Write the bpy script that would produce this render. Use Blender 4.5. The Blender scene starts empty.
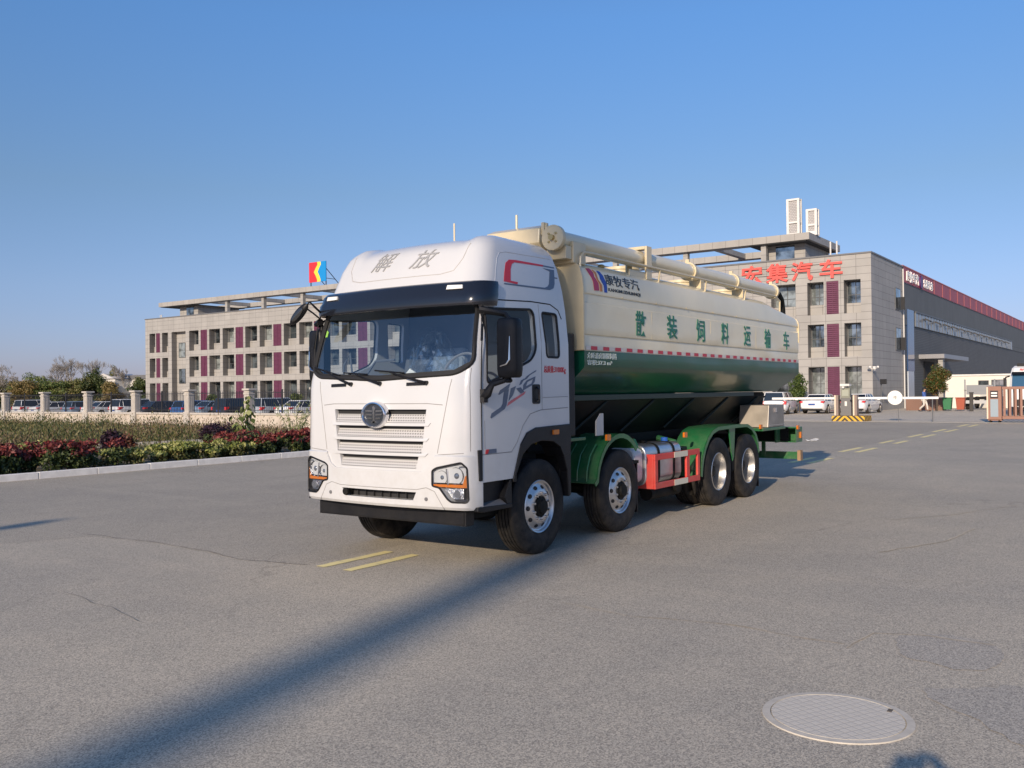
import bpy, bmesh, math, random
import numpy as np
from mathutils import Vector, Matrix, Euler
random.seed(7)
R = math.radians
sc = bpy.context.scene
COL = sc.collection
PI = math.pi

# ------------------------------------------------------------------ camera
# The site frame: x runs along the tanker from its front axle to its rear,
# y runs across it (positive = far side), z is up.
cam_d = bpy.data.cameras.new('camera')
cam_d.sensor_width = 36.0
cam_d.lens = 915.0 / 1024.0 * 36.0
cam_d.clip_start = 0.05
cam_d.clip_end = 6000
cam = bpy.data.objects.new('camera', cam_d)
COL.objects.link(cam)
HEAD = R(35.1); PITCH = R(0.48); ROLL = R(0.66)
fw = Vector((math.cos(HEAD) * math.cos(PITCH), math.sin(HEAD) * math.cos(PITCH), math.sin(PITCH)))
rt = Vector((math.sin(HEAD), -math.cos(HEAD), 0)); up = rt.cross(fw)
rt2 = rt * math.cos(ROLL) - up * math.sin(ROLL)
up2 = up * math.cos(ROLL) + rt * math.sin(ROLL)
M = Matrix((rt2, up2, -fw)).transposed().to_4x4()
M.translation = Vector((-8.57, -6.96, 1.85))
cam.matrix_world = M
sc.camera = cam

# ------------------------------------------------------------------ light
SUN_EL = 20.4
SH_AZ = 12.1                                # direction shadows run, from +x
w = bpy.data.worlds.new('World'); sc.world = w; w.use_nodes = True
nt = w.node_tree
bg = nt.nodes['Background']
sky = nt.nodes.new('ShaderNodeTexSky'); sky.sky_type = 'NISHITA'; sky.sun_disc = False
sky.sun_elevation = R(SUN_EL)
sdir = Vector((-math.cos(R(SH_AZ)), -math.sin(R(SH_AZ)), math.tan(R(SUN_EL)))).normalized()
sky.sun_rotation = math.atan2(sdir.x, sdir.y)
sky.air_density = 1.0; sky.dust_density = 0.5; sky.ozone_density = 6.0
# the real sky that day was evenly blue down to the horizon: soften the pale horizon glow by height
_tc = nt.nodes.new('ShaderNodeTexCoord'); _sp = nt.nodes.new('ShaderNodeSeparateXYZ'); nt.links.new(_tc.outputs['Generated'], _sp.inputs[0])
_cr = nt.nodes.new('ShaderNodeValToRGB'); nt.links.new(_sp.outputs[2], _cr.inputs[0])
_e = _cr.color_ramp.elements; _e[0].position = 0.0; _e[0].color = (.62, .51, .70, 1); _e[1].position = 0.60; _e[1].color = (1, 1, 1, 1)
_x = _e.new(0.11); _x.color = (.80, .64, .68, 1); _x = _e.new(0.21); _x.color = (.86, .72, .66, 1); _x = _e.new(0.375); _x.color = (.86, .93, .96, 1)
_mx = nt.nodes.new('ShaderNodeMix'); _mx.data_type = 'RGBA'; _mx.blend_type = 'MULTIPLY'; _mx.inputs[0].default_value = 1.0
nt.links.new(sky.outputs[0], _mx.inputs[6]); nt.links.new(_cr.outputs[0], _mx.inputs[7])
nt.links.new(_mx.outputs[2], bg.inputs[0]); bg.inputs[1].default_value = 0.127
sl = bpy.data.lights.new('sun', 'SUN'); sl.energy = 3.6; sl.angle = R(0.55); sl.color = (1.0, 0.83, 0.64)
so = bpy.data.objects.new('sun', sl); COL.objects.link(so)
so.rotation_euler = sdir.to_track_quat('Z', 'Y').to_euler(); so.location = (-40, -20, 40)
vs = sc.view_settings
vs.view_transform = 'Standard'; vs.look = 'None'; vs.gamma = 1.0; vs.use_curve_mapping = False
vs.exposure = 0.41
sc.cycles.max_bounces = 8; sc.cycles.transparent_max_bounces = 16

# ------------------------------------------------------------------ materials
MATS = {}
def mat(name, col, rough=0.6, metal=0.0, coat=0.0, noise=0.0, nscale=3.0, bump=0.0, bscale=40.0,
        col2=None, spec=0.5, emit=None, fac=(0.35, 0.65), coord='Object'):
    if name in MATS: return MATS[name]
    m = bpy.data.materials.new(name); m.use_nodes = True
    n = m.node_tree; b = n.nodes['Principled BSDF']
    c = (*col, 1.0)
    b.inputs['Base Color'].default_value = c
    b.inputs['Roughness'].default_value = rough
    b.inputs['Metallic'].default_value = metal
    b.inputs['Coat Weight'].default_value = coat
    b.inputs['Coat Roughness'].default_value = 0.06
    b.inputs['Specular IOR Level'].default_value = spec
    if emit:
        b.inputs['Emission Color'].default_value = (*emit[0], 1); b.inputs['Emission Strength'].default_value = emit[1]
    tc = n.nodes.new('ShaderNodeTexCoord')
    if noise > 0 or col2 is not None:
        t = n.nodes.new('ShaderNodeTexNoise'); t.inputs['Scale'].default_value = nscale
        t.inputs['Detail'].default_value = 5.0
        n.links.new(tc.outputs[coord], t.inputs['Vector'])
        r = n.nodes.new('ShaderNodeMapRange')
        r.inputs[1].default_value = fac[0]; r.inputs[2].default_value = fac[1]
        n.links.new(t.outputs[0], r.inputs[0])
        mx = n.nodes.new('ShaderNodeMix'); mx.data_type = 'RGBA'
        if col2 is None: col2 = tuple(x * (1 - noise) for x in col)
        mx.inputs[6].default_value = c; mx.inputs[7].default_value = (*col2, 1)
        n.links.new(r.outputs[0], mx.inputs[0]); n.links.new(mx.outputs[2], b.inputs['Base Color'])
    if bump > 0:
        t2 = n.nodes.new('ShaderNodeTexNoise'); t2.inputs['Scale'].default_value = bscale; t2.inputs['Detail'].default_value = 4
        n.links.new(tc.outputs[coord], t2.inputs['Vector'])
        bp = n.nodes.new('ShaderNodeBump'); bp.inputs['Strength'].default_value = bump; bp.inputs['Distance'].default_value = 0.02
        n.links.new(t2.outputs[0], bp.inputs['Height']); n.links.new(bp.outputs[0], b.inputs['Normal'])
    MATS[name] = m
    return m

def glass(name, tint=(0.8, 0.9, 0.95), refl=0.12):
    if name in MATS: return MATS[name]
    m = bpy.data.materials.new(name); m.use_nodes = True
    n = m.node_tree; n.nodes.clear()
    o = n.nodes.new('ShaderNodeOutputMaterial'); t = n.nodes.new('ShaderNodeBsdfTransparent')
    t.inputs[0].default_value = (*tint, 1)
    g = n.nodes.new('ShaderNodeBsdfGlossy'); g.inputs['Roughness'].default_value = 0.02
    f = n.nodes.new('ShaderNodeLayerWeight'); f.inputs[0].default_value = .5
    pw_ = n.nodes.new('ShaderNodeMath'); pw_.operation = 'POWER'; pw_.inputs[1].default_value = 5; n.links.new(f.outputs['Facing'], pw_.inputs[0])
    a = n.nodes.new('ShaderNodeMath'); a.operation = 'ADD'; a.inputs[1].default_value = refl; a.use_clamp = True
    n.links.new(pw_.outputs[0], a.inputs[0])
    mx = n.nodes.new('ShaderNodeMixShader'); n.links.new(a.outputs[0], mx.inputs[0])
    n.links.new(t.outputs[0], mx.inputs[1]); n.links.new(g.outputs[0], mx.inputs[2])
    n.links.new(mx.outputs[0], o.inputs[0])
    MATS[name] = m
    return m

def leafmat(name, c1, c2, c3=None, scale=6.0):
    """foliage: colour differs from leaf to leaf"""
    if name in MATS: return MATS[name]
    m = bpy.data.materials.new(name); m.use_nodes = True
    n = m.node_tree; b = n.nodes['Principled BSDF']
    b.inputs['Roughness'].default_value = 0.55
    g = n.nodes.new('ShaderNodeNewGeometry')
    cr = n.nodes.new('ShaderNodeValToRGB')
    e = cr.color_ramp.elements
    e[0].color = (*c1, 1); e[1].color = (*c2, 1); e[0].position = 0.15; e[1].position = 0.6
    if c3: x = e.new(0.9); x.color = (*c3, 1)
    n.links.new(g.outputs['Random Per Island'], cr.inputs[0])
    n.links.new(cr.outputs[0], b.inputs['Base Color'])
    tr = n.nodes.new('ShaderNodeBsdfTranslucent'); n.links.new(cr.outputs[0], tr.inputs[0])
    mx = n.nodes.new('ShaderNodeMixShader'); mx.inputs[0].default_value = 0.25
    n.links.new(b.outputs[0], mx.inputs[1]); n.links.new(tr.outputs[0], mx.inputs[2])
    n.links.new(mx.outputs[0], n.nodes['Material Output'].inputs[0])
    MATS[name] = m
    return m

def cladding(name, col, mortar, bw, bh, ms=0.012, rough=0.55, off=0.0, noise=0.06, metal=0.0, bumpy=0.3):
    """stone or metal sheet cladding, joints by height and by run"""
    if name in MATS: return MATS[name]
    m = bpy.data.materials.new(name); m.use_nodes = True
    n = m.node_tree; b = n.nodes['Principled BSDF']; b.inputs['Roughness'].default_value = rough; b.inputs['Metallic'].default_value = metal
    tc = n.nodes.new('ShaderNodeTexCoord'); sp = n.nodes.new('ShaderNodeSeparateXYZ'); n.links.new(tc.outputs['Object'], sp.inputs[0])
    ad = n.nodes.new('ShaderNodeMath'); n.links.new(sp.outputs[0], ad.inputs[0]); n.links.new(sp.outputs[1], ad.inputs[1])
    cb = n.nodes.new('ShaderNodeCombineXYZ'); n.links.new(ad.outputs[0], cb.inputs[0]); n.links.new(sp.outputs[2], cb.inputs[1])
    br = n.nodes.new('ShaderNodeTexBrick'); n.links.new(cb.outputs[0], br.inputs['Vector'])
    br.offset = off; br.inputs['Scale'].default_value = 1.0
    br.inputs['Brick Width'].default_value = bw; br.inputs['Row Height'].default_value = bh
    br.inputs['Mortar Size'].default_value = ms; br.inputs['Mortar Smooth'].default_value = 0.1
    br.inputs['Color1'].default_value = (*col, 1); br.inputs['Color2'].default_value = (*[c * (1 - noise) for c in col], 1)
    br.inputs['Mortar'].default_value = (*mortar, 1); br.inputs['Bias'].default_value = 0.0
    no = n.nodes.new('ShaderNodeTexNoise'); no.inputs['Scale'].default_value = 0.6; no.inputs['Detail'].default_value = 6
    n.links.new(tc.outputs['Object'], no.inputs['Vector'])
    mr = n.nodes.new('ShaderNodeMapRange'); mr.inputs[1].default_value = .3; mr.inputs[2].default_value = .7; mr.inputs[3].default_value = .88; mr.inputs[4].default_value = 1.06
    n.links.new(no.outputs[0], mr.inputs[0])
    mx = n.nodes.new('ShaderNodeMix'); mx.data_type = 'RGBA'; mx.blend_type = 'MULTIPLY'; mx.inputs[0].default_value = 1
    n.links.new(br.outputs[0], mx.inputs[6]); n.links.new(mr.outputs[0], mx.inputs[7]); n.links.new(mx.outputs[2], b.inputs['Base Color'])
    MATS[name] = m
    return m

WHITE = mat('white_truck_paint', (0.60, 0.605, 0.61), 0.25, coat=0.6, noise=0.05, nscale=1.3, bump=0.02, bscale=3)
BLACK = mat('black_plastic', (0.010, 0.010, 0.012), 0.45, spec=.35, noise=0.3, nscale=8, bump=0.1, bscale=300)
GLOSSBLK = mat('gloss_black', (0.012, 0.014, 0.02), 0.16, coat=0.5)
RUBBERSEAL = mat('rubber_seal', (0.012, 0.012, 0.013), 0.7)
CREAM = mat('cream_tank_paint', (0.80, 0.71, 0.50), 0.3, coat=0.4, noise=0.08, nscale=1.5, bump=0.06, bscale=1.6)
CREAM2 = mat('cream_frame_paint', (0.64, 0.54, 0.35), 0.35, coat=0.3, noise=0.1, nscale=4)
GREEN = mat('green_tank_paint', (0.006, 0.085, 0.048), 0.28, coat=0.25, spec=.4, noise=0.12, nscale=2, bump=0.05, bscale=1.6)
GREEN2 = mat('green_chassis_paint', (0.016, 0.135, 0.046), 0.3, coat=0.3, noise=0.15, nscale=4)
RED = mat('red_guard_paint', (0.62, 0.05, 0.04), 0.45, noise=0.1)
CHASSIS = mat('dark_chassis', (0.005, 0.006, 0.006), 0.7, spec=.25, noise=0.4, nscale=6)
DUST = None
TYRE = mat('tyre_rubber', (0.010, 0.010, 0.011), 0.7, spec=.3, col2=(0.03, 0.026, 0.022), nscale=7, bump=0.35, bscale=70, fac=(.45, .75))
ALU = mat('polished_aluminium', (0.70, 0.70, 0.71), 0.36, metal=.95, noise=0.15, nscale=9)
SILVER = mat('silver_steel_rim', (0.62, 0.60, 0.57), 0.36, metal=0.85, noise=0.15, nscale=9)
TANKALU = mat('fuel_tank_aluminium', (0.62, 0.63, 0.64), 0.34, metal=0.9, noise=0.2, nscale=5)
CHROME = mat('chrome', (0.8, 0.8, 0.82), 0.08, metal=1.0)
AMBER = mat('amber_lens', (0.62, 0.17, 0.015), 0.2, coat=0.6)
REDLENS = mat('red_lens', (0.6, 0.02, 0.015), 0.2, coat=0.6)
CLEAR = glass('clear_lens', (0.92, 0.94, 0.96), 0.06)
WSGLASS = glass('windscreen_glass', (0.82, 0.90, 0.95), 0.17)
SIDEGLASS = glass('side_glass', (0.84, 0.88, 0.90), 0.05)
GREYDECAL = mat('grey_decal', (0.10, 0.13, 0.19), 0.35)
REDDECAL = mat('red_decal', (0.62, 0.02, 0.03), 0.35)
LTGREY = mat('light_grey_decal', (0.34, 0.34, 0.34), 0.4)

def dusty(m, ztop, col=(.34, .29, .22), amt=.55, scale=5.0):
    """dried road dust on the lower part of a painted surface, patchy"""
    n = m.node_tree; b = n.nodes['Principled BSDF']
    g = n.nodes.new('ShaderNodeNewGeometry'); sp = n.nodes.new('ShaderNodeSeparateXYZ'); n.links.new(g.outputs['Position'], sp.inputs[0])
    mr = n.nodes.new('ShaderNodeMapRange'); mr.inputs[1].default_value = ztop; mr.inputs[2].default_value = .1; mr.inputs[3].default_value = 0; mr.inputs[4].default_value = amt; n.links.new(sp.outputs[2], mr.inputs[0])
    no = n.nodes.new('ShaderNodeTexNoise'); no.inputs['Scale'].default_value = scale; no.inputs['Detail'].default_value = 8; no.inputs['Roughness'].default_value = .7; n.links.new(g.outputs['Position'], no.inputs['Vector'])
    m2 = n.nodes.new('ShaderNodeMapRange'); m2.inputs[1].default_value = .38; m2.inputs[2].default_value = .68; n.links.new(no.outputs[0], m2.inputs[0])
    mu = n.nodes.new('ShaderNodeMath'); mu.operation = 'MULTIPLY'; n.links.new(mr.outputs[0], mu.inputs[0]); n.links.new(m2.outputs[0], mu.inputs[1])
    mx = n.nodes.new('ShaderNodeMix'); mx.data_type = 'RGBA'; n.links.new(mu.outputs[0], mx.inputs[0])
    src = b.inputs['Base Color'].links[0].from_socket if b.inputs['Base Color'].links else None
    if src: n.links.new(src, mx.inputs[6])
    else: mx.inputs[6].default_value = b.inputs['Base Color'].default_value
    mx.inputs[7].default_value = (*col, 1); n.links.new(mx.outputs[2], b.inputs['Base Color'])
dusty(WHITE, 1.5, amt=.35, scale=7); dusty(GREEN2, 1.5, amt=.4); dusty(RED, 1.2, amt=.35); dusty(TYRE, .7, (.12, .10, .08), .45, 9)
dusty(BLACK, .8, (.08, .07, .055), .3); dusty(CHASSIS, 1.2, (.05, .042, .032), .6); dusty(CREAM, 6.5, (.50, .43, .30), .35, 1.6)

# ------------------------------------------------------------------ mesh helpers
class MB:
    def __init__(s): s.v = []; s.f = []; s.m = []; s.mi = 0
    def add(s, vs, fs):
        o = len(s.v); s.v += [tuple(p) for p in vs]; s.f += [tuple(i + o for i in f) for f in fs]; s.m += [s.mi] * len(fs); return s
    def box(s, x0, x1, y0, y1, z0, z1):
        v = [(x, y, z) for x in (x0, x1) for y in (y0, y1) for z in (z0, z1)]
        return s.add(v, [(0, 1, 3, 2), (4, 6, 7, 5), (0, 4, 5, 1), (2, 3, 7, 6), (0, 2, 6, 4), (1, 5, 7, 3)])
    def obox(s, c, sx, sy, sz, rz=0, rx=0, ry=0):
        m = Euler((rx, ry, rz)).to_matrix(); c = Vector(c)
        v = [c + m @ Vector((x * sx / 2, y * sy / 2, z * sz / 2)) for x in (-1, 1) for y in (-1, 1) for z in (-1, 1)]
        return s.add(v, [(0, 1, 3, 2), (4, 6, 7, 5), (0, 4, 5, 1), (2, 3, 7, 6), (0, 2, 6, 4), (1, 5, 7, 3)])
    def prism(s, poly, ax, a, b):
        """poly: 2-D outline (x,z) for ax='y', (y,z) for ax='x', (x,y) for ax='z'"""
        def P(u, v, t):
            return (u, t, v) if ax == 'y' else ((t, u, v) if ax == 'x' else (u, v, t))
        n = len(poly); v = [P(*p, a) for p in poly] + [P(*p, b) for p in poly]
        f = [tuple(range(n)), tuple(range(2 * n - 1, n - 1, -1))] + [(i, i + n, (i + 1) % n + n, (i + 1) % n) for i in range(n)]
        return s.add(v, f)
    def cyl(s, p0, p1, r0, r1=None, n=16, caps=True):
        r1 = r0 if r1 is None else r1
        p0 = Vector(p0); p1 = Vector(p1); d = (p1 - p0).normalized()
        a = d.orthogonal().normalized(); b = d.cross(a)
        v = []
        for p, r in ((p0, r0), (p1, r1)):
            v += [p + (a * math.cos(t) + b * math.sin(t)) * r for t in [2 * PI * i / n for i in range(n)]]
        f = [(i, (i + 1) % n, (i + 1) % n + n, i + n) for i in range(n)]
        if caps: f += [tuple(range(n - 1, -1, -1)), tuple(range(n, 2 * n))]
        return s.add(v, f)
    def tube(s, pts, r, n=8, closed=False):
        pts = [Vector(p) for p in pts]; k = len(pts); rs = r if isinstance(r, (list, tuple)) else [r] * k
        v = []; ref = None
        for i, p in enumerate(pts):
            if closed: d = pts[(i + 1) % k] - pts[i - 1]
            else: d = pts[min(i + 1, k - 1)] - pts[max(i - 1, 0)]
            d = d.normalized()
            if ref is None: a = d.orthogonal().normalized()
            else:
                a = (ref - d * ref.dot(d)); a = a.normalized() if a.length > 1e-6 else d.orthogonal().normalized()
            ref = a; b = d.cross(a)
            v += [p + (a * math.cos(t) + b * math.sin(t)) * rs[i] for t in [2 * PI * j / n for j in range(n)]]
        f = []
        for i in range(k if closed else k - 1):
            o = i * n; q = ((i + 1) % k) * n
            f += [(o + j, o + (j + 1) % n, q + (j + 1) % n, q + j) for j in range(n)]
        if not closed: f += [tuple(range(n - 1, -1, -1)), tuple(range((k - 1) * n, k * n))]
        return s.add(v, f)
    def lathe(s, prof, n=32, axis='y', c=(0, 0, 0), closed=False):
        """prof: list of (radius, along-axis)"""
        v = []
        for i in range(n):
            t = 2 * PI * i / n
            for r, h in prof:
                if axis == 'y': v.append((c[0] + r * math.cos(t), c[1] + h, c[2] + r * math.sin(t)))
                elif axis == 'z': v.append((c[0] + r * math.cos(t), c[1] + r * math.sin(t), c[2] + h))
                else: v.append((c[0] + h, c[1] + r * math.cos(t), c[2] + r * math.sin(t)))
        k = len(prof); f = []
        for i in range(n):
            o = i * k; q = ((i + 1) % n) * k
            for j in range(k if closed else k - 1):
                f.append((o + j, o + (j + 1) % k, q + (j + 1) % k, q + j))
        return s.add(v, f)
    def loft(s, rings, cap=True, closed=True):
        n = len(rings[0]); v = [p for r in rings for p in r]; f = []
        for i in range(len(rings) - 1):
            for j in range(n if closed else n - 1):
                a = i * n + j; b = i * n + (j + 1) % n
                f.append((a, b, b + n, a + n))
        if cap: f += [tuple(range(n - 1, -1, -1)), tuple(range((len(rings) - 1) * n, len(rings) * n))]
        return s.add(v, f)
    def sphere(s, c, r, sc=(1, 1, 1), n=12, m=8):
        rings = []
        for i in range(1, m):
            t = PI * i / m
            rings.append([(c[0] + sc[0] * r * math.sin(t) * math.cos(2 * PI * j / n), c[1] + sc[1] * r * math.sin(t) * math.sin(2 * PI * j / n), c[2] - sc[2] * r * math.cos(t)) for j in range(n)])
        s.loft(rings, cap=True)
        return s
    def build(s, name, mats, parent=None, smooth=False, bevel=0.0, seg=2, label=None):
        me = bpy.data.meshes.new(name); me.from_pydata(s.v, [], s.f); me.update()
        bm = bmesh.new(); bm.from_mesh(me); bmesh.ops.recalc_face_normals(bm, faces=bm.faces); bm.to_mesh(me); bm.free()
        if not isinstance(mats, (list, tuple)): mats = [mats]
        for m in mats: me.materials.append(m)
        if len(mats) > 1: me.polygons.foreach_set('material_index', s.m)
        return mk(name, me, parent, smooth, bevel, seg, label)

def mk(name, me, parent=None, smooth=False, bevel=0.0, seg=2, label=None):
    o = bpy.data.objects.new(name, me); COL.objects.link(o)
    if smooth:
        me.polygons.foreach_set('use_smooth', [True] * len(me.polygons))
        try: me.set_sharp_from_angle(angle=R(smooth if smooth is not True else 35))
        except Exception: pass
    if bevel > 0:
        b = o.modifiers.new('bevel', 'BEVEL'); b.width = bevel; b.segments = seg; b.limit_method = 'ANGLE'; b.angle_limit = R(40)
        b.harden_normals = False
    if parent is not None: o.parent = parent
    if label: o['label'] = label
    return o

def tag(o, label, cat, group=None):
    o['label'] = label; o['category'] = cat
    if group: o['group'] = group
    return o
def struct(o): o['kind'] = 'structure'; return o
def stuff(o, label, cat): o['kind'] = 'stuff'; o['label'] = label; o['category'] = cat; return o
def thing(name, loc, label, cat, group=None, rz=0, sc_=1):
    o = bpy.data.objects.new(name, None); COL.objects.link(o); o.location = loc; o.rotation_euler = (0, 0, rz)
    o.empty_display_size = 0.3
    o.scale = (sc_,) * 3
    return tag(o, label, cat, group)
KIDS = {}
def copy_tree(o, parent=None):
    c = o.copy(); COL.objects.link(c); c.parent = parent
    for ch in [x for x in ALLOBJ() if x.parent == o]: copy_tree(ch, c)
    return c
def ALLOBJ(): return list(COL.objects)

def boolean(base_me, cutters, op='DIFFERENCE'):
    """exact boolean of mesh with list of meshes, returns a new mesh"""
    o = bpy.data.objects.new('tmp_base', base_me); COL.objects.link(o)
    tmp = []
    for c in cutters:
        k = bpy.data.objects.new('tmp_cut', c); COL.objects.link(k); tmp.append(k)
        m = o.modifiers.new('b', 'BOOLEAN'); m.operation = op; m.solver = 'EXACT'; m.object = k
    dg = bpy.context.evaluated_depsgraph_get(); dg.update()
    me = bpy.data.meshes.new_from_object(o.evaluated_get(dg))
    for k in tmp + [o]: bpy.data.objects.remove(k)
    return me
def mesh_of(mb):
    me = bpy.data.meshes.new('m'); me.from_pydata(mb.v, [], mb.f)
    bm = bmesh.new(); bm.from_mesh(me); bmesh.ops.recalc_face_normals(bm, faces=bm.faces); bm.to_mesh(me); bm.free()
    return me

def rnd_poly(pts, r, n=4):
    """round the corners of a 2-D polygon"""
    out = []; k = len(pts)
    for i in range(k):
        p = Vector(pts[i]); a = Vector(pts[i - 1]); b = Vector(pts[(i + 1) % k])
        da = (a - p); db = (b - p); q = min(r, da.length * .45, db.length * .45)
        s = p + da.normalized() * q; e = p + db.normalized() * q
        for j in range(n + 1):
            t = j / n; out.append(tuple(s * (1 - t) ** 2 + p * 2 * t * (1 - t) + e * t * t))
    return out

def flat(outline, holes=(), cu=(), cv=()):
    """triangulated 2-D polygon cut along u = cu and v = cv; returns (verts2d, faces)"""
    bm = bmesh.new(); edges = []
    for loop in [outline] + list(holes):
        vv = [bm.verts.new((p[0], p[1], 0)) for p in loop]
        for i in range(len(vv)): edges.append(bm.edges.new((vv[i], vv[(i + 1) % len(vv)])))
    bmesh.ops.triangle_fill(bm, edges=edges, use_beauty=True, use_dissolve=False, normal=(0, 0, 1))
    for c in cu: bmesh.ops.bisect_plane(bm, geom=bm.verts[:] + bm.edges[:] + bm.faces[:], plane_co=(c, 0, 0), plane_no=(1, 0, 0))
    for c in cv: bmesh.ops.bisect_plane(bm, geom=bm.verts[:] + bm.edges[:] + bm.faces[:], plane_co=(0, c, 0), plane_no=(0, 1, 0))
    bm.verts.index_update()
    v = [tuple(x.co[:2]) for x in bm.verts]; f = [tuple(y.index for y in x.verts) for x in bm.faces]
    bm.free(); return v, f
def patch(mb, outline, mapfn, off0, off1, holes=(), cu=(), cv=()):
    """a thin shell over a surface; mapfn(u, v, off) -> xyz"""
    v, f = flat(outline, holes, cu, cv)
    shell(mb, v, f, mapfn, off0, off1)
def shell(mb, v, f, mapfn, off0, off1):
    n = len(v); cnt = {}
    for q in f:
        for i in range(len(q)):
            e = (q[i], q[(i + 1) % len(q)]); cnt[e] = cnt.get(e, 0) + 1
    V = [mapfn(a, b, off1) for a, b in v] + [mapfn(a, b, off0) for a, b in v]
    F = [tuple(q) for q in f] + [tuple(i + n for i in reversed(q)) for q in f]
    for (a, b) in cnt:
        if (b, a) not in cnt: F.append((a, b, b + n, a + n))
    mb.add(V, F)

def text2d(body, size=1.0, shear=0.0, bold=0.0, sx=1.0):
    """flat text as (verts2d, faces), left-bottom at 0,0"""
    c = bpy.data.curves.new('t', 'FONT'); c.body = body; c.size = 1.0; c.shear = shear; c.offset = bold
    c.resolution_u = 3; c.fill_mode = 'FRONT'
    o = bpy.data.objects.new('t', c); COL.objects.link(o); dg = bpy.context.evaluated_depsgraph_get(); dg.update()
    me = bpy.data.meshes.new_from_object(o.evaluated_get(dg)); bpy.data.objects.remove(o)
    bm = bmesh.new(); bm.from_mesh(me); bmesh.ops.remove_doubles(bm, verts=bm.verts, dist=1e-5)
    bmesh.ops.dissolve_degenerate(bm, edges=bm.edges, dist=1e-5); bm.verts.index_update()
    v = [tuple(x.co[:2]) for x in bm.verts]; f = [tuple(y.index for y in x.verts) for x in bm.faces]; bm.free()
    bpy.data.meshes.remove(me)
    x0 = min(p[0] for p in v); x1 = max(p[0] for p in v); y0 = min(p[1] for p in v); y1 = max(p[1] for p in v)
    return v, f, (x0, x1, y0, y1)
def textfit(mb, body, u0, u1, v0, v1, mapfn, off0, off1, shear=0.0, bold=0.0):
    """text squeezed into the box u0..u1, v0..v1 of a surface"""
    v, f, (x0, x1, y0, y1) = text2d(body, shear=shear, bold=bold)
    vv = [(u0 + (p[0] - x0) / (x1 - x0) * (u1 - u0), v0 + (p[1] - y0) / (y1 - y0) * (v1 - v0)) for p in v]
    if (u1 - u0) * (v1 - v0) < 0: f = [tuple(reversed(q)) for q in f]
    shell(mb, vv, f, mapfn, off0, off1)

def lerp_tab(tab, z):
    if z <= tab[0][0]: return tab[0][1]
    for (a, p), (b, q) in zip(tab, tab[1:]):
        if z <= b: return p + (q - p) * (z - a) / (b - a)
    return tab[-1][1]

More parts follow.
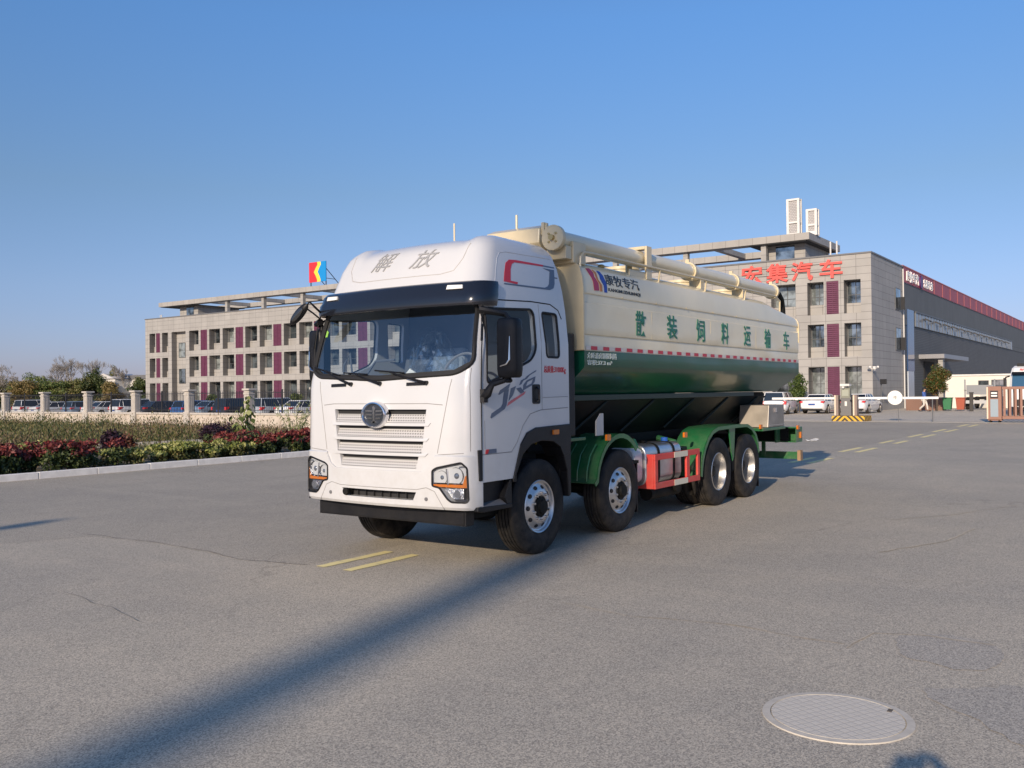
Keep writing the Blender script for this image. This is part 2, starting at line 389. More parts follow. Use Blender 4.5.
# ================================================================== SETTING
def ground_mat(name, base, dark, light, speck=260.0, dusty=0.5):
    m = bpy.data.materials.new(name); m.use_nodes = True
    n = m.node_tree; b = n.nodes['Principled BSDF']; b.inputs['Roughness'].default_value = 0.82; b.inputs['Specular IOR Level'].default_value = 0.3
    tc = n.nodes.new('ShaderNodeTexCoord')
    def noise(sc_, det=4, rough=.5, stretch=None, dist=0.0):
        t = n.nodes.new('ShaderNodeTexNoise'); t.inputs['Scale'].default_value = sc_; t.inputs['Detail'].default_value = det; t.inputs['Roughness'].default_value = rough
        t.inputs['Distortion'].default_value = dist
        if stretch:
            mp = n.nodes.new('ShaderNodeMapping'); mp.inputs['Scale'].default_value = stretch[:3]
            if len(stretch) > 3: mp.inputs['Rotation'].default_value = (0, 0, stretch[3])
            n.links.new(tc.outputs['Object'], mp.inputs[0]); n.links.new(mp.outputs[0], t.inputs['Vector'])
        else: n.links.new(tc.outputs['Object'], t.inputs['Vector'])
        return t.outputs[0]
    def rng(x, a, b_, c, d):
        r = n.nodes.new('ShaderNodeMapRange'); r.inputs[1].default_value = a; r.inputs[2].default_value = b_; r.inputs[3].default_value = c; r.inputs[4].default_value = d
        n.links.new(x, r.inputs[0]); return r.outputs[0]
    def mix(fac, a, b_, mode='MIX'):
        x = n.nodes.new('ShaderNodeMix'); x.data_type = 'RGBA'; x.blend_type = mode
        if isinstance(fac, float): x.inputs[0].default_value = fac
        else: n.links.new(fac, x.inputs[0])
        for i, q in ((6, a), (7, b_)):
            if isinstance(q, tuple): x.inputs[i].default_value = (*q, 1)
            else: n.links.new(q, x.inputs[i])
        return x.outputs[2]
    c = mix(rng(noise(0.16, 5, .6), .38, .64, 0, 1), base, dark)
    c = mix(rng(noise(0.9, 6, .65, (1, 1, 1), 0.4), .45, .75, 0, 0.5), c, light)
    c = mix(rng(noise(0.5, 4, .6, (0.25, 2.2, 1, 0.25)), .50, .72, 0, 0.6), c, dark)       # tyre-worn streaks
    c = mix(rng(noise(0.35, 5, .65, (2.6, 0.22, 1, -0.5), .6), .54, .74, 0, 0.45), c, light)
    c = mix(rng(noise(2.4, 7, .7), .60, .70, 0, .35), c, tuple(x * .72 for x in dark))
    v = n.nodes.new('ShaderNodeTexVoronoi'); v.inputs['Scale'].default_value = speck * .28
    n.links.new(tc.outputs['Object'], v.inputs['Vector'])
    sepc = n.nodes.new('ShaderNodeSeparateColor'); n.links.new(v.outputs['Color'], sepc.inputs[0])
    c = mix(1.0, c, mix(rng(sepc.outputs[0], 0, 1, 0, 1), (.58, .58, .60), (1.40, 1.38, 1.34)), 'MULTIPLY')
    c = mix(rng(noise(speck * .5, 2), .62, .72, 0, .7), c, tuple(min(1, x * 2.1) for x in light))
    # cracks: thin dark veins
    vc = n.nodes.new('ShaderNodeTexVoronoi'); vc.feature = 'DISTANCE_TO_EDGE'; vc.inputs['Scale'].default_value = 0.22
    mp = n.nodes.new('ShaderNodeVectorMath'); mp.operation = 'ADD'
    nn = n.nodes.new('ShaderNodeTexNoise'); nn.inputs['Scale'].default_value = 1.4; nn.inputs['Detail'].default_value = 6
    n.links.new(tc.outputs['Object'], nn.inputs['Vector'])
    n.links.new(tc.outputs['Object'], mp.inputs[0]); n.links.new(nn.outputs['Color'], mp.inputs[1]); n.links.new(mp.outputs[0], vc.inputs['Vector'])
    cr = rng(vc.outputs[0], 0.0015, .006, 1, 0)
    msk = n.nodes.new('ShaderNodeMath'); msk.operation = 'MULTIPLY'; n.links.new(cr, msk.inputs[0]); n.links.new(rng(noise(.35, 2), .5, .58, 0, .28), msk.inputs[1])
    c = mix(msk.outputs[0], c, tuple(x * .4 for x in dark))
    n.links.new(c, b.inputs['Base Color'])
    bp = n.nodes.new('ShaderNodeBump'); bp.inputs['Strength'].default_value = .5; bp.inputs['Distance'].default_value = .012
    n.links.new(sepc.outputs[1], bp.inputs['Height']); n.links.new(bp.outputs[0], b.inputs['Normal'])
    MATS[name] = m; return m

KY0 = 13.7
ASPH = ground_mat('asphalt', (0.455, 0.405, 0.325), (0.375, 0.34, 0.285), (0.52, 0.455, 0.36), speck=430)
CONC = ground_mat('pale_concrete', (0.58, 0.51, 0.41), (0.48, 0.43, 0.35), (0.64, 0.57, 0.46), speck=120)
SOIL = mat('bed_soil', (0.14, 0.10, 0.06), 0.95, col2=(0.09, 0.085, 0.04), nscale=2.2, bump=0.6, bscale=20)
FARG = mat('far_ground', (0.13, 0.13, 0.075), 0.95, col2=(0.17, 0.15, 0.10), nscale=.05)

def sheet(name, x0, x1, y0, y1, z, m):
    mb = MB(); mb.add([(x0, y0, z), (x1, y0, z), (x1, y1, z), (x0, y1, z)], [(0, 1, 2, 3)])
    return struct(mb.build(name, m))
sheet('ground', -3000, 3000, -3000, 3000, -0.03, FARG)
sheet('road', -140, 43.2, -140, 140, 0.0, ASPH)
sheet('forecourt', 43.2, 190, -140, 11.2, 0.004, CONC)
sheet('car_park', 43.2, 66.0, 11.2, 140, 0.004, CONC)
sheet('car_park_asphalt', 22.4, 43.2, 17.0, 110, 0.004, mat('car_park_asphalt', (0.36, 0.33, 0.28), 0.9, noise=.2, bump=.2))
LANE = ground_mat('darker_lane_asphalt', (0.40, 0.358, 0.29), (0.335, 0.305, 0.255), (0.46, 0.405, 0.325), speck=430)
lb_ = MB(); e_ = [(-1.75, .58), (42.9, .75), (42.9, 17.0), (22.4, 17.0), (22.4, KY0), (-60, KY0), (-60, 6.2), (-9, 6.0), (-4.5, 5.6), (-1.9, 4.6), (-1.72, 3.4), (-1.8, 2.2), (-1.92, 1.4)]
lb_.add([(x, y, .0015) for x, y in e_], [tuple(range(len(e_)))]); struct(lb_.build('lane', LANE))
MB_ = MB(); MB_.box(43.05, 43.35, -40, 17, 0.0, 0.012); struct(MB_.build('forecourt_edge', mat('edge_concrete', (.42, .39, .33), .85, noise=.15)))

# yellow centre dashes
YEL = mat('worn_yellow_paint', (0.85, 0.72, 0.33), 0.75, col2=(0.52, 0.46, 0.32), nscale=9, fac=(.55, .85))
for i, (xa, xb) in enumerate([(-1.75, -.66), (14.05, 16.0), (18.5, 20.7), (23.15, 25.0), (27.4, 29.8), (32.0, 34.7), (37.8, 40.4)]):
    for j, y in enumerate([0.05 if i else -.03, 0.50 if i else .37]):
        dx = 0.0
        b = MB(); n = 10
        vs_ = []
        for k in range(n + 1):
            x = xa + (xb - xa) * k / n
            vs_ += [(x, y - (.065 if i == 0 else .085) + random.uniform(-.008, .008), .0055), (x, y + (.065 if i == 0 else .085) + random.uniform(-.008, .008), .0055)]
        b.add(vs_, [(2 * k, 2 * k + 2, 2 * k + 3, 2 * k + 1) for k in range(n)])
        struct(b.build('road_marking', YEL))

# repaired asphalt patches and a tar seam
def patchsheet(name, pts, z, m):
    b = MB(); b.add([(x, y, z) for x, y in pts], [tuple(range(len(pts)))]); return struct(b.build(name, m))
TAR = mat('tar_seam', (0.14, .13, .12), .7, noise=.3)
PALE = mat('pale_seam', (0.6, .52, .40), .9, noise=.3, nscale=8)

# garden bed
KY = 13.7
sheet('planting_bed', -60, 22.4, KY + .12, 140, 0.03, SOIL)
kb = MB()
KERB = mat('granite_kerb', (0.86, 0.83, 0.78), 0.8, noise=.15, nscale=6, bump=.2, bscale=40)
x = -30.0
while x < 19.5:
    kb.box(x + .006, x + 1.394, KY, KY + .15, -.02, .155 + random.uniform(-.004, .004)); x += 1.4
struct(kb.build('kerb', KERB, bevel=.012))
kb = MB(); x = 3.0
while x < 21:
    yy = 24.9 - (x - 3) * .19 + random.uniform(-.02, .02)
    kb.obox((x + .5, yy, .08), .97, .16, .16, rz=-.19 + random.uniform(-.01, .01)); x += 1.0
struct(kb.build('path_edging', mat('pale_edging', (.55, .5, .44), .85, noise=.2)))

# ---------------------------------------------------------------- foliage
def leaves(n, centres, radii, size, rng, flat_=False, squash=1.0, upright=0.0):
    """n leaf quads spread through blobs: centres (k,3), radii (k,3)"""
    k = len(centres)
    wgt = np.prod(radii, axis=1) ** .8; wgt = wgt / wgt.sum()
    idx = rng.choice(k, n, p=wgt)
    d = rng.normal(size=(n, 3)); d /= np.linalg.norm(d, axis=1)[:, None]
    rr = rng.random(n) ** .45
    p = centres[idx] + d * radii[idx] * rr[:, None]
    nn = rng.normal(size=(n, 3)) + d * .9; nn[:, 2] += .4; nn /= np.linalg.norm(nn, axis=1)[:, None]
    a = np.cross(nn, rng.normal(size=(n, 3))); a /= np.linalg.norm(a, axis=1)[:, None]
    if upright:
        a = a * (1 - upright) + np.array([0, 0, 1.]) * upright; a /= np.linalg.norm(a, axis=1)[:, None]
    b = np.cross(nn, a)
    s = size * (.6 + .8 * rng.random(n))[:, None]
    v = np.stack([p - a * s, p + b * s * .45, p + a * s, p - b * s * .45], 1).reshape(-1, 3)
    return v
def leafmesh(name, v, m, parent=None):
    n = len(v) // 4
    me = bpy.data.meshes.new(name); me.vertices.add(len(v)); me.vertices.foreach_set('co', v.astype(np.float32).ravel())
    me.loops.add(4 * n); me.loops.foreach_set('vertex_index', np.arange(4 * n, dtype=np.int32))
    me.polygons.add(n); me.polygons.foreach_set('loop_start', np.arange(0, 4 * n, 4, dtype=np.int32)); me.polygons.foreach_set('loop_total', np.full(n, 4, dtype=np.int32))
    me.update(); me.validate(); me.materials.append(m)
    o = bpy.data.objects.new(name, me); COL.objects.link(o)
    if parent: o.parent = parent
    return o
rng = np.random.default_rng(3)
L_RED = leafmat('photinia_red', (.08, .014, .014), (.22, .035, .035), (.34, .09, .07))
L_DKG = leafmat('photinia_green', (.02, .04, .012), (.06, .09, .025), (.11, .13, .035))
L_YG = leafmat('yellow_green', (.14, .18, .04), (.32, .34, .09), (.46, .44, .17))
L_PUR = leafmat('purple_leaf', (.012, .006, .012), (.035, .012, .025), (.07, .03, .05))
L_GRN = leafmat('mid_green', (.03, .06, .012), (.08, .12, .025), (.15, .18, .05))
L_OLV = leafmat('olive', (.04, .065, .015), (.13, .13, .04), (.21, .17, .07))
L_AUT = leafmat('autumn', (.10, .085, .025), (.18, .15, .05), (.23, .15, .06))
L_DRY = leafmat('dry_weed', (.12, .08, .045), (.20, .13, .075), (.30, .22, .13))
L_BROWN = leafmat('red_brown', (.09, .03, .02), (.16, .05, .03), (.2, .09, .05))
BARK = mat('bark', (.12, .09, .065), .9, noise=.4, nscale=12)
PBARK = mat('pale_bark', (.38, .34, .30), .85, noise=.3, nscale=12)

def hedge(x0, x1, y0, y1, h, name, label, mlow, mtop, dens, topfrac=.45):
    t = thing(name, ((x0 + x1) / 2, (y0 + y1) / 2, 0.03), label, 'hedge', 'hedges along the kerb')
    nb = int((x1 - x0) * 9); cen = []; rad = []
    for i in range(nb):
        cen.append((rng.uniform(x0, x1) - (x0 + x1) / 2, rng.uniform(y0, y1) - (y0 + y1) / 2, h * rng.uniform(.26, .66)))
        rad.append((rng.uniform(.16, .34), rng.uniform(.16, .3), h * rng.uniform(.24, .46)))
    cen = np.array(cen); rad = np.array(rad)
    v = leaves(int(dens * (x1 - x0)), cen, rad, .05, rng); leafmesh('foliage', v, mlow, t)
    if mtop:
        ct = cen.copy(); ct[:, 2] = h * rng.uniform(.56, .95, nb); rt_ = rad.copy(); rt_[:, 2] = h * .16
        v = leaves(int(dens * topfrac * (x1 - x0)), ct, rt_, .055, rng, upright=.35); leafmesh('young_leaves', v, mtop, t)
    sb = MB()
    for i in range(nb):
        c = cen[i]; sb.tube([(c[0], c[1], 0), (c[0] + rng.uniform(-.1, .1), c[1], c[2])], .012, 5)
    sb.build('stem', BARK, t)
hedge(-4, 4.45, 14.1, 15.5, .72, 'red_hedge', 'low red tipped hedge behind the kerb at the left edge, dark green below', L_DKG, L_RED, 2300, .42)
hedge(4.6, 8.6, 14.1, 15.2, .52, 'green_hedge', 'low yellow green hedge behind the kerb, between the two red ones', L_OLV, L_YG, 1300, 2.0)
hedge(8.2, 14.5, 14.25, 15.9, .70, 'red_hedge', 'low red tipped hedge behind the kerb beside the tanker front', L_DKG, L_RED, 2100, .5)

def bush(x, y, r, h, m, name, label, n=2500, leaf=.05, cat='shrub', group=None, z0=.03, stems=True, lumps=9, upright=0):
    t = thing(name, (x, y, z0), label, cat, group)
    cen = np.array([(rng.uniform(-.55, .55) * r, rng.uniform(-.55, .55) * r, h * rng.uniform(.38, .8)) for _ in range(lumps)])
    rad = np.array([(r * .5, r * .5, h * .28)] * lumps)
    leafmesh('foliage', leaves(n, cen, rad, leaf, rng, upright=upright), m, t)
    if stems:
        sb = MB()
        for c in cen: sb.tube([(0, 0, 0), (c[0] * .4, c[1] * .4, c[2] * .5), tuple(c)], [.03, .018, .006], 5)
        sb.build('stem', BARK, t)
    return t
bush(5.15, 15.5, .42, .92, L_PUR, 'purple_shrub', 'round dark purple shrub rising between the left red hedge and the green hedge', 3000, .05, group='dark purple shrubs')
bush(9.3, 16.6, .7, 1.0, L_PUR, 'purple_shrub', 'dark purple shrub beside the tall leafy plant near the tanker', 2800, .05, group='dark purple shrubs')
bush(3.3, 16.2, .6, .75, L_YG, 'light_shrub', 'pale green shrub just behind the left red hedge', 1500, .05)
bush(6.1, 16.4, .25, .8, L_BROWN, 'twiggy_shrub', 'small reddish shrub beside the pale stone behind the green hedge', 500, .04)
# tall plant with large hanging leaves, and a feathery one
t = thing('tall_leafy_plant', (9.85, 16.0, .03), 'tall plant with large drooping green leaves standing in front of the wall', 'plant', sc_=1.18)
sb = MB(); sb.tube([(0, 0, 0), (.05, .03, .8), (.02, 0, 1.5)], [.03, .022, .01], 6); sb.tube([(.02, 0, .5), (-.25, .1, 1.15)], [.018, .008], 5); sb.build('stem', mat('green_stem', (.16, .2, .06), .7), t)
vv = []
for i in range(95):
    zz = rng.uniform(.25, 1.55); a = rng.uniform(0, 6.28); rr = rng.uniform(.05, .30) * (1.35 - zz / 2)
    if rng.random() < .25: zz = rng.uniform(.4, 1.1); base = np.array([-.2, .08, 0])
    else: base = np.array([0.02, 0, 0])
    c = base + np.array([math.cos(a) * rr, math.sin(a) * rr, zz]); s = rng.uniform(.06, .11)
    dn = np.array([math.cos(a) * .5, math.sin(a) * .5, -.85]); sd = np.array([-math.sin(a), math.cos(a), 0]) + rng.normal(size=3) * .25
    vv += [c - dn * s * .7, c + sd * s * .7, c + dn * s * 1.1, c - sd * s * .7]
leafmesh('leaf', np.array(vv), leafmat('large_leaf', (.10, .13, .03), (.22, .25, .07), (.34, .36, .14)), t)
t = thing('feathery_plant', (12.0, 16.3, .03), 'feathery pale green plant leaning towards the tanker front', 'plant', sc_=1.25)
vv = []; sb = MB()
for i in range(9):
    a = rng.uniform(0, 6.28); l = rng.uniform(.8, 1.3); tip = np.array([math.cos(a) * .45 * l, math.sin(a) * .45 * l, l])
    sb.tube([(0, 0, 0), tuple(tip * .5 + np.array([0, 0, .1])), tuple(tip)], [.012, .008, .004], 4)
    for j in range(40):
        q = rng.uniform(.3, 1); c = tip * q + rng.normal(size=3) * .05; dn = rng.normal(size=3); dn /= np.linalg.norm(dn); sd = np.cross(dn, rng.normal(size=3)); sd /= np.linalg.norm(sd)
        vv += [c - dn * .06, c + sd * .012, c + dn * .06, c - sd * .012]
sb.build('stem', MATS['green_stem'], t); leafmesh('leaf', np.array(vv), leafmat('feather_leaf', (.2, .24, .08), (.34, .36, .16), (.45, .42, .25)), t)
# stone
b = MB(); b.sphere((0, 0, .12), .22, (1.2, 1, .8), 9, 6); t = b.build('pale_stone', MATS['pale_edging'], smooth=True); t.location = (6.0, 16.9, .1); tag(t, 'pale rounded stone lying behind the yellow green hedge', 'stone')

# weeds filling the bed up to the wall
def weeds():
    n = 52000
    x = rng.uniform(3, 22.0, n); y = rng.uniform(16.2, 60, n)
    keep = (y > 25.2 - (x - 3) * .19) | (rng.random(n) < .12)
    keep &= (y - 15) > (x - 20) * 1.2
    x = x[keep]; y = y[keep]; n = len(x)
    cl = np.sin(x * .9 + y * .6) + np.sin(x * 2.1 - y * 1.3)
    h = (.24 + .12 * cl.clip(-1, 1) + rng.random(n) ** 2 * .55) * np.where(x > 18, .38, 1.1) * (1 + .5 * np.sin(x * 3.1 + y * 2.3) * np.sin(y * 1.7))
    out = []
    m = 6
    for k in range(m):
        p = np.stack([x + rng.normal(size=n) * .06, y + rng.normal(size=n) * .06, .03 + h * (k + .6) / m], 1)
        a = np.stack([rng.normal(size=n) * .35, rng.normal(size=n) * .35, np.ones(n)], 1); a /= np.linalg.norm(a, axis=1)[:, None]
        bb = np.cross(a, rng.normal(size=(n, 3))); bb /= np.linalg.norm(bb, axis=1)[:, None]
        s = (.03 + .045 * rng.random(n))[:, None]
        out.append(np.stack([p - a * s, p + bb * s * .3, p + a * s, p - bb * s * .3], 1).reshape(-1, 3))
    v = np.concatenate(out)
    return v
wv = weeds(); q = len(wv) // 4; sel = rng.random(q); wv4 = wv.reshape(q, 4, 3)
cc = np.sin(wv4[:, 0, 0] * .35 + 1) + np.sin(wv4[:, 0, 1] * .28) + rng.normal(size=q) * .5 + (.35 - wv4[:, 0, 2]) * 1.5
stuff(leafmesh('weeds', wv4[cc < .35].reshape(-1, 3), L_OLV), 'green weeds growing wild between the hedges and the wall', 'weeds')
stuff(leafmesh('dry_weeds', wv4[cc >= .35].reshape(-1, 3), L_DRY), 'dry straw coloured weeds growing wild before the wall', 'weeds')

# ---------------------------------------------------------------- perimeter wall with pillars and railings
FX = 22.2
WALLM = mat('weathered_render', (.56, .49, .41), .9, col2=(.38, .32, .26), nscale=1.7, bump=.2, bscale=20, fac=(.45, .8))
PILM = mat('pillar_stone', (.52, .48, .43), .85, noise=.18, nscale=4)
wt = thing('perimeter_wall', (FX, 40, 0), 'low cream stained wall with coping in front of the parked cars', 'wall')
b = MB(); b.box(-.12, .12, -26, 42, 0, .80); b.build('wall_face', WALLM, wt)
b = MB(); b.box(-.17, .17, -26, 42, .803, .91); b.build('coping', PILM, wt, bevel=.01)
b = MB(); b.box(-.16, -.123, -26, 42, 0, .36); b.build('plinth', WALLM, wt)
py = [56.30 - 5.02 * i for i in range(8)] + [61.3]
def pillar(y):
    p = thing('wall_pillar', (FX, y, 0), 'cream pillar', 'pillar', 'pillars of the perimeter wall')
    b = MB(); b.box(-.25, .25, -.25, .25, 0, .95); b.build('base', PILM, p, bevel=.015)
    b = MB(); b.box(-.19, .19, -.19, .19, .953, 1.86)
    for s in (-.10, .0, .10): b.box(-.20, -.193, s - .025, s + .025, 1.0, 1.8); b.box(s - .025, s + .025, -.20, -.193, 1.0, 1.8)
    b.build('shaft', PILM, p)
    b = MB(); b.box(-.22, .22, -.22, .22, 1.863, 1.96); b.box(-.18, .18, -.18, .18, 1.963, 2.07); b.box(-.27, .27, -.27, .27, 2.073, 2.17); b.build('capital', PILM, p, bevel=.01)
    return p
names = ['second from the left edge', 'third from the left edge', 'fourth from the left edge, before the trees', 'before the left corner of the long building', 'before the purple panels left of the stairwell bay', 'behind the tall leafy plant', 'closest to the tanker front', 'hidden mostly behind the tanker cab', 'just at the left picture edge']
names = ['cut by the left picture edge', 'second from the left picture edge', 'third from the left picture edge', 'fourth from the left, near the corner of the building', 'fifth from the left, before the long building', 'sixth from the left, behind the tall leafy plant', 'seventh from the left, beside the tanker cab', 'behind the tanker cab', 'beyond the left picture edge']
P0 = pillar(py[0]); P0['label'] = 'cream stone pillar of the low wall, ' + names[0]
for i in range(1, 8):
    c = copy_tree(P0); c.location = (FX, py[i], 0); c['label'] = 'cream stone pillar of the low wall, ' + names[i]
IRON = mat('dark_railing_iron', (.03, .03, .035), .55)
def railing(y0, y1, lab):
    t = thing('iron_railing', (FX, (y0 + y1) / 2, .91), lab, 'railing', 'railings between the pillars')
    L = y1 - y0; b = MB()
    b.box(-.015, .015, -L / 2 + .3, L / 2 - .3, 1.02, 1.05); b.box(-.015, .015, -L / 2 + .3, L / 2 - .3, .12, .15)
    b.build('rail', IRON, t)
    b = MB(); k = int((L - .6) / .14)
    for i in range(k):
        y = -L / 2 + .37 + i * .14; b.box(-.009, .009, y - .009, y + .009, 0, 1.13)
    b.box(-.03, .03, -.03, .03, 0, 1.2)
    b.build('bars', IRON, t)
    return t
rl = ['behind the two leftmost parked white cars', 'before the red tailed hatchback', 'before the white suv and the small house', 'before the blue cars', 'before the silver suv below the building', 'before the cars right of the tall leafy plant', 'next to the tanker cab']
r0 = railing(py[1], py[0], 'dark iron railing on the low wall, ' + rl[0])
for i in range(1, 7):
    c = copy_tree(r0); c.location = (FX, (py[i] + py[i + 1]) / 2, .91); c['label'] = 'dark iron railing on the low wall, ' + rl[i]
# ================================================================== OFFICE BUILDING
STONE = cladding('stone_cladding', (.362, .346, .322), (.15, .142, .135), 1.2, .60, .016, .6)
PURP = mat('purple_louvre', (.135, .035, .075), .5, noise=.15, nscale=2)
GREYMET = mat('grey_metal', (.16, .16, .165), .45, noise=.1)
WINGLASS = mat('window_glass_day', (.30, .36, .40), .05, metal=.75, col2=(.05, .06, .065), nscale=.9, fac=(.42, .60), bump=.05, bscale=.8)
GLASSES = [WINGLASS, mat('window_glass_curtain', (.34, .38, .38), .12, metal=.35, col2=(.16, .18, .18), nscale=1.4, fac=(.45, .6)), mat('window_glass_dark', (.12, .15, .17), .05, metal=.7, col2=(.03, .035, .04), nscale=1.1, fac=(.45, .6), bump=.05, bscale=.9)]
FRAMEM = mat('window_frame', (.10, .105, .11), .45)
DARKIN = mat('dark_interior', (.02, .02, .022), .8)
BX = 66.0
bt = thing('office_building', (BX, 59, 0), 'long three storey grey stone office building with purple louvre panels and a roof canopy', 'building')
def BL(y): return y - 59          # to building-local y
def opened(y0, y1): return (min(y0, y1), max(y0, y1))
rec = [(105.2, 106.55), (102.3, 103.65), (95.63, 97.65), (91.2, 93.43), (88.4, 90.68)]
pur = [(104.1, 105.0), (93.85, 95.2)]
y = 88.1
while y > 24:
    pur.append((y - 1.47, y)); rec += [(y - 4.14, y - 1.87), (y - 6.9, y - 4.6)]; y -= 7.15
rec += [(17.0, 19.05), (14.73, 16.05), (11.86, 13.16)]
pur += [(13.56, 14.52)]
wide = [(98.4, 101.5)]
rows = [(7.75, 10.4), (4.32, 6.98), (0.02, 3.55)]
allop = sorted(rec + pur + wide)
D = 1.15
TOP = 12.38
wb = MB()
prev = 11.06
for (a, c) in allop:
    wb.box(0, D, BL(prev), BL(a), 0, 10.4); prev = c
wb.box(0, D, BL(prev), BL(107.5), 0, 10.4)
for (a, c) in rec + pur:
    wb.box(0, D, BL(a), BL(c), 3.55, 4.32); wb.box(0, D, BL(a), BL(c), 6.98, 7.75)
wb.box(0, D, BL(11.06), BL(107.5), 10.4, TOP)
wb.box(D, 10.88, BL(11.06), BL(11.46), 0, TOP)     # right end wall
wb.box(D, 10.5, BL(107.1), BL(107.5), 0, TOP)
wb.box(10.1, 10.5, BL(11.46), BL(107.1), 0, TOP)
wb.box(D, 10.1, BL(11.46), BL(107.1), 12.0, 12.1)
wb.build('wall', STONE, bt)
b = MB(); b.box(-.08, .5, BL(11.0), BL(107.56), TOP + .003, TOP + .12); b.box(.5, 10.9, BL(10.98), BL(11.3), TOP + .003, TOP + .12); b.build('parapet_coping', GREYMET, bt)
# back face behind recesses
b = MB(); b.box(D + .02, D + .3, BL(11.5), BL(107.0), 0, 10.4); b.build('inner_wall', STONE, bt)
def window(y0, y1, z0, z1, x, parent, ny=2, zs=(.38,), nm='window'):
    f = MB(); t = .05
    f.box(x - .08, x, y0, y1, z1 - t, z1); f.box(x - .08, x, y0, y1, z0, z0 + t); f.box(x - .08, x, y0, y0 + t, z0 + t, z1 - t); f.box(x - .08, x, y1 - t, y1, z0 + t, z1 - t)
    for i in range(1, ny):
        yy = y0 + (y1 - y0) * i / ny; f.box(x - .075, x - .005, yy - t / 2, yy + t / 2, z0 + t, z1 - t)
    for q in zs:
        zz = z0 + (z1 - z0) * q; f.box(x - .07, x - .01, y0 + t, y1 - t, zz - t / 2, zz + t / 2)
    o = f.build(nm, FRAMEM, parent)
    g = MB(); g.box(x - .03, x - .02, y0 + t, y1 - t, z0 + t, z1 - t); g.build('pane', random.choice(GLASSES) if parent is bt else WINGLASS, o)
    return o
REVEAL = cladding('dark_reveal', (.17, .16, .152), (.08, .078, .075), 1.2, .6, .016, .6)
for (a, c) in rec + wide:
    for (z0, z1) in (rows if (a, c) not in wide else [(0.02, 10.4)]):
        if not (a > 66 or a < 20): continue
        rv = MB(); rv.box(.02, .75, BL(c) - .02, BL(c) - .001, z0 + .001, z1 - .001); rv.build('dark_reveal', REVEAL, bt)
cnt = 0
for (a, c) in rec:
    vis = (a > 66) or (a < 20)
    for (z0, z1) in rows:
        if not vis and z0 < 4: continue
        cnt += 1
        if z0 > 1:
            s = MB(); s.box(.75, D + .02, BL(a), BL(c), z0, z0 + .85); s.build('spandrel', STONE, bt)
            window(BL(a), BL(c), z0 + .85, z1, D, bt)
        else:
            window(BL(a), BL(c), z0, z1, D, bt, 2, (.62,))
lb = MB()
for (a, c) in pur:
    for (z0, z1) in rows:
        lv = MB()
        lv.box(.05, .10, BL(a), BL(c), z0, z1)
        nz = int((z1 - z0) / .16)
        for i in range(nz): lv.obox((.03, BL((a + c) / 2), z0 + .08 + i * .16), .06, c - a - .04, .05, ry=.5)
        lv.box(.0, .06, BL(a) , BL(a) + .05, z0, z1); lv.box(0, .06, BL(c) - .05, BL(c), z0, z1); lv.box(0, .05, BL((a + c) / 2 - .02), BL((a + c) / 2 + .02), z0, z1)
        if a > 66 or a < 20 or z0 > 4: lv.build('louvre_panel', PURP, bt)
# stairwell bay
b = MB(); b.box(.8, D + .02, BL(98.4), BL(101.5), 0, 10.4); b.build('stairwell_wall', STONE, bt)
for z0 in (6.95, 3.45): window(BL(99.55), BL(100.95), z0, z0 + 2, .80, bt, 1, (.5,))
# right end windows
for (x0, x1, z0, z1) in ((7.9, 9.7, 8.5, 10.35), (7.9, 9.7, 5.0, 6.95)):
    f = MB(); f.box(x0, x1, BL(11.0), BL(11.05), z0, z1); o = f.build('window', FRAMEM, bt)
    g = MB(); g.box(x0 + .08, (x0 + x1) / 2 - .04, BL(10.985), BL(10.997), z0 + .08, z1 - .08); g.box((x0 + x1) / 2 + .04, x1 - .08, BL(10.985), BL(10.997), z0 + .08, z1 - .08); g.build('pane', WINGLASS, o)
    g = MB(); g.obox((x1 - .1, BL(10.80), z0 + .6), .05, .36, 1.1, rz=.15); g.build('open_sash', DARKIN, o)
# drainpipe
b = MB(); b.cyl((10.6, BL(10.95), 0), (10.6, BL(10.95), 12.2), .06, n=8); b.build('drainpipe', mat('pipe_white', (.6, .58, .55), .5), bt)
# roof canopy: ring beam on posts, penthouse under its right end
b = MB()
b.box(.9, 2.2, BL(16.1), BL(105.7), 14.1, 14.68)
b.box(8.8, 9.9, BL(16.1), BL(105.7), 14.1, 14.68)
b.box(2.2, 8.8, BL(16.1), BL(17.3), 14.1, 14.68); b.box(2.2, 8.8, BL(104.5), BL(105.7), 14.1, 14.68)
yy = 96.0
while yy > 24: b.box(2.2, 8.8, BL(yy), BL(yy + .5), 14.15, 14.6); yy -= 7.15
b.build('roof_canopy', cladding('canopy_cladding', (.37, .35, .32), (.2, .18, .16), 1.2, 2.0, .02), bt)
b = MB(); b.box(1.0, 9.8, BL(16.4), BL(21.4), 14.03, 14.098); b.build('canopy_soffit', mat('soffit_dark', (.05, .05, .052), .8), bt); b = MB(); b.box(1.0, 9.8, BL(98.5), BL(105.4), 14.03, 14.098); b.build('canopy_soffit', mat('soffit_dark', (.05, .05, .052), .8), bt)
for yp in [91.6 - 7.15 * i for i in range(11)]:
    b = MB(); b.box(1.3, 1.75, BL(yp - .22), BL(yp + .22), 12.1, 14.098); b.build('canopy_post', STONE, bt)
for (ya, yb, x0) in ((16.9, 20.6, 2.4), (99.0, 103.0, 2.4)):
    b = MB(); b.box(x0, 9.2, BL(ya), BL(yb), 12.1, 14.03); o = b.build('penthouse', STONE, bt)
    g = MB(); g.box(x0 - .03, x0 - .005, BL(ya + .9), BL(ya + 2.5), 12.5, 13.95); g.build('pane', WINGLASS, o)
for yy in (14.6, 14.1): b = MB(); b.cyl((.9, BL(yy - .2), TOP), (.9, BL(yy - .2), 13.7), .07, n=8); b.build('vent_pipe', MATS['pipe_white'], bt)
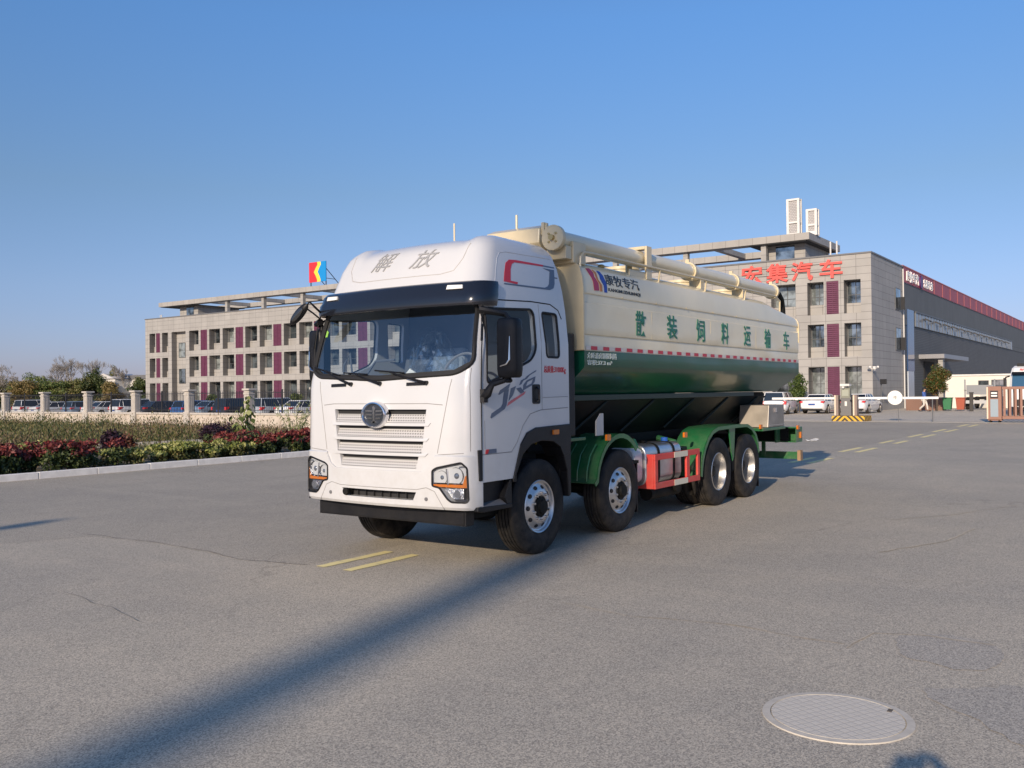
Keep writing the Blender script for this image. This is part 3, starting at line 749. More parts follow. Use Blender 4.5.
for yy in (105.3, 105.0): b = MB(); b.cyl((.9, BL(yy), TOP), (.9, BL(yy), 13.0), .06, n=8); b.build('vent_pipe', MATS['pipe_white'], bt)
# building sign
SIGNR = mat('sign_red', (.75, .10, .08), .5)
fmap = lambda u, v, off: (BX - off, u, v)
st = None
for ch, (y0, y1, z0, z1) in zip('宏集汽车', ((21.5, 19.8, 10.75, 12.2), (19.35, 17.6, 10.72, 12.2), (17.25, 15.6, 10.72, 12.18), (14.95, 13.25, 10.75, 12.16))):
    b = MB(); textfit(b, ch, y0 + .05, y1 - .05, z0 - .12, z1 - .02, lambda u, v, off: (-off, u, v), .06, .16, bold=.020)
    o = b.build('sign_letter', SIGNR); o.location = (BX, 0, 0)
    if st is None:
        st = thing('facade_sign', (BX, 17.4, 10.6), 'large red lettering along the top of the facade near its right corner', 'sign')
    o.parent = st; o.location = (0, -17.4, -10.6)
# brackets behind letters
b = MB()
for z in (11.2, 11.8): b.box(-.06, 0, -4.0, 4.0, z - 10.6, z - 10.57)
b.build('bracket', FRAMEM, st)
# lattice sign boxes seen edge-on on the canopy
LAT = mat('white_frame', (.72, .70, .66), .5, noise=.1)
def sign_tower(y0, y1, z1, lab, x=69.0):
    t = thing('roof_sign_frame', (x, (y0 + y1) / 2, 14.68), lab, 'sign frame', 'white frames on the roof canopy')
    wy = (y1 - y0) / 2 * .96; h = z1 - 14.68; b = MB()
    for sx in (-.3, .3):
        for sy in (-wy, wy): b.box(sx - .08, sx + .08, sy - .10, sy + .10, 0, h)
        for zz, q in ((0, .35), (h * .36, .16), (h - .16, .16)): b.box(sx - .07, sx + .07, -wy + .101, wy - .101, zz, zz + q)
    for sy in (-wy, wy):
        for zz in (0, h * .36, h - .12): b.box(-.219, .219, sy - .06, sy + .06, zz, zz + .12)
    b.build('frame', LAT, t)
    b = MB(); b.box(-.26, .26, -wy + .1, wy - .1, .36, h - .17); b.build('mesh_panel', cladding('pale_slats', (.52, .50, .48), (.26, .25, .25), .14, .14, .022, .6, off=.5), t)
sign_tower(17.5, 18.45, 17.95, 'taller white framed box standing on the roof canopy')
sign_tower(16.05, 16.8, 16.9, 'shorter white framed box standing on the canopy corner')
# striped logo panel on the left roof
t = thing('roof_logo_sign', (68, 75.25, 14.68), 'square red, yellow and blue logo board on struts above the roof', 'sign')
def wavy(u): # u 0..1 height -> offset
    return [0, -.28, -.5, -.28, 0, -.28, -.5, -.2, 0][0]
W2 = 1.45; Z0 = .65; Z1 = 3.05; hz = [0, .12, .3, .5, .7, .86, 1]
off = [0.0, -.05, -.28, -.42, -.2, .02, .02]; off = [0.02, .02, -.2, -.52, -.2, .12, .06]
def strip(name, l, r, m, dx):
    pts = [(W2 - q[0], Z0 + (Z1 - Z0) * h) for q, h in zip(l, hz)] + [(W2 - q[0], Z0 + (Z1 - Z0) * h) for q, h in reversed(list(zip(r, hz)))]
    b = MB(); b.prism(pts, 'x', -dx, .08); b.build(name, m, t)
c1 = [(1.35 + o,) for o in off]; c2 = [(1.95 + o * .9,) for o in off]
strip('red_panel', [(0,)] * 7, c1, mat('logo_red', (.75, .03, .04), .4), .02)
strip('yellow_panel', c1, c2, mat('logo_yellow', (.85, .62, .06), .4), .021)
strip('blue_panel', c2, [(2.9,)] * 7, mat('logo_blue', (.01, .25, .60), .4), .022)
b = MB()
for yy in (1.3, -1.3): b.box(.1, .18, yy - .05, yy + .05, 0, 3.0)
b.tube([(.15, -1.2, 2.3), (3.0, -1.2, 0)], .05, 5); b.tube([(.15, 1.2, 2.3), (3.0, 1.2, 0)], .05, 5); b.box(.1, 1.8, -1.23, -1.17, 1.0, 1.06)
b.build('strut', IRON, t)
# cctv pair on the corner
t = thing('security_camera', (65.98, 10.9, 3.3), 'pair of white security cameras on the building corner', 'camera')
b = MB(); b.box(-.5, .0, -.03, .03, -.02, .03); b.box(-.06, 0, -.1, .1, -.15, .2); b.build('bracket', LAT, t)
for s in (.28, -.3): b = MB(); b.obox((-.5, s, .1), .42, .14, .14, rz=.6, ry=.25); b.build('camera_body', LAT, t)
b = MB(); b.box(-.5, -.46, -.35, .33, .0, .04); b.build('crossbar', LAT, t)

# ================================================================== FACTORY HALL
GCLAD = cladding('grey_wave_cladding', (.118, .119, .118), (.06, .06, .06), 6.0, .16, .03, .6)
GPAN = cladding('grey_panel_cladding', (.122, .124, .12), (.05, .05, .05), 4.9, 4.0, .03, .6)
ft = thing('factory_hall', (76.9, 11.2, 0), 'long dark grey metal clad factory hall with a red band along its roof edge', 'building')
b = MB(); b.box(0, 97, 0, 60, 0, 7.4); b.build('lower_cladding', GCLAD, ft)
b = MB(); b.box(0, 97, -.06, 60, 7.403, 11.15); b.build('upper_cladding', GPAN, ft)
b = MB(); b.box(0, 97, -.14, -.06, 11.153, 12.5); b.box(0, .25, -.14, 60, 11.153, 12.5); b.build('red_band', mat('band_red', (.38, .035, .045), .45, noise=.2, nscale=.4), ft)
b = MB()
for i in range(20): b.box(14 + i * 4.4, 14.25 + i * 4.4, -.165, -.142, 11.16, 12.45)
b.box(0, 97, -.18, .1, 12.503, 12.6)
b.build('band_rib', mat('band_rib', (.5, .12, .10), .5), ft)
b = MB(); b.box(5.2, 75, -.12, -.062, 7.45, 8.72); b.build('window_band', mat('band_glass', (.20, .22, .24), .25, noise=.1, nscale=.3), ft)
b = MB()
for i in range(48): b.box(5.2 + i * 1.45, 5.26 + i * 1.45, -.15, -.12, 7.45, 8.72)
b.box(5.2, 75, -.2, -.12, 8.72, 8.85); b.build('band_mullion', FRAMEM, ft)
for i in range(13):
    b = MB(); b.obox((9.5 + i * 4.8, -.4, 8.25), .9, .5, .12, rx=.5); b.build('vent_flap', mat('vent_dark', (.03, .03, .032), .6), ft)
b = MB(); b.box(1.9, 4.6, -.1, -.01, 3.3, 8.85); b.build('blue_glazing', mat('blue_glass', (.03, .07, .17), .1, spec=.8), ft)
b = MB(); b.box(2.0, 4.4, -.1, -.01, .8, 3.28); b.build('white_glazing', mat('pale_glazing', (.5, .55, .62), .25), ft)
b = MB(); b.box(9.2, 14, -.05, .3, .05, 4.3); b.build('door_recess', DARKIN, ft)
b = MB(); b.box(7.0, 20.5, -2.2, 0, 4.5, 4.9); b.build('door_canopy', mat('canopy_metal', (.3, .3, .31), .35, metal=.5), ft)
b = MB(); b.box(7.4, 8.2, -2.0, -1.6, 0, 4.5); b.build('canopy_column', STONE, ft)
b = MB()
smap = lambda u, v, off: (u, -.142 - off, v)
textfit(b, '康牧专汽', 1.4, 6.6, 11.3, 12.3, smap, 0.0, .08, bold=.02)
textfit(b, '宏集汽车', 8.8, 13.2, 11.35, 12.2, smap, 0.0, .08, bold=.02)
b.build('band_lettering', mat('sign_white', (.85, .84, .82), .5), ft)
b = MB(); b.cyl((7.6, -.26, 11.75), (7.6, -.14, 11.75), .62, n=20); b.build('band_emblem', mat('emblem_purple', (.10, .02, .12), .4), ft)
# far red-roofed continuation
b = MB(); b.box(0, 60, 0, 30, 0, 11.0); o = b.build('far_shed', mat('far_red_shed', (.30, .04, .045), .6, noise=.2)); o.location = (174.5, 11.4, 0)
tag(o, 'dark red shed beyond the end of the factory hall', 'building')

# white prefabricated office
t = thing('white_cabin', (78, 3.0, 0), 'long low white prefabricated cabin behind the folding gate', 'cabin')
b = MB(); b.box(0, 5, -4.5, 4.95, 0, 2.75); b.build('wall', mat('cabin_white', (.72, .68, .6), .6, noise=.06), t)
b = MB(); b.box(-.1, 5.1, -4.6, 5.05, 2.753, 2.88); b.build('roof', LAT, t)
window(1.55, 2.35, 1.6, 2.35, -.0, t, 1, ())
o = window(.2, 1.35, 1.7, 2.4, -.0, t, 2, ())
b = MB(); b.box(-.05, -.003, 1.6, 2.2, .05, 1.55); b.build('door', mat('door_grey', (.5, .49, .46), .5), t)
# ================================================================== THE TANKER TRUCK
T = thing('tanker_truck', (0, 0, 0), 'white cabbed four axle bulk feed tanker with cream and green tank parked in the foreground', 'truck')
CX = [(.6, -1.27), (1.2, -1.26), (1.9, -1.24), (2.0, -1.225), (2.75, -1.00), (3.03, -.93), (3.3, -.835), (3.45, -.755), (3.52, -.69), (3.575, -.60), (3.615, -.48), (3.64, -.33), (3.65, -.15)]
CW = [(.6, 1.25), (2.40, 1.25), (2.80, 1.215), (3.05, 1.18), (3.30, 1.125), (3.45, 1.075), (3.52, 1.03), (3.575, .97), (3.615, .88), (3.64, .78), (3.65, .62)]
CR = [(.6, .74), (2.4, .73), (2.9, .72), (3.3, .69), (3.52, .64), (3.6, .58), (3.65, .4)]
BOW = .13; RC = .17; RX = .19
def fx(y, z):
    w_ = lerp_tab(CW, z); c = lerp_tab(CX, z); a = min(abs(y), w_)
    e = w_ - RC
    if a <= e: return c + BOW * (a / w_) ** 2
    x0 = c + BOW * (e / w_) ** 2; t = min(1, (a - e) / RC)
    return x0 + RX * (1 - math.sqrt(max(0, 1 - t * t)))
def cw(z): return lerp_tab(CW, z)
def zdip(y, z):
    t = max(0, min(1, (z - 3.2) / .4)); s = max(0, min(1, (.86 - abs(y)) / .16)); s = s * s * (3 - 2 * s)
    return z - .045 * t * s
def contour(z, inset=0.0, xr=None):
    w_ = cw(z); pts = []; xr = lerp_tab(CR, z) if xr is None else xr
    e = w_ - RC; xc = fx(w_, z)
    for i in range(7): pts.append((xr + (xc - xr) * i / 7, -w_))
    for i in range(9):
        a = PI / 2 * i / 8; y = -(e + RC * math.cos(a)); pts.append((fx(y, z), y))
    for i in range(1, 28): y = -e + 2 * e * i / 28; pts.append((fx(y, z), y))
    for i in range(9):
        a = PI / 2 * (8 - i) / 8; y = (e + RC * math.cos(a)); pts.append((fx(y, z), y))
    for i in range(7): pts.append((xc + (xr - xc) * (i + 1) / 7, w_))
    if inset:
        pts = [(min(max(x, 0) * 0 + x + (inset if x < -.3 else 0), xr - inset), max(-w_ + inset, min(w_ - inset, y))) for x, y in pts]
    return pts
zs_ = [.91, 1.25, 1.6, 1.9, 2.0, 2.2, 2.4, 2.6, 2.8, 2.95, 3.05, 3.2, 3.3, 3.4, 3.45, 3.5, 3.54, 3.575, 3.6, 3.62, 3.635, 3.645, 3.65]
b = MB(); b.loft([[(x, y, zdip(y, z)) for x, y in contour(z)] for z in zs_])
outer = mesh_of(b)
b = MB(); b.loft([[(x, y, z) for x, y in contour(z, .06)] for z in (1.42, 1.7, 1.95, 2.05, 2.4, 2.8, 3.0, 3.2, 3.3)])
inner = mesh_of(b)
def prism_mesh(poly, ax, a, c): b = MB(); b.prism(poly, ax, a, c); return mesh_of(b)
WS = rnd_poly([(-1.185, 2.14), (-1.02, 2.045), (0, 2.0), (1.02, 2.045), (1.185, 2.14), (1.12, 2.80), (-1.12, 2.80)], .10)
SW = rnd_poly([(-.90, 1.93), (-.885, 2.73), (-.01, 2.775), (.035, 2.72), (.035, 2.31), (-.06, 2.20), (-.45, 2.07)], .07)
QW = rnd_poly([(.20, 2.757), (.515, 2.752), (.525, 2.242), (.255, 2.242)], .045)
ARCH = [(-.455, .5), (-.455, .89), (-.30, 1.27), (-.18, 1.39), (0, 1.44), (.68, 1.455), (1.2, 1.455), (1.2, .5)]
cut = [inner, prism_mesh(WS, 'x', -2.2, -.45), prism_mesh(SW, 'y', -2, 2), prism_mesh(QW, 'y', -2, 2), prism_mesh(ARCH, 'y', -2, 2)]
# inner wheel well
GR = [(1.655, .68, .66), (1.495, .66, .64), (1.335, .65, .62), (1.172, .59, .55)]
for z, a, c in GR:
    cut.append(prism_mesh([(-a, z + .018), (a, z + .018), (c, z - .125), (-c, z - .125)], 'x', -2, -1.10))
shellm = boolean(outer, cut)
shellm.materials.clear(); shellm.materials.append(WHITE)
cab = mk('cab', shellm, T, smooth=30, bevel=.008)
def fm(u, v, off): return (fx(u, v) - off, u, zdip(u, v))
def sm(u, v, off): return (u, -(cw(v) + off), v)
def smf(u, v, off): return (u, (cw(v) + off), v)
ZC = [2.0, 2.2, 2.4, 2.6, 2.8, 2.95, 3.05, 3.2, 3.3, 3.4, 3.45, 3.5]
YC = [-1.2, -1.15, -1.1, -1.05, -.9, -.7, -.5, -.3, -.1, .1, .3, .5, .7, .9, 1.05, 1.1, 1.15, 1.2]
# grille: louvre lips, perforated meshes
def perf():
    m = bpy.data.materials.new('perforated_grille'); m.use_nodes = True
    n = m.node_tree; b = n.nodes['Principled BSDF']; b.inputs['Roughness'].default_value = .4
    tc = n.nodes.new('ShaderNodeTexCoord'); sp = n.nodes.new('ShaderNodeSeparateXYZ'); n.links.new(tc.outputs['Object'], sp.inputs[0])
    cb = n.nodes.new('ShaderNodeCombineXYZ'); n.links.new(sp.outputs[1], cb.inputs[0]); n.links.new(sp.outputs[2], cb.inputs[1])
    br = n.nodes.new('ShaderNodeTexBrick'); n.links.new(cb.outputs[0], br.inputs['Vector']); br.offset = .5
    br.inputs['Scale'].default_value = 1; br.inputs['Brick Width'].default_value = .033; br.inputs['Row Height'].default_value = .028; br.inputs['Mortar Size'].default_value = .0075
    for k in ('Color1', 'Color2'): br.inputs[k].default_value = (.16, .155, .15, 1)
    br.inputs['Mortar'].default_value = (.52, .51, .50, 1)
    n.links.new(br.outputs[0], b.inputs['Base Color']); return m
PERF = perf()
g = None
for i, (z, a, c) in enumerate(GR):
    b = MB(); dz = .125
    v = []; n = 24
    # sloping panel from the slot's back bottom to the front lip
    for k in range(n + 1):
        u = -1 + 2 * k / n
        v += [(fx(u * a, z) + .045, u * (a - .012), z - .034), (fx(u * c, z - dz) - .004, u * (c - .004), z - dz + .004)]
    f = [(2 * k, 2 * k + 2, 2 * k + 3, 2 * k + 1) for k in range(n)]
    b.add(v, f); o = b.build('grille_mesh', PERF, T, smooth=True)
    b = MB(); v = []
    for k in range(n + 1):
        u = -1 + 2 * k / n
        v += [(fx(u * a, z) + .05, u * (a - .003), z + .014), (fx(u * a, z) + .052, u * (a - .006), z - .040)]
    b.add(v, f); b.build('air_slot', DARKIN, T)
    if i < 3:
        b = MB(); patch(b, [(-a - .06, z - dz - .0), (-c - .05, z - dz - .034), (c + .05, z - dz - .034), (a + .06, z - dz)], fm, -.01, .012, cu=YC); b.build('grille_lip', WHITE, T, smooth=30, bevel=.006)
# bonnet flap outline and corner seams
def seam(mapf, pts, r=.005, nm='panel_gap', closed=False, par=None, m=RUBBERSEAL, steps=6):
    P = []
    for (a, c), (d, e) in zip(pts, pts[1:]):
        for k in range(steps): t = k / steps; P.append(mapf(a + (d - a) * t, c + (e - c) * t, .0))
    P.append(mapf(*pts[-1], 0.0))
    b = MB(); b.tube(P, r, 5); return b.build(nm, m, par or cab)
GAP = mat('gap_shadow_rubber', (.26, .25, .24), .8)
seam(fm, [(-.98, 1.99), (-.93, 1.75), (-.82, 1.215)], .004, m=GAP); seam(fm, [(.82, 1.215), (.93, 1.75), (.98, 1.99)], .004, m=GAP)
seam(fm, [(-1.13, 1.22), (-.83, 1.20)], .004, m=GAP); seam(fm, [(1.13, 1.22), (.83, 1.20)], .004, m=GAP)
seam(fm, [(-.88, 1.72), (-.70, 1.735), (.70, 1.735), (.88, 1.72)], .004, m=GAP)
for s, f_ in ((1, sm), (-1, smf)):
    seam(f_, [(-1.0, .93), (-1.0, 1.9), (-.985, 2.3), (-.955, 2.62), (-.9, 2.80), (-.80, 2.83), (.0, 2.865), (.40, 2.86), (.56, 2.80), (.62, 2.70)], .007)
    seam(f_, [(.145, 1.64), (.145, 2.84)], .004, m=GAP)
    seam(f_, [(-1.0, 1.2), (-.47, 1.2), (-.36, 1.30), (-.25, 1.47), (-.1, 1.60), (.12, 1.64), (.70, 1.655)], .0045, m=GAP)
    seam(f_, [(-.95, 1.26), (-.95, 1.55)], .003, m=GAP)
    seam(f_, [(.16, 1.78), (.70, 1.785)], .003, m=GAP)
# corner air deflector vertical crease
seam(fm, [(-1.19, 1.24), (-1.185, 1.8), (-1.175, 2.1)], .004, m=GAP); seam(fm, [(1.19, 1.24), (1.185, 1.8), (1.175, 2.1)], .004, m=GAP)
# glazing
def pane(poly, mapf, nm, m, cu, cv, inset=.02, par=T, seal=.016):
    b = MB(); v, f = flat(poly, (), cu, cv); b.add([mapf(p, q, -inset) for p, q in v], f); o = b.build(nm, m, par, smooth=True)
    k = MB(); pp = []
    for i in range(len(poly)):
        a = poly[i]; c = poly[(i + 1) % len(poly)]; L = math.dist(a, c); n = max(1, int(L / .12))
        for j in range(n): t = j / n; pp.append(mapf(a[0] + (c[0] - a[0]) * t, a[1] + (c[1] - a[1]) * t, -.004))
    k.tube(pp, seal, 6, closed=True); k.build('window_seal', RUBBERSEAL, o)
    return o
ws = pane(WS, fm, 'windscreen', WSGLASS, YC, [2.2, 2.4, 2.6], seal=.026)
for f_ in (sm, smf):
    pane(SW, f_, 'door_window', SIDEGLASS, [-.6, -.3], [2.2, 2.4, 2.6], seal=.014)
    pane(QW, f_, 'quarter_window', SIDEGLASS, [], [2.4, 2.6], seal=.014)
# black lower band of the windscreen
b = MB(); patch(b, [(-1.16, 2.13), (-1.0, 2.04), (0, 1.995), (1.0, 2.04), (1.16, 2.13), (1.15, 2.17), (.98, 2.085), (0, 2.045), (-.98, 2.085), (-1.15, 2.17)], fm, -.03, -.008, cu=YC); b.build('windscreen_band', RUBBERSEAL, ws)
# sticker
b = MB(); patch(b, [(1.055, 2.52), (1.09, 2.52), (1.085, 2.60), (1.05, 2.58)], fm, -.018, -.014); b.build('green_sticker', mat('sticker_green', (.25, .5, .08), .5), ws)
b = MB(); patch(b, [(-.50, 2.06), (-.36, 2.06), (-.42, 2.115), (-.40, 2.11)], fm, -.05, -.03); b.build('paper_slip', mat('paper', (.75, .72, .65), .8), ws)
# sun visor
def visor_pt(s, off, z):
    """s from -1 to 1 along the visor"""
    L = 1.0; y = s * 1.32
    zc = 2.9
    if abs(y) <= 1.13: yy = y; x = fx(yy, zc); nx, ny = -1, 0
    sg = 1 if s > 0 else -1
    w_ = cw(zc); e = w_ - RC
    # arc-length-like param
    if abs(s) < .70:
        y = s / .70 * e; x = fx(y, zc); d = -2 * BOW * y / w_ ** 2; n = Vector((-1, -d * -1 * -1, 0)); n = Vector((-1, .22 * y, 0)).normalized()
    elif abs(s) < .86:
        a = (abs(s) - .70) / .16 * PI / 2; y = sg * (e + RC * math.sin(a)); x = fx(y, zc); n = Vector((-math.cos(a), sg * math.sin(a), 0))
    else:
        q = (abs(s) - .86) / .14; y = sg * w_; x = fx(w_, zc) + q * .01; n = Vector((0, sg, 0))
    taper = 1.0 if abs(s) < .74 else 1 - .72 * min(1, (abs(s) - .74) / .14)
    dx = (lerp_tab(CX, z) - lerp_tab(CX, zc)) * (1 if abs(s) < .86 else .8)
    return (x + n.x * off * taper + dx, y + n.y * off * taper, z)
prof = [(-.02, 3.035), (.07, 3.03), (.105, 2.99), (.115, 2.92), (.135, 2.885), (.135, 2.80), (.12, 2.765), (.095, 2.765), (.095, 2.85), (.05, 2.93), (-.02, 2.95)]
rings = []
NS = 72
for i in range(NS + 1):
    s = -1 + 2 * i / NS; k = 1 if abs(s) < .93 else max(.0, 1 - (abs(s) - .93) / .07) ** .5 * .75 + .25
    rings.append([visor_pt(s, o_, 2.9 + (z - 2.9) * k) for o_, z in prof])
b = MB(); b.loft(rings); visor = b.build('sun_visor', GLOSSBLK, T, smooth=40)
for s0 in (-.60, .62):
    b = MB(); pts = [visor_pt(s0 + d, .124, z) for d, z in ((-.065, 2.945), (.065, 2.945), (.06, 2.99), (-.06, 2.985))]; pts2 = [visor_pt(s0 + d, .08, z) for d, z in ((-.065, 2.945), (.065, 2.945), (.06, 2.99), (-.06, 2.985))]
    b.add(pts + pts2, [(0, 1, 2, 3), (7, 6, 5, 4), (0, 4, 5, 1), (1, 5, 6, 2), (2, 6, 7, 3), (3, 7, 4, 0)]); b.build('marker_lamp', mat('white_lens', (.8, .79, .74), .2, coat=.5), visor)
# bumper
b = MB(); zb = [.63, .66, .9, 1.1, 1.185, 1.20]
def bcont(z):
    k = {.63: .02, .66: .0, 1.20: .02}.get(z, 0); p = []
    for i in range(57):
        y = -1.25 + 2.5 * i / 56; yy = math.copysign(min(abs(y), 1.25), y)
        p.append((fx(yy, 1.0) - .025 + k, y * (1 - k * .4)))
    x_ = -.985
    return [(x_, -1.25 + k)] + p + [(x_, 1.25 - k), (-.99, .8), (-1.0, 0), (-.99, -.8)]
b.loft([[(x, y, z) for x, y in bcont(z)] for z in zb]); bo = mesh_of(b)
SLOT = [(-.57, .80), (-.53, .715), (.47, .715), (.52, .80)]
HLP = rnd_poly([(.775, 1.035), (.83, 1.065), (1.12, 1.125), (1.175, 1.07), (1.185, .74), (1.165, .715), (1.0, .715), (.955, .745), (.86, .86), (.775, .875)], .02, 3)
cuts = [prism_mesh(SLOT, 'x', -2, -1.15)]
cuts.append(prism_mesh([(-.80, 1.4), (-.795, 1.17), (-.73, 1.07), (-.64, 1.02), (.64, 1.02), (.73, 1.07), (.795, 1.17), (.80, 1.4)], 'x', -2, -.9))
for s in (-1, 1): cuts.append(prism_mesh([(s * a, c) for a, c in HLP], 'x', -2, -1.03))
bmesh_ = boolean(bo, cuts); bmesh_.materials.clear(); bmesh_.materials.append(WHITE)
bump = mk('bumper', bmesh_, T, smooth=30, bevel=.006)
def bm_(u, v, off): return (fx(u, 1.0) - .025 - off, u, v)
seam(bm_, [(-.92, .635), (-.80, .82), (-.70, .855), (-.58, .83), (.55, .83), (.70, .855), (.80, .82), (.92, .635)], .0035, m=GAP, par=bump)
b = MB(); b.box(-1.17, -1.155, -.56, .51, .70, .81)
for k in range(9): b.box(-1.2, -1.17, -.5 + k * .12, -.49 + k * .12, .72, .8)
b.build('lower_grille', DARKIN, bump)
b = MB(); b.cyl((-1.26, .45, .76), (-1.2, .45, .76), .028, n=12); b.cyl((-1.29, .45, .76), (-1.26, .45, .76), .04, n=12); b.build('tow_hook', CHASSIS, bump)
for s in (-.70, .72): b = MB(); x_ = fx(s, 1) - .028; b.cyl((x_ - .006, s, .735), (x_ + .01, s, .735), .02, n=12); b.build('parking_sensor', GREYMET, bump)
for s in (-1, 1):
    h = MB()
    v = [(a * s, c) for a, c in HLP]; n = len(v)
    V = [(fx(a, 1.0) - .02, a, c) for a, c in v] + [(fx(a, 1.0) + .055, a * .985, c) for a, c in v]
    h.add(V, [(i, (i + 1) % n, (i + 1) % n + n, i + n) for i in range(n)] + [tuple(range(2 * n - 1, n - 1, -1))])
    H = h.build('headlight', mat('lamp_housing', (.10, .10, .11), .28, metal=.6), T)
    b = MB(); pp = []
    for i_ in range(len(HLP)):
        a0 = HLP[i_]; a1 = HLP[(i_ + 1) % len(HLP)]; m_ = max(1, int(math.dist(a0, a1) / .05))
        for j_ in range(m_): q_ = (a0[0] + (a1[0] - a0[0]) * j_ / m_, a0[1] + (a1[1] - a0[1]) * j_ / m_); pp.append((fx(q_[0], 1.0) - .026, s * q_[0], q_[1]))
    b.tube(pp, .0105, 6, closed=True); b.build('lamp_bezel', BLACK, H)
    # reflectors
    for (yc, zc, r_) in ((.875, .965, .068), (1.045, .985, .085)):
        b = MB(); c = (fx(yc, 1) + .028, s * yc, zc)
        b.lathe([(.004, .03), (r_ * .4, .026), (r_ * .75, .008), (r_, -.03), (r_ * 1.06, -.035), (r_ * 1.06, .03)], 20, 'x', c); b.build('reflector', mat('reflector_chrome', (.26, .27, .29), .2, metal=1.0, bump=1.0, bscale=34), H, smooth=50)
        b = MB(); b.sphere((c[0] - .015, c[1], c[2]), r_ * .42, (.8, 1, 1), 12, 8); b.build('projector_lens', mat('lens_bulb', (.25, .27, .3), .05, metal=.6), H, smooth=True)
    b = MB()
    b.obox((fx(.955, 1) + .0, s * .955, .975), .05, .016, .17, rx=.12 * s); b.obox((fx(1.0, 1) + .03, s * 1.0, 1.06), .03, .30, .02, rx=.17 * s)
    b.build('divider', CHROME, H)
    mp = lambda u, v, off: (fx(u, 1.0) - .022 - off, u, v)
    b = MB(); pp = [(.785, .895), (1.13, .898), (1.155, .985), (1.174, 1.0), (1.178, .865), (.87, .868), (.785, .877)]; pp = [(a * s, c) for a, c in pp]
    patch(b, pp, mp, -.03, -.002, cu=[s * q for q in (.9, 1.0, 1.08, 1.11, 1.14)]); b.build('indicator', AMBER, H)
    b = MB(); pp = [(.885, .85), (1.12, .852), (1.12, .745), (1.0, .745)]; pp = [(a * s, c) for a, c in pp]
    patch(b, pp, mp, -.06, -.035, cu=[s * q for q in (.95, 1.0, 1.08)]); b.build('fog_lamp', mat('silver_reflector', (.6, .6, .62), .18, metal=.9, bump=.6, bscale=60), H)
    b = MB(); b.cyl((fx(1.06, 1) + .02, s * 1.06, .80), (fx(1.06, 1) - .012, s * 1.06, .80), .038, .042, 16); b.build('fog_bulb', CHROME, H)
    b = MB(); v, f = flat([(a * s, c) for a, c in HLP], (), [s * q for q in (.85, .95, 1.03, 1.08, 1.11, 1.14, 1.16)], [.8, .9, 1.0]); b.add([mp(p, q, .0) for p, q in v], f); b.build('clear_cover', CLEAR, H, smooth=True)
# black under-bumper bar
b = MB(); b.box(-1.09, -.95, -1.10, 1.07, .455, .61); b.box(-1.10, -1.089, -1.075, 1.045, .47, .595); b.build('underrun_bar', BLACK, T, bevel=.012)
b = MB(); b.box(-.95, -.3, -1.0, 1.0, .50, .62); b.build('under_tray', CHASSIS, T)
# emblem
ex = fx(0, 1.61) - .012
b = MB(); b.lathe([(.118, -.0), (.118, -.035), (.126, -.048), (.138, -.045), (.145, -.025), (.148, .012), (.118, .012)], 40, 'x', (ex, 0, 1.615), closed=True); em = b.build('emblem', CHROME, T, smooth=40); em.scale = (1, 1.27, 1)
b = MB(); b.cyl((ex - .018, 0, 1.615), (ex + .01, 0, 1.615), .119, n=36); b.build('emblem_disc', mat('emblem_dark', (.03, .035, .045), .3, coat=.5), em)
b = MB()
b.prism([(-.012, 1.53), (.012, 1.53), (.010, 1.66), (.014, 1.70), (.0, 1.712), (-.020, 1.685), (-.010, 1.66)], 'x', ex - .034, ex - .018)
b.prism([(-.030, 1.53), (.030, 1.53), (.022, 1.545), (-.022, 1.545)], 'x', ex - .034, ex - .0181)
for k, (z_, l_) in enumerate(((1.655, .095), (1.615, .09), (1.575, .075))):
    for s in (-1, 1): b.prism([(s * .022, z_ - .009), (s * l_, z_ - .004), (s * (l_ + .004), z_ + .010), (s * .022, z_ + .009)], 'x', ex - .032, ex - .018)
b.build('emblem_figure', CHROME, em)
# small black vents and wipers under the windscreen
for yc in (-.55, .62):
    b = MB(); patch(b, [(yc - .13, 1.93), (yc + .13, 1.925), (yc + .13, 1.96), (yc - .13, 1.965)], fm, -.005, .012, cu=[yc]); b.build('cowl_vent', BLACK, T, bevel=.004)
def wiper(y0, y1, yb0, yb1, zb0, zb1):
    z0 = 1.955
    b = MB(); b.cyl((fx(y0, z0) + .02, y0, z0), (fx(y0, z0) - .035, y0, z0), .022, n=10)
    e = ((yb0 + yb1) / 2, (zb0 + zb1) / 2)
    p0 = (fx(y0, z0) - .03, y0, z0); p2 = (fx(e[0], e[1]) - .035, e[0], e[1]); p1 = (fx((y0 + e[0]) / 2, (z0 + e[1]) / 2) - .055, y0 + (e[0] - y0) * .45, z0 + (e[1] - z0) * .45)
    b.tube([p0, p1, p2], [.018, .012, .008], 6); w_ = b.build('wiper', BLACK, T)
    b = MB(); b.tube([(fx(yb0 + (yb1 - yb0) * t / 6, zb0 + (zb1 - zb0) * t / 6) - .018, yb0 + (yb1 - yb0) * t / 6, zb0 + (zb1 - zb0) * t / 6) for t in range(7)], .009, 5); b.build('wiper_blade', BLACK, w_)
wiper(.40, .9, .62, 1.13, 2.06, 2.16); wiper(-.05, .4, .15, .55, 2.06, 2.085); wiper(-.68, -.2, -.38, .05, 2.065, 2.10)
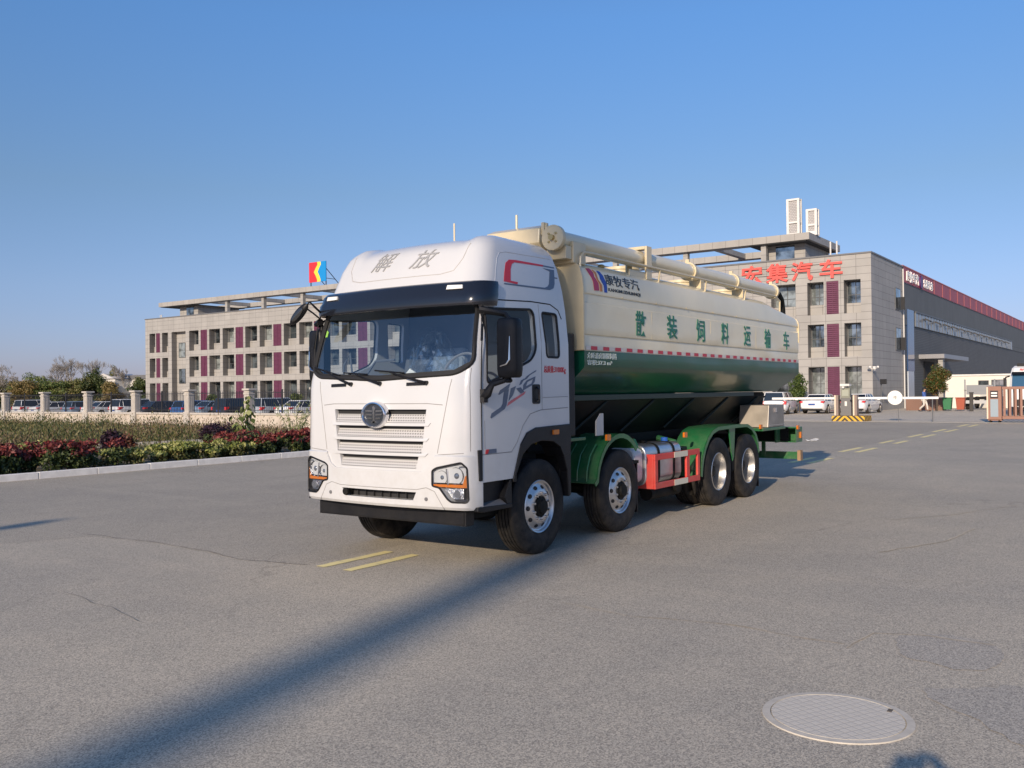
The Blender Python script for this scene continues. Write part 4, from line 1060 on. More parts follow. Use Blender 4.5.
# roof fairing lettering, recess outline and side decals
fdk = lambda u, v, off: (fx(-u, v) - off, -u, zdip(-u, v))
def dense_text(ch, u0, u1, v0, v1, mapf, m, par, nm, shear=.0, bold=0, off=.010):
    v, f, (x0, x1, y0, y1) = text2d(ch, shear=shear, bold=bold)
    bm = bmesh.new(); vv = [bm.verts.new((u0 + (p[0] - x0) / (x1 - x0) * (u1 - u0), v0 + (p[1] - y0) / (y1 - y0) * (v1 - v0), 0)) for p in v]
    for q in f:
        try: bm.faces.new([vv[i] for i in q])
        except ValueError: pass
    for c in ZC: 
        for pl in ((0, 1, 0),): bmesh.ops.bisect_plane(bm, geom=bm.verts[:] + bm.edges[:] + bm.faces[:], plane_co=(0, c, 0), plane_no=pl)
    for c in YC: bmesh.ops.bisect_plane(bm, geom=bm.verts[:] + bm.edges[:] + bm.faces[:], plane_co=(c, 0, 0), plane_no=(1, 0, 0))
    bm.verts.index_update(); v = [tuple(x.co[:2]) for x in bm.verts]; f = [tuple(y.index for y in x.verts) for x in bm.faces]; bm.free()
    b = MB(); shell(b, v, f, mapf, 0.0, off); return b.build(nm, m, par)
dense_text('解', -.46, -.10, 3.25, 3.50, fdk, LTGREY, cab, 'roof_lettering', shear=.35)
dense_text('放', .14, .50, 3.24, 3.48, fdk, LTGREY, cab, 'roof_lettering', shear=.35)
seam(fm, [(.86, 3.48), (.84, 3.3), (.76, 3.17), (.6, 3.14), (-.6, 3.14), (-.76, 3.17), (-.84, 3.3), (-.86, 3.48)], .005, m=mat('crease_grey', (.42, .4, .38), .6))
for s, f_ in ((1, sm), (-1, smf)):
    red = [(-.479, 3.052), (-.433, 3.16), (-.375, 3.269), (-.296, 3.314), (-.171, 3.324), (.404, 3.329), (.391, 3.308), (-.195, 3.295), (-.259, 3.268), (-.303, 3.205), (-.346, 3.071), (-.211, 3.067), (-.223, 3.042)]
    b = MB(); patch(b, red, f_, 0, .004, cv=ZC); b.build('red_fairing_stripe', REDDECAL, cab)
    gr = [(.378, 3.289), (.62, 3.29), (.573, 3.121), (.525, 3.061), (.436, 3.033), (.323, 3.031), (-.479, 3.020), (-.479, 3.034), (.336, 3.052), (.411, 3.076), (.45, 3.11), (.517, 3.262)]
    b = MB(); patch(b, gr, f_, 0, .004, cv=ZC); patch(b, [(.404, 3.326), (.639, 3.326), (.639, 3.312), (.379, 3.309)], f_, 0, .004, cv=ZC); b.build('grey_fairing_stripe', GREYDECAL, cab)
    P = [(-.66, 3.0), (-.60, 3.15), (-.53, 3.30), (-.45, 3.375), (-.33, 3.40), (.60, 3.42)]
    seam(f_, P, .005, m=WHITE, nm='fairing_crease')
    GP = [[(-.703, 1.822), (-.671, 1.865), (-.479, 1.941), (-.513, 1.884), (-.682, 1.819)],
          [(-.596, 1.859), (-.508, 1.88), (-.555, 1.707), (-.593, 1.664), (-.834, 1.571), (-.848, 1.584), (-.829, 1.624), (-.653, 1.69), (-.626, 1.721)],
          [(-.515, 1.751), (-.471, 1.886), (-.373, 1.911), (-.433, 1.813)], [(-.307, 1.921), (-.272, 1.973), (-.208, 1.993), (-.268, 1.932)],
          [(-.364, 1.883), (-.285, 1.898), (-.215, 1.847), (-.286, 1.827)], [(-.226, 1.973), (-.156, 2.022), (.029, 2.09), (.028, 2.077), (-.098, 2.032), (-.162, 1.989)],
          [(-.239, 1.86), (-.225, 1.925), (-.16, 1.975), (.013, 2.02), (-.005, 1.961), (-.053, 1.921)]]
    if s == 1:
        b = MB()
        for k, q in enumerate(GP):
            if k == 6: patch(b, q, f_, 0, .004, holes=[[(-.185, 1.905), (-.065, 1.94), (-.035, 1.99), (-.15, 1.955)]])
            else: patch(b, q, f_, 0, .004)
        b.build('door_graphic', GREYDECAL, cab)
        b = MB(); patch(b, [(-.545, 1.694), (-.518, 1.738), (-.183, 1.854), (-.211, 1.82)], f_, 0, .003); b.build('door_red_strip', mat('pale_red', (.66, .16, .17), .4), cab)
        b = MB(); textfit(b, '总质量:31000Kg', .19, .66, 2.05, 2.145, f_, 0, .004, bold=.012); b.build('door_lettering', REDDECAL, cab)
    b = MB(); patch(b, [(-.94, 1.205), (-.75, 1.208), (-.75, 1.25), (-.93, 1.25)], f_, 0, .005); b.build('door_badge', GREYDECAL, cab)
    b = MB(); patch(b, [(-.945, 1.205), (-.905, 1.206), (-.885, 1.25), (-.935, 1.25)], f_, .004, .008); b.build('badge_red_corner', REDDECAL, cab)
    b = MB(); patch(b, rnd_poly([(-.055, 1.71), (.10, 1.71), (.10, 1.93), (-.055, 1.93)], .03), f_, 0, .010); dh = b.build('door_handle', BLACK, T, bevel=.003)
    b = MB(); y_ = (-1 if s == 1 else 1)
    b.tube([(.02, y_ * 1.262, 1.74), (.02, y_ * 1.295, 1.77), (.02, y_ * 1.295, 1.87), (.02, y_ * 1.262, 1.90)], .012, 6); b.build('grip', GLOSSBLK, dh)
    b = MB(); patch(b, [(-1.005, 2.38), (-.985, 2.385), (-.955, 2.56), (-.975, 2.56)], f_, .0, .018); b.build('door_hinge', BLACK, cab)
    b = MB(); patch(b, [(-1.045, .93), (-1.012, .93), (-1.012, 1.25), (-1.055, 1.25)], f_, -.03, .004); b.build('corner_gap', RUBBERSEAL, T)
    # wheel-arch flare, side repeater
    IN = [(-.40, .87), (-.40, .95), (-.27, 1.16), (-.10, 1.26), (.1, 1.29), (.35, 1.27), (.5, 1.2), (.58, 1.08)]
    OUTL = [(-.455, .87), (-.455, .895), (-.30, 1.275), (-.18, 1.395), (0, 1.445), (.68, 1.46), (.745, 1.46), (.745, 1.25), (.70, 1.10)]
    b = MB(); patch(b, OUTL + IN[::-1], lambda u, v, off: (u, y_ * (1.25 + off), v), -.25, .018); b.build('wheel_arch', BLACK, T, bevel=.008)
    b = MB(); b.prism([(.58, 1.1), (.745, 1.24), (.74, .62), (.69, .60), (.66, .9)], 'y', y_ * 1.15, y_ * 1.262); b.prism([(.67, .63), (.71, .63), (.71, 1.1), (.67, 1.1)], 'y', y_ * .8, y_ * 1.149); b.build('mudguard_rear', BLACK, T, bevel=.01)
    b = MB(); b.prism(rnd_poly([(.33, 1.35), (.45, 1.35), (.45, 1.405), (.33, 1.405)], .01), 'y', y_ * 1.265, y_ * 1.285); b.build('side_repeater', AMBER, T)
    # entry step: dark box with a sloping bright tread
    b = MB(); b.box(-1.02, -.455, y_ * .85, y_ * 1.17, .60, .915)
    b.prism([(-1.09, .62), (-.99, .60), (-.47, .60), (-.47, .645), (-1.08, .66)], 'y', y_ * 1.171, y_ * 1.255); b.prism([(-.56, .645), (-.47, .645), (-.47, .90), (-.50, .9), (-.60, .72)], 'y', y_ * 1.171, y_ * 1.25); b.build('entry_step', BLACK, T, bevel=.006)
    b = MB(); b.add([(-1.06, y_ * 1.255, .663), (-.58, y_ * 1.255, .648), (-.58, y_ * 1.172, .70), (-1.0, y_ * 1.172, .68)], [(0, 1, 2, 3)]); b.build('step_tread', GREYMET, T)
# main mirrors
def mirror(side_, xc, yc_):
    y = -yc_ * side_
    b = MB(); rings = []
    for z, k in ((1.995, .80), (2.015, .93), (2.08, 1), (2.3, 1.0), (2.5, 1), (2.58, .97), (2.615, .82)):
        rings.append([(xc + dx * k, y - dy * k * side_, z) for dx, dy in ((-.085, .085), (-.05, .125), (.02, .135), (.075, .12), (.08, -.115), (-.03, -.125), (-.085, -.10), (-.095, .0))])
    b.loft(rings); o = b.build('side_mirror', BLACK, T, smooth=40, bevel=.010)
    g = MB(); g.box(xc + .082, xc + .088, y - .095, y + .095, 2.04, 2.56); g.build('mirror_glass', CHROME, o)
    g = MB(); g.tube([(xc - .103, y + .045 * side_, 2.115), (xc - .103, y - .035 * side_, 2.135), (xc - .100, y - .068 * side_, 2.18), (xc - .097, y - .072 * side_, 2.42)], [.008, .012, .011, .003], 6); g.build('chrome_trim', CHROME, o)
    g = MB(); g.tube([(-.93, -1.20 * side_, 2.71), (-.90, -1.30 * side_, 2.69), (xc, y + .05 * side_, 2.66), (xc, y, 2.60)], [.045, .035, .03, .03], 8)
    g.tube([(-.96, -1.24 * side_, 1.80), (-.965, -1.30 * side_, 1.83), (-.93, -1.34 * side_, 1.93), (xc - .02, y + .05 * side_, 1.97), (xc, y, 2.01)], [.055, .05, .035, .03, .035], 8)
    g.tube([(-.965, -1.25 * side_, 1.74), (-.965, -1.25 * side_, 1.88)], .05, 8)
    g.build('mirror_arm', BLACK, o, smooth=40)
    g = MB(); g.sphere((xc - .02, y, 1.965), .045, (1, 1, .6), 10, 6); g.build('mirror_pivot', BLACK, o, smooth=True)
mirror(1, -.80, 1.47); mirror(-1, -.85, 1.31)
# front proximity mirror on the far corner
b = MB(); b.tube([(-.98, 1.12, 2.80), (-1.10, 1.11, 2.87), (-1.19, 1.10, 2.925), (-1.20, 1.16, 2.87)], .013, 6); b.tube([(-.98, 1.15, 2.74), (-1.10, 1.14, 2.80), (-1.20, 1.17, 2.865)], .010, 6)
o = b.build('front_mirror', BLACK, T, smooth=True)
b = MB(); b.sphere((0, 0, 0), 1, (.05, .062, .185), 16, 12); b2 = b.build('front_mirror_head', BLACK, o, smooth=True); b2.location = (-1.20, 1.27, 2.79); b2.rotation_euler = (.92, 0, 0)
b = MB(); b.sphere((0, 0, 0), 1, (.012, .040, .12), 14, 8); b3 = b.build('front_mirror_glass', mat('convex_glass', (.12, .12, .12), .1, metal=.8), o, smooth=True); b3.location = (-1.245, 1.255, 2.78); b3.rotation_euler = (.92, 0, 0)
# interior
INT = mat('cab_interior', (.13, .14, .16), .8); SEAT = mat('seat_fabric', (.11, .12, .14), .85)
b = MB(); b.box(-.93, .66, -1.18, 1.18, 1.42, 1.44); b.box(.60, .66, -1.15, 1.15, 1.45, 3.2); o = b.build('cab_floor', INT, T)
b = MB(); P = [(-1.02, 1.5), (-1.02, 2.02), (-.93, 2.06), (-.72, 2.05), (-.60, 1.95), (-.62, 1.5)]; b.prism(P, 'x' if 0 else 'y', -1.12, 1.12); b.build('dashboard', INT, T, bevel=.02)
for y in (-.62, .62):
    b = MB(); b.box(-.35, .15, y - .26, y + .26, 1.6, 1.85); s_ = b.build('driver_seat' if y < 0 else 'passenger_seat', SEAT, T, bevel=.04)
    b = MB(); b.prism([(.08, 1.8), (.24, 1.8), (.36, 2.42), (.24, 2.44)], 'y', y - .25, y + .25); b.build('seat_back', SEAT, s_, bevel=.04)
    b = MB(); b.prism([(.25, 2.45), (.37, 2.44), (.38, 2.66), (.28, 2.68)], 'y', y - .14, y + .14); b.build('headrest', SEAT, s_, bevel=.04)
# crumpled plastic wrap round the middle seat
bm = bmesh.new(); bmesh.ops.create_icosphere(bm, subdivisions=4, radius=1)
rs = random.Random(5)
from mathutils import noise as mnoise
for v in bm.verts:
    p = v.co.copy(); k = 1 + .16 * mnoise.noise(p * 3.1) + .08 * mnoise.noise(p * 9.0)
    if p.z < -.45: p.z = -.45
    v.co = Vector((p.x * .20 * k, p.y * .33 * k * (1 - .25 * max(0, p.z)), p.z * .40 * k))
me = bpy.data.meshes.new('plastic_wrap'); bm.to_mesh(me); bm.free(); me.materials.append(glass('plastic_film', (.90, .93, .96), .16)); o = mk('plastic_seat_wrap', me, T, smooth=False); o.location = (-.12, .12, 2.18)
b = MB(); b.prism([(.02, 1.6), (.20, 1.6), (.28, 2.38), (.15, 2.40)], 'y', -.12, .36); b.build('middle_seat', mat('light_seat', (.40, .43, .47), .8), T, bevel=.04)
b = MB(); c = Vector((-.52, -.60, 2.10)); pts = []
for i in range(28):
    a = 2 * PI * i / 28; pts.append(c + Vector((.115 * math.sin(a) * 1.0, .225 * math.cos(a), .19 * math.sin(a))))
b.tube(pts, .016, 6, closed=True); b.tube([c + Vector((0, -.21, 0)), c + Vector((-.02, 0, -.02)), c + Vector((0, .21, 0))], .016, 6); b.tube([c, c + Vector((-.2, 0, -.16))], .03, 6); b.build('steering_wheel', mat('wheel_grey', (.2, .2, .21), .6), T, smooth=True)
b = MB(); b.tube([(-.70, 1.06, 2.0), (-.74, 1.0, 2.2), (-.72, .92, 2.33), (-.72, .88, 2.0)], .012, 6); b.tube([(-.76, .66, 2.02), (-.78, .45, 2.22), (-.78, .15, 2.23)], .014, 6); b.build('grab_handle', INT, T)

# ---- wheels
def wheel_parts(kind, side_):
    """returns an Empty part 'wheel' at the axle with tyre, rim and hub; side_=-1 outer face towards -y"""
    w_ = bpy.data.objects.new('wheel', None); COL.objects.link(w_); w_.parent = T; w_.empty_display_size = .2
    s = side_
    P = [(.292, .085), (.300, .125), (.335, .138), (.39, .149), (.45, .147), (.495, .135), (.522, .122), (.536, .112), (.5395, .100)]
    prof = list(P)
    for yc in (.066, .022, -.022, -.066): prof += [(.54, yc + .011 + .008), (.54, yc + .008), (.526, yc + .005), (.526, yc - .005), (.54, yc - .008)]
    prof += [(r, -y) for r, y in P[::-1]]
    prof = [(r, y * s) for r, y in prof]
    b = MB(); b.lathe(prof, 64, 'y', closed=False)
    b.build('tyre', TYRE, w_, smooth=50)
    if kind == 'steer':
        b = MB(); pr = [(.295, .085), (.303, .128), (.296, .135), (.284, .128), (.272, .104), (.262, .100), (.240, .108), (.205, .132), (.185, .142), (.150, .145), (.128, .142), (.122, .12), (.0, .12)]
        b.lathe([(r, y * s) for r, y in pr], 48, 'y'); b.mi = 1
        for i in range(10):
            a = 2 * PI * (i + .5) / 10; n = Vector((math.cos(a), 0, math.sin(a))); t = Vector((-math.sin(a), 0, math.cos(a)))
            q = n * .222 + Vector((0, s * .118, 0)); d = Vector((0, s, 0)) * .8 + n * .6; d.normalize()
            r2 = t.cross(d).normalized()
            V = [q + (t * math.cos(k) * .028 + r2 * math.sin(k) * .024) + d * .0075 for k in [2 * PI * j / 14 for j in range(14)]]
            W_ = [p - d * .03 for p in V]; b.add(V + W_, [tuple(range(14))] + [(j, (j + 1) % 14, (j + 1) % 14 + 14, j + 14) for j in range(14)])
        b.mi = 2
        for i in range(10):
            a = 2 * PI * i / 10; p = Vector((math.cos(a) * .155, s * .14, math.sin(a) * .155)); b.cyl(p, p + Vector((0, s * .032, 0)), .017, .014, 6)
        b.build('rim', [ALU, DARKIN, SILVER], w_, smooth=30)
        b = MB(); b.lathe([(.122, .10 * s), (.112, .155 * s), (.085, .16 * s), (.080, .19 * s), (.03, .195 * s), (0, .195 * s)], 24, 'y'); b.build('hub', CHASSIS, w_, smooth=30)
    else:
        b = MB(); pr = [(.295, .085), (.303, .126), (.296, .134), (.286, .128), (.278, .10), (.268, .06), (.262, -.06), (.255, -.10), (.21, -.115), (.16, -.11), (.15, -.09), (.0, -.09)]
        b.lathe([(r, y * s) for r, y in pr], 48, 'y'); b.mi = 1
        for i in range(10):
            a = 2 * PI * (i + .5) / 10; n = Vector((math.cos(a), 0, math.sin(a))); t = Vector((-math.sin(a), 0, math.cos(a)))
            q = n * .215 + Vector((0, -s * .108, 0)); V = [q + t * math.cos(k) * .028 + n * math.sin(k) * .02 for k in [2 * PI * j / 12 for j in range(12)]]; W_ = [p - Vector((0, s * .03, 0)) for p in V]
            b.add(V + W_, [tuple(range(12))] + [(j, (j + 1) % 12, (j + 1) % 12 + 12, j + 12) for j in range(12)])
        b.mi = 2
        for i in range(10):
            a = 2 * PI * i / 10; p = Vector((math.cos(a) * .165, -s * .11, math.sin(a) * .165)); b.cyl(p, p + Vector((0, s * .04, 0)), .016, n=6)
        b.build('rim', [SILVER, DARKIN, CHASSIS], w_, smooth=30)
        b = MB(); b.lathe([(.13, -.10 * s), (.125, -.04 * s), (.095, -.03 * s), (.09, .03 * s), (.0, .035 * s)], 24, 'y'); b.build('hub', CHASSIS, w_, smooth=30)
    return w_
def dupw(w_, loc):
    c = w_.copy(); COL.objects.link(c); c.parent = T; c.location = loc
    for ch in [x for x in ALLOBJ() if x.parent == w_]:
        d = ch.copy(); COL.objects.link(d); d.parent = c
    return c
AX = [0.14, 2.06, 5.27, 6.57]
for s in (-1, 1):
    wa = wheel_parts('steer', s); wa.location = (AX[0], s * 1.075, .54); wa.rotation_euler = (0, .3, 0)
    c = dupw(wa, (AX[1], s * 1.075, .54)); c.rotation_euler = (0, 1.0, 0)
    wr = wheel_parts('rear', s); wr.location = (AX[2], s * 1.12, .54)
    c = dupw(wr, (AX[3], s * 1.12, .54)); c.rotation_euler = (0, .5, 0)
    for x_ in (AX[2], AX[3]):
        c = dupw(wr, (x_, s * .78, .54)); c.rotation_euler = (0, .2, 0)
b = MB()
for i, x_ in enumerate(AX):
    b.cyl((x_, -.95, .54), (x_, .95, .54), .07, n=12)
    if i > 1: b.sphere((x_, 0, .55), .27, (1, 1, 1), 14, 10)
b.build('axle', CHASSIS, T, smooth=True)
b = MB()
for y in (-.43, .35): b.box(-.9, 9.3, y, y + .08, .80, 1.08)
for x_ in (1.0, 2.9, 4.1, 5.9, 7.6, 9.0): b.box(x_, x_ + .1, -.35, .35, .84, 1.04)
b.box(-.8, .9, -.5, .5, .62, 1.3)            # engine block
b.build('chassis_frame', CHASSIS, T)
b = MB()
for x_ in AX:
    for y in (-.55, .55): b.prism([(x_ - .65, .74), (x_ - .3, .62), (x_ + .3, .62), (x_ + .65, .74), (x_ + .3, .69), (x_ - .3, .69)], 'y', y - .04, y + .04)
b.build('leaf_spring', CHASSIS, T)

# ---- tank
def mirror_prof(p): return p + [(-y, z) for y, z in p[::-1] if abs(y) > 1e-6]
near = [(0, 3.56), (-.40, 3.55), (-.75, 3.525), (-.98, 3.485), (-1.12, 3.435), (-1.195, 3.37), (-1.235, 3.26), (-1.25, 3.12), (-1.252, 3.075), (-1.25, 3.055), (-1.236, 3.045), (-1.238, 2.95), (-1.252, 2.935),
        (-1.252, 2.84), (-1.252, 2.74), (-1.252, 2.64), (-1.252, 2.56), (-1.25, 2.55), (-1.236, 2.54), (-1.238, 2.45), (-1.238, 2.36), (-1.252, 2.352), (-1.252, 2.345)]
cream = mirror_prof(near)
TX0, TX1 = 1.10, 9.33
def undul(x, y, z):
    d = .006 * mnoise.noise(Vector((x * .9, z * 2.2, 1.3))) + .003 * mnoise.noise(Vector((x * 2.6, z * 4, 4)))
    if z < 2.8: d += .012 * mnoise.noise(Vector((x * 1.3, z * 5, 7)))
    return d
def tankloft(prof, x0, x1, n, nm, m, sm_=40, cap=True):
    b = MB(); rings = []
    for i in range(n + 1):
        x = x0 + (x1 - x0) * i / n
        rings.append([(x, y + (undul(x, y, z) if 0 < i < n else 0) * (1 if y < 0 else -1), z if z < 3.08 or x < 7.7 else 3.08 + (z - 3.08) * (1 - .54 * (x - 7.7) / 1.63)) for y, z in prof])
    b.loft(rings, cap=cap); return b.build(nm, m, T, smooth=sm_)
cream_closed = cream
tank = tankloft(cream_closed, TX0, TX1, 110, 'tank_upper', CREAM, 25)
gn = [(-1.252, 2.343), (-1.252, 2.26), (-1.252, 2.165), (-1.243, 2.14), (-1.19, 2.085), (-1.08, 1.99), (-.87, 1.855), (-.80, 1.80)]
tankloft([(0, 2.343)] + gn + [(0, 1.80)] + [(-y, z) for y, z in gn[::-1]], TX0, TX1, 60, 'tank_lower', GREEN, 25)
# front and rear flange plates
for x0, x1, nm in ((TX0 - .035, TX0 - .003, 'front_flange'), (TX1 + .003, TX1 + .03, 'rear_flange')):
    pr = [(y * 1.012, (z + (.012 if z > 3.3 else 0)) if x0 < 5 else (3.08 + (z - 3.08) * .46)) for y, z in near if z > 2.35 and not (abs(y) < 1.24 and z < 3.1)]; pr = mirror_prof(pr)
    b = MB(); b.prism(pr, 'x', x0, x1); b.build(nm, CREAM2, T)
# stiffening ribs pressed in the side
b = MB()
for x_ in (2.95, 5.0, 7.0): b.box(x_ - .004, x_ + .004, -1.2545, -1.252, 2.56, 2.93)
b.build('side_weld', CREAM2, T)
# hopper rail, hopper and dividers
b = MB()
for s in (-1, 1): b.box(1.1, 8.0, s * .80 - .03, s * .80 + .03, 1.72, 1.797)
b.build('hopper_rail', mat('rail_green', (.004, .03, .018), .45), T, bevel=.006)
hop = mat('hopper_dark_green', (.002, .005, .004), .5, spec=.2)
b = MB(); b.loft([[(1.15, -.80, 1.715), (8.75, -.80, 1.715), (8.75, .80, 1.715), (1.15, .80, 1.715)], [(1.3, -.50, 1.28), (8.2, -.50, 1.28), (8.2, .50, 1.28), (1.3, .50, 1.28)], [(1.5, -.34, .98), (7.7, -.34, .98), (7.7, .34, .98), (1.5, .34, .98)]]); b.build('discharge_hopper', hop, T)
for i in range(5):
    for s_ in (-1, 1):
        b = MB(); x_ = 1.9 + i * 1.45; b.tube([(x_, s_ * .52, 1.25), (x_ + .55, s_ * .80, 1.70)], .018, 6); b.build('hopper_brace', mat('brace_green', (.006, .014, .010), .6), T)
b = MB(); b.box(1.0, 8.9, -.46, -.40, 1.08, 1.2); b.box(1.0, 8.9, .40, .46, 1.08, 1.2); b.build('sub_frame', CHASSIS, T)
b = MB(); b.cyl((1.0, 0, 1.0), (9.0, 0, 1.0), .15, n=16); b.build('auger_tube', hop, T, smooth=40)
# retro-reflective tape
WT = mat('reflective_white', (.62, .58, .54), .5, noise=.1); RT = mat('reflective_red', (.50, .02, .04), .4)
b = MB(); n = 120; v = []
for k in range(n + 1):
    x_ = TX0 + .02 + (TX1 - TX0 - .04) * k / n
    v += [(x_, -1.262 + undul(x_, -1.25, 2.38), 2.355), (x_, -1.262 + undul(x_, -1.25, 2.38), 2.405)]
b.add(v, [(2 * k, 2 * k + 2, 2 * k + 3, 2 * k + 1) for k in range(n)])
b.mi = 1; x_ = TX0 + .14
while x_ < TX1 - .2:
    a = -1.2665 + undul(x_ + .08, -1.25, 2.38); b.add([(x_, a, 2.357), (x_ + .155, a, 2.357), (x_ + .155, a, 2.403), (x_, a, 2.403)], [(0, 1, 2, 3)]); x_ += .31
b.build('reflective_tape', [WT, RT], T)
# tank lettering
GT = mat('green_lettering', (.012, .14, .085), .4)
tm = lambda u, v, off: (u, -1.252 + undul(u, -1.252, v) - off, v)
for ch, x0, x1 in (('散', 2.46, 2.76), ('装', 3.42, 3.75), ('饲', 4.45, 4.76), ('料', 5.43, 5.74), ('运', 6.42, 6.73), ('输', 7.42, 7.74), ('车', 8.43, 8.74)):
    b = MB(); textfit(b, ch, x0, x1, 2.585, 2.925, tm, 0, .009, bold=.010); b.build('tank_lettering', GT, T)
b = MB(); textfit(b, '介质:畜禽颗粒饲料', 1.17, 1.90, 2.25, 2.325, tm, 0, .009, bold=.01); textfit(b, '容积:37.3 m³', 1.17, 1.78, 2.17, 2.235, tm, 0, .009, bold=.01)
b.build('tank_data_lettering', mat('pale_lettering', (.55, .62, .58), .5), T)
def upm(u, v, off):
    y = lerp_tab([(z, y) for y, z in near[::-1] if z > 3.04], v); return (u, y - off - .003, v)
for nm, pts, c in (('logo_red_stripe', [(1.243, 3.371), (1.344, 3.382), (1.401, 3.329), (1.392, 3.277), (1.472, 3.203), (1.477, 3.108), (1.359, 3.101), (1.347, 3.214)], mat('logo_crimson', (.42, .02, .08), .4)),
                   ('logo_orange_stripe', [(1.395, 3.372), (1.475, 3.344), (1.48, 3.248), (1.561, 3.189), (1.558, 3.103), (1.506, 3.103), (1.501, 3.198), (1.429, 3.265), (1.43, 3.324)], mat('logo_orange', (.50, .17, .03), .4)),
                   ('logo_blue_stripe', [(1.498, 3.368), (1.58, 3.362), (1.639, 3.315), (1.66, 3.25), (1.689, 3.193), (1.679, 3.098), (1.611, 3.097), (1.606, 3.185), (1.532, 3.26), (1.541, 3.313)], mat('logo_navy', (.01, .05, .35), .4))):
    b = MB(); patch(b, pts, upm, 0, .005, cv=[3.14, 3.25, 3.36]); b.build(nm, c, T)
def dtext(ch, u0, u1, v0, v1, bold):
    v, f, (x0, x1, y0, y1) = text2d(ch, bold=bold)
    bm = bmesh.new(); vv = [bm.verts.new((u0 + (p[0] - x0) / (x1 - x0) * (u1 - u0), v0 + (p[1] - y0) / (y1 - y0) * (v1 - v0), 0)) for p in v]
    for q in f:
        try: bm.faces.new([vv[i] for i in q])
        except ValueError: pass
    for c in (3.14, 3.25): bmesh.ops.bisect_plane(bm, geom=bm.verts[:] + bm.edges[:] + bm.faces[:], plane_co=(0, c, 0), plane_no=(0, 1, 0))
    bm.verts.index_update(); v = [tuple(x.co[:2]) for x in bm.verts]; f = [tuple(y.index for y in x.verts) for x in bm.faces]; bm.free()
    b = MB(); shell(b, v, f, upm, 0, .005); b.build('logo_lettering', mat('logo_black', (.015, .015, .02), .4), T)
dtext('康牧专汽', 1.66, 2.60, 3.20, 3.345, .01); dtext('KANGMUZHUANQI', 1.72, 2.61, 3.115, 3.165, .012)
# loading pipe on the near top edge
PY, PZ = -1.0, 3.70
b = MB(); b.cyl((.80, PY, PZ), (8.65, PY, PZ), .118, n=32, caps=True); pipe = b.build('loading_pipe', CREAM, T, smooth=40)
b = MB(); b.cyl((.765, PY - .02, PZ + .01), (.83, PY - .02, PZ + .01), .155, n=36); fl = b.build('pipe_flange', CREAM2, T, smooth=40, bevel=.004)
b = MB(); b.cyl((.72, PY - .02, PZ + .01), (.765, PY - .02, PZ + .01), .035, n=14)
for i in range(4):
    a = PI / 4 + i * PI / 2; b.cyl((.748, PY - .02 + .07 * math.cos(a), PZ + .01 + .07 * math.sin(a)), (.765, PY - .02 + .07 * math.cos(a), PZ + .01 + .07 * math.sin(a)), .013, n=8)
b.build('flange_bolt', mat('brass_bolt', (.5, .38, .18), .4, metal=.7), fl)
for x_ in (4.75, 6.55, 8.55):
    b = MB(); b.lathe([(.121, -.03), (.146, -.03), (.146, .03), (.121, .03)], 28, 'x', (x_, PY, PZ), closed=True); b.box(x_ - .02, x_ + .02, PY - .02, PY + .04, PZ + .14, PZ + .19); b.build('pipe_clamp', CREAM2, T, smooth=30)
b = MB(); b.box(1.02, 1.32, -1.16, -.82, 3.42, 3.69); b.build('pipe_bearing_box', CREAM2, T, bevel=.008)
b = MB(); b.box(.88, 1.017, -1.14, -.86, 3.46, 3.62); b.build('pipe_bracket', CREAM2, T, bevel=.006); b = MB(); b.box(2.98, 3.14, -1.17, -1.135, 3.40, 3.87); b.box(2.98, 3.14, -.86, -.83, 3.45, 3.87); b.box(2.98, 3.14, -1.134, -.861, 3.825, 3.87); b.box(2.5, 2.979, -1.15, -1.13, 3.38, 3.50); b.build('pipe_bracket', CREAM2, T, bevel=.006)
for x_ in (5.0, 6.8): b = MB(); b.box(x_, x_ + .12, -1.1, -.9, 3.42, 3.585); b.build('pipe_saddle', CREAM2, T)
# handrail along the pipe
b = MB(); hr = [(1.12, -1.19, 3.34), (1.14, -1.19, 3.50), (1.22, -1.19, 3.565), (1.4, -1.19, 3.575), (8.2, -1.19, 3.575), (8.45, -1.19, 3.50), (8.5, -1.17, 3.3)]
b.tube(hr, .016, 8)
for x_ in (3.35, 5.0, 6.7): b.tube([(x_, -1.19, 3.575), (x_ + .02, -1.15, 3.34)], .014, 6)
b.build('handrail', CREAM2, T, smooth=True)
# hatches, transverse duct and bits on the roof
for x_ in (1.95, 3.75, 5.9, 7.8):
    b = MB(); b.cyl((x_, -.35, 3.5), (x_, -.35, 3.66), .27, n=24); b.cyl((x_, -.35, 3.66), (x_, -.35, 3.70), .29, n=24); b.box(x_ - .03, x_ + .03, -.66, -.05, 3.70, 3.725); b.build('tank_hatch', CREAM2, T, smooth=30)
for x_ in (1.95, 7.0): b = MB(); b.cyl((x_, -1.02, 3.38), (x_, -1.02, 3.46), .035, n=10); b.sphere((x_, -1.02, 3.48), .04, (1.3, 1.3, .8), 10, 6); b.build('breather', mat('brass_bolt', (.5, .38, .18)), T, smooth=True)
b = MB(); b.prism([(.95, 3.50), (.80, 3.68), (.82, 3.86), (.98, 3.92), (1.35, 3.92), (1.42, 3.86), (1.42, 3.50)], 'y', -.80, .02); b.build('transverse_duct', CREAM2, T, bevel=.015)
b = MB(); b.box(.86, .96, -.84, -.80, 3.78, 3.93); b.box(.88, .90, -.87, -.84, 3.85, 3.92); b.build('duct_latch', CREAM2, T)
b = MB(); b.cyl((1.05, .72, 3.5), (1.05, .72, 4.12), .012, n=8); b.cyl((1.05, -.30, 3.91), (1.05, -.30, 4.11), .015, n=8); b.build('roof_post', CREAM2, T)
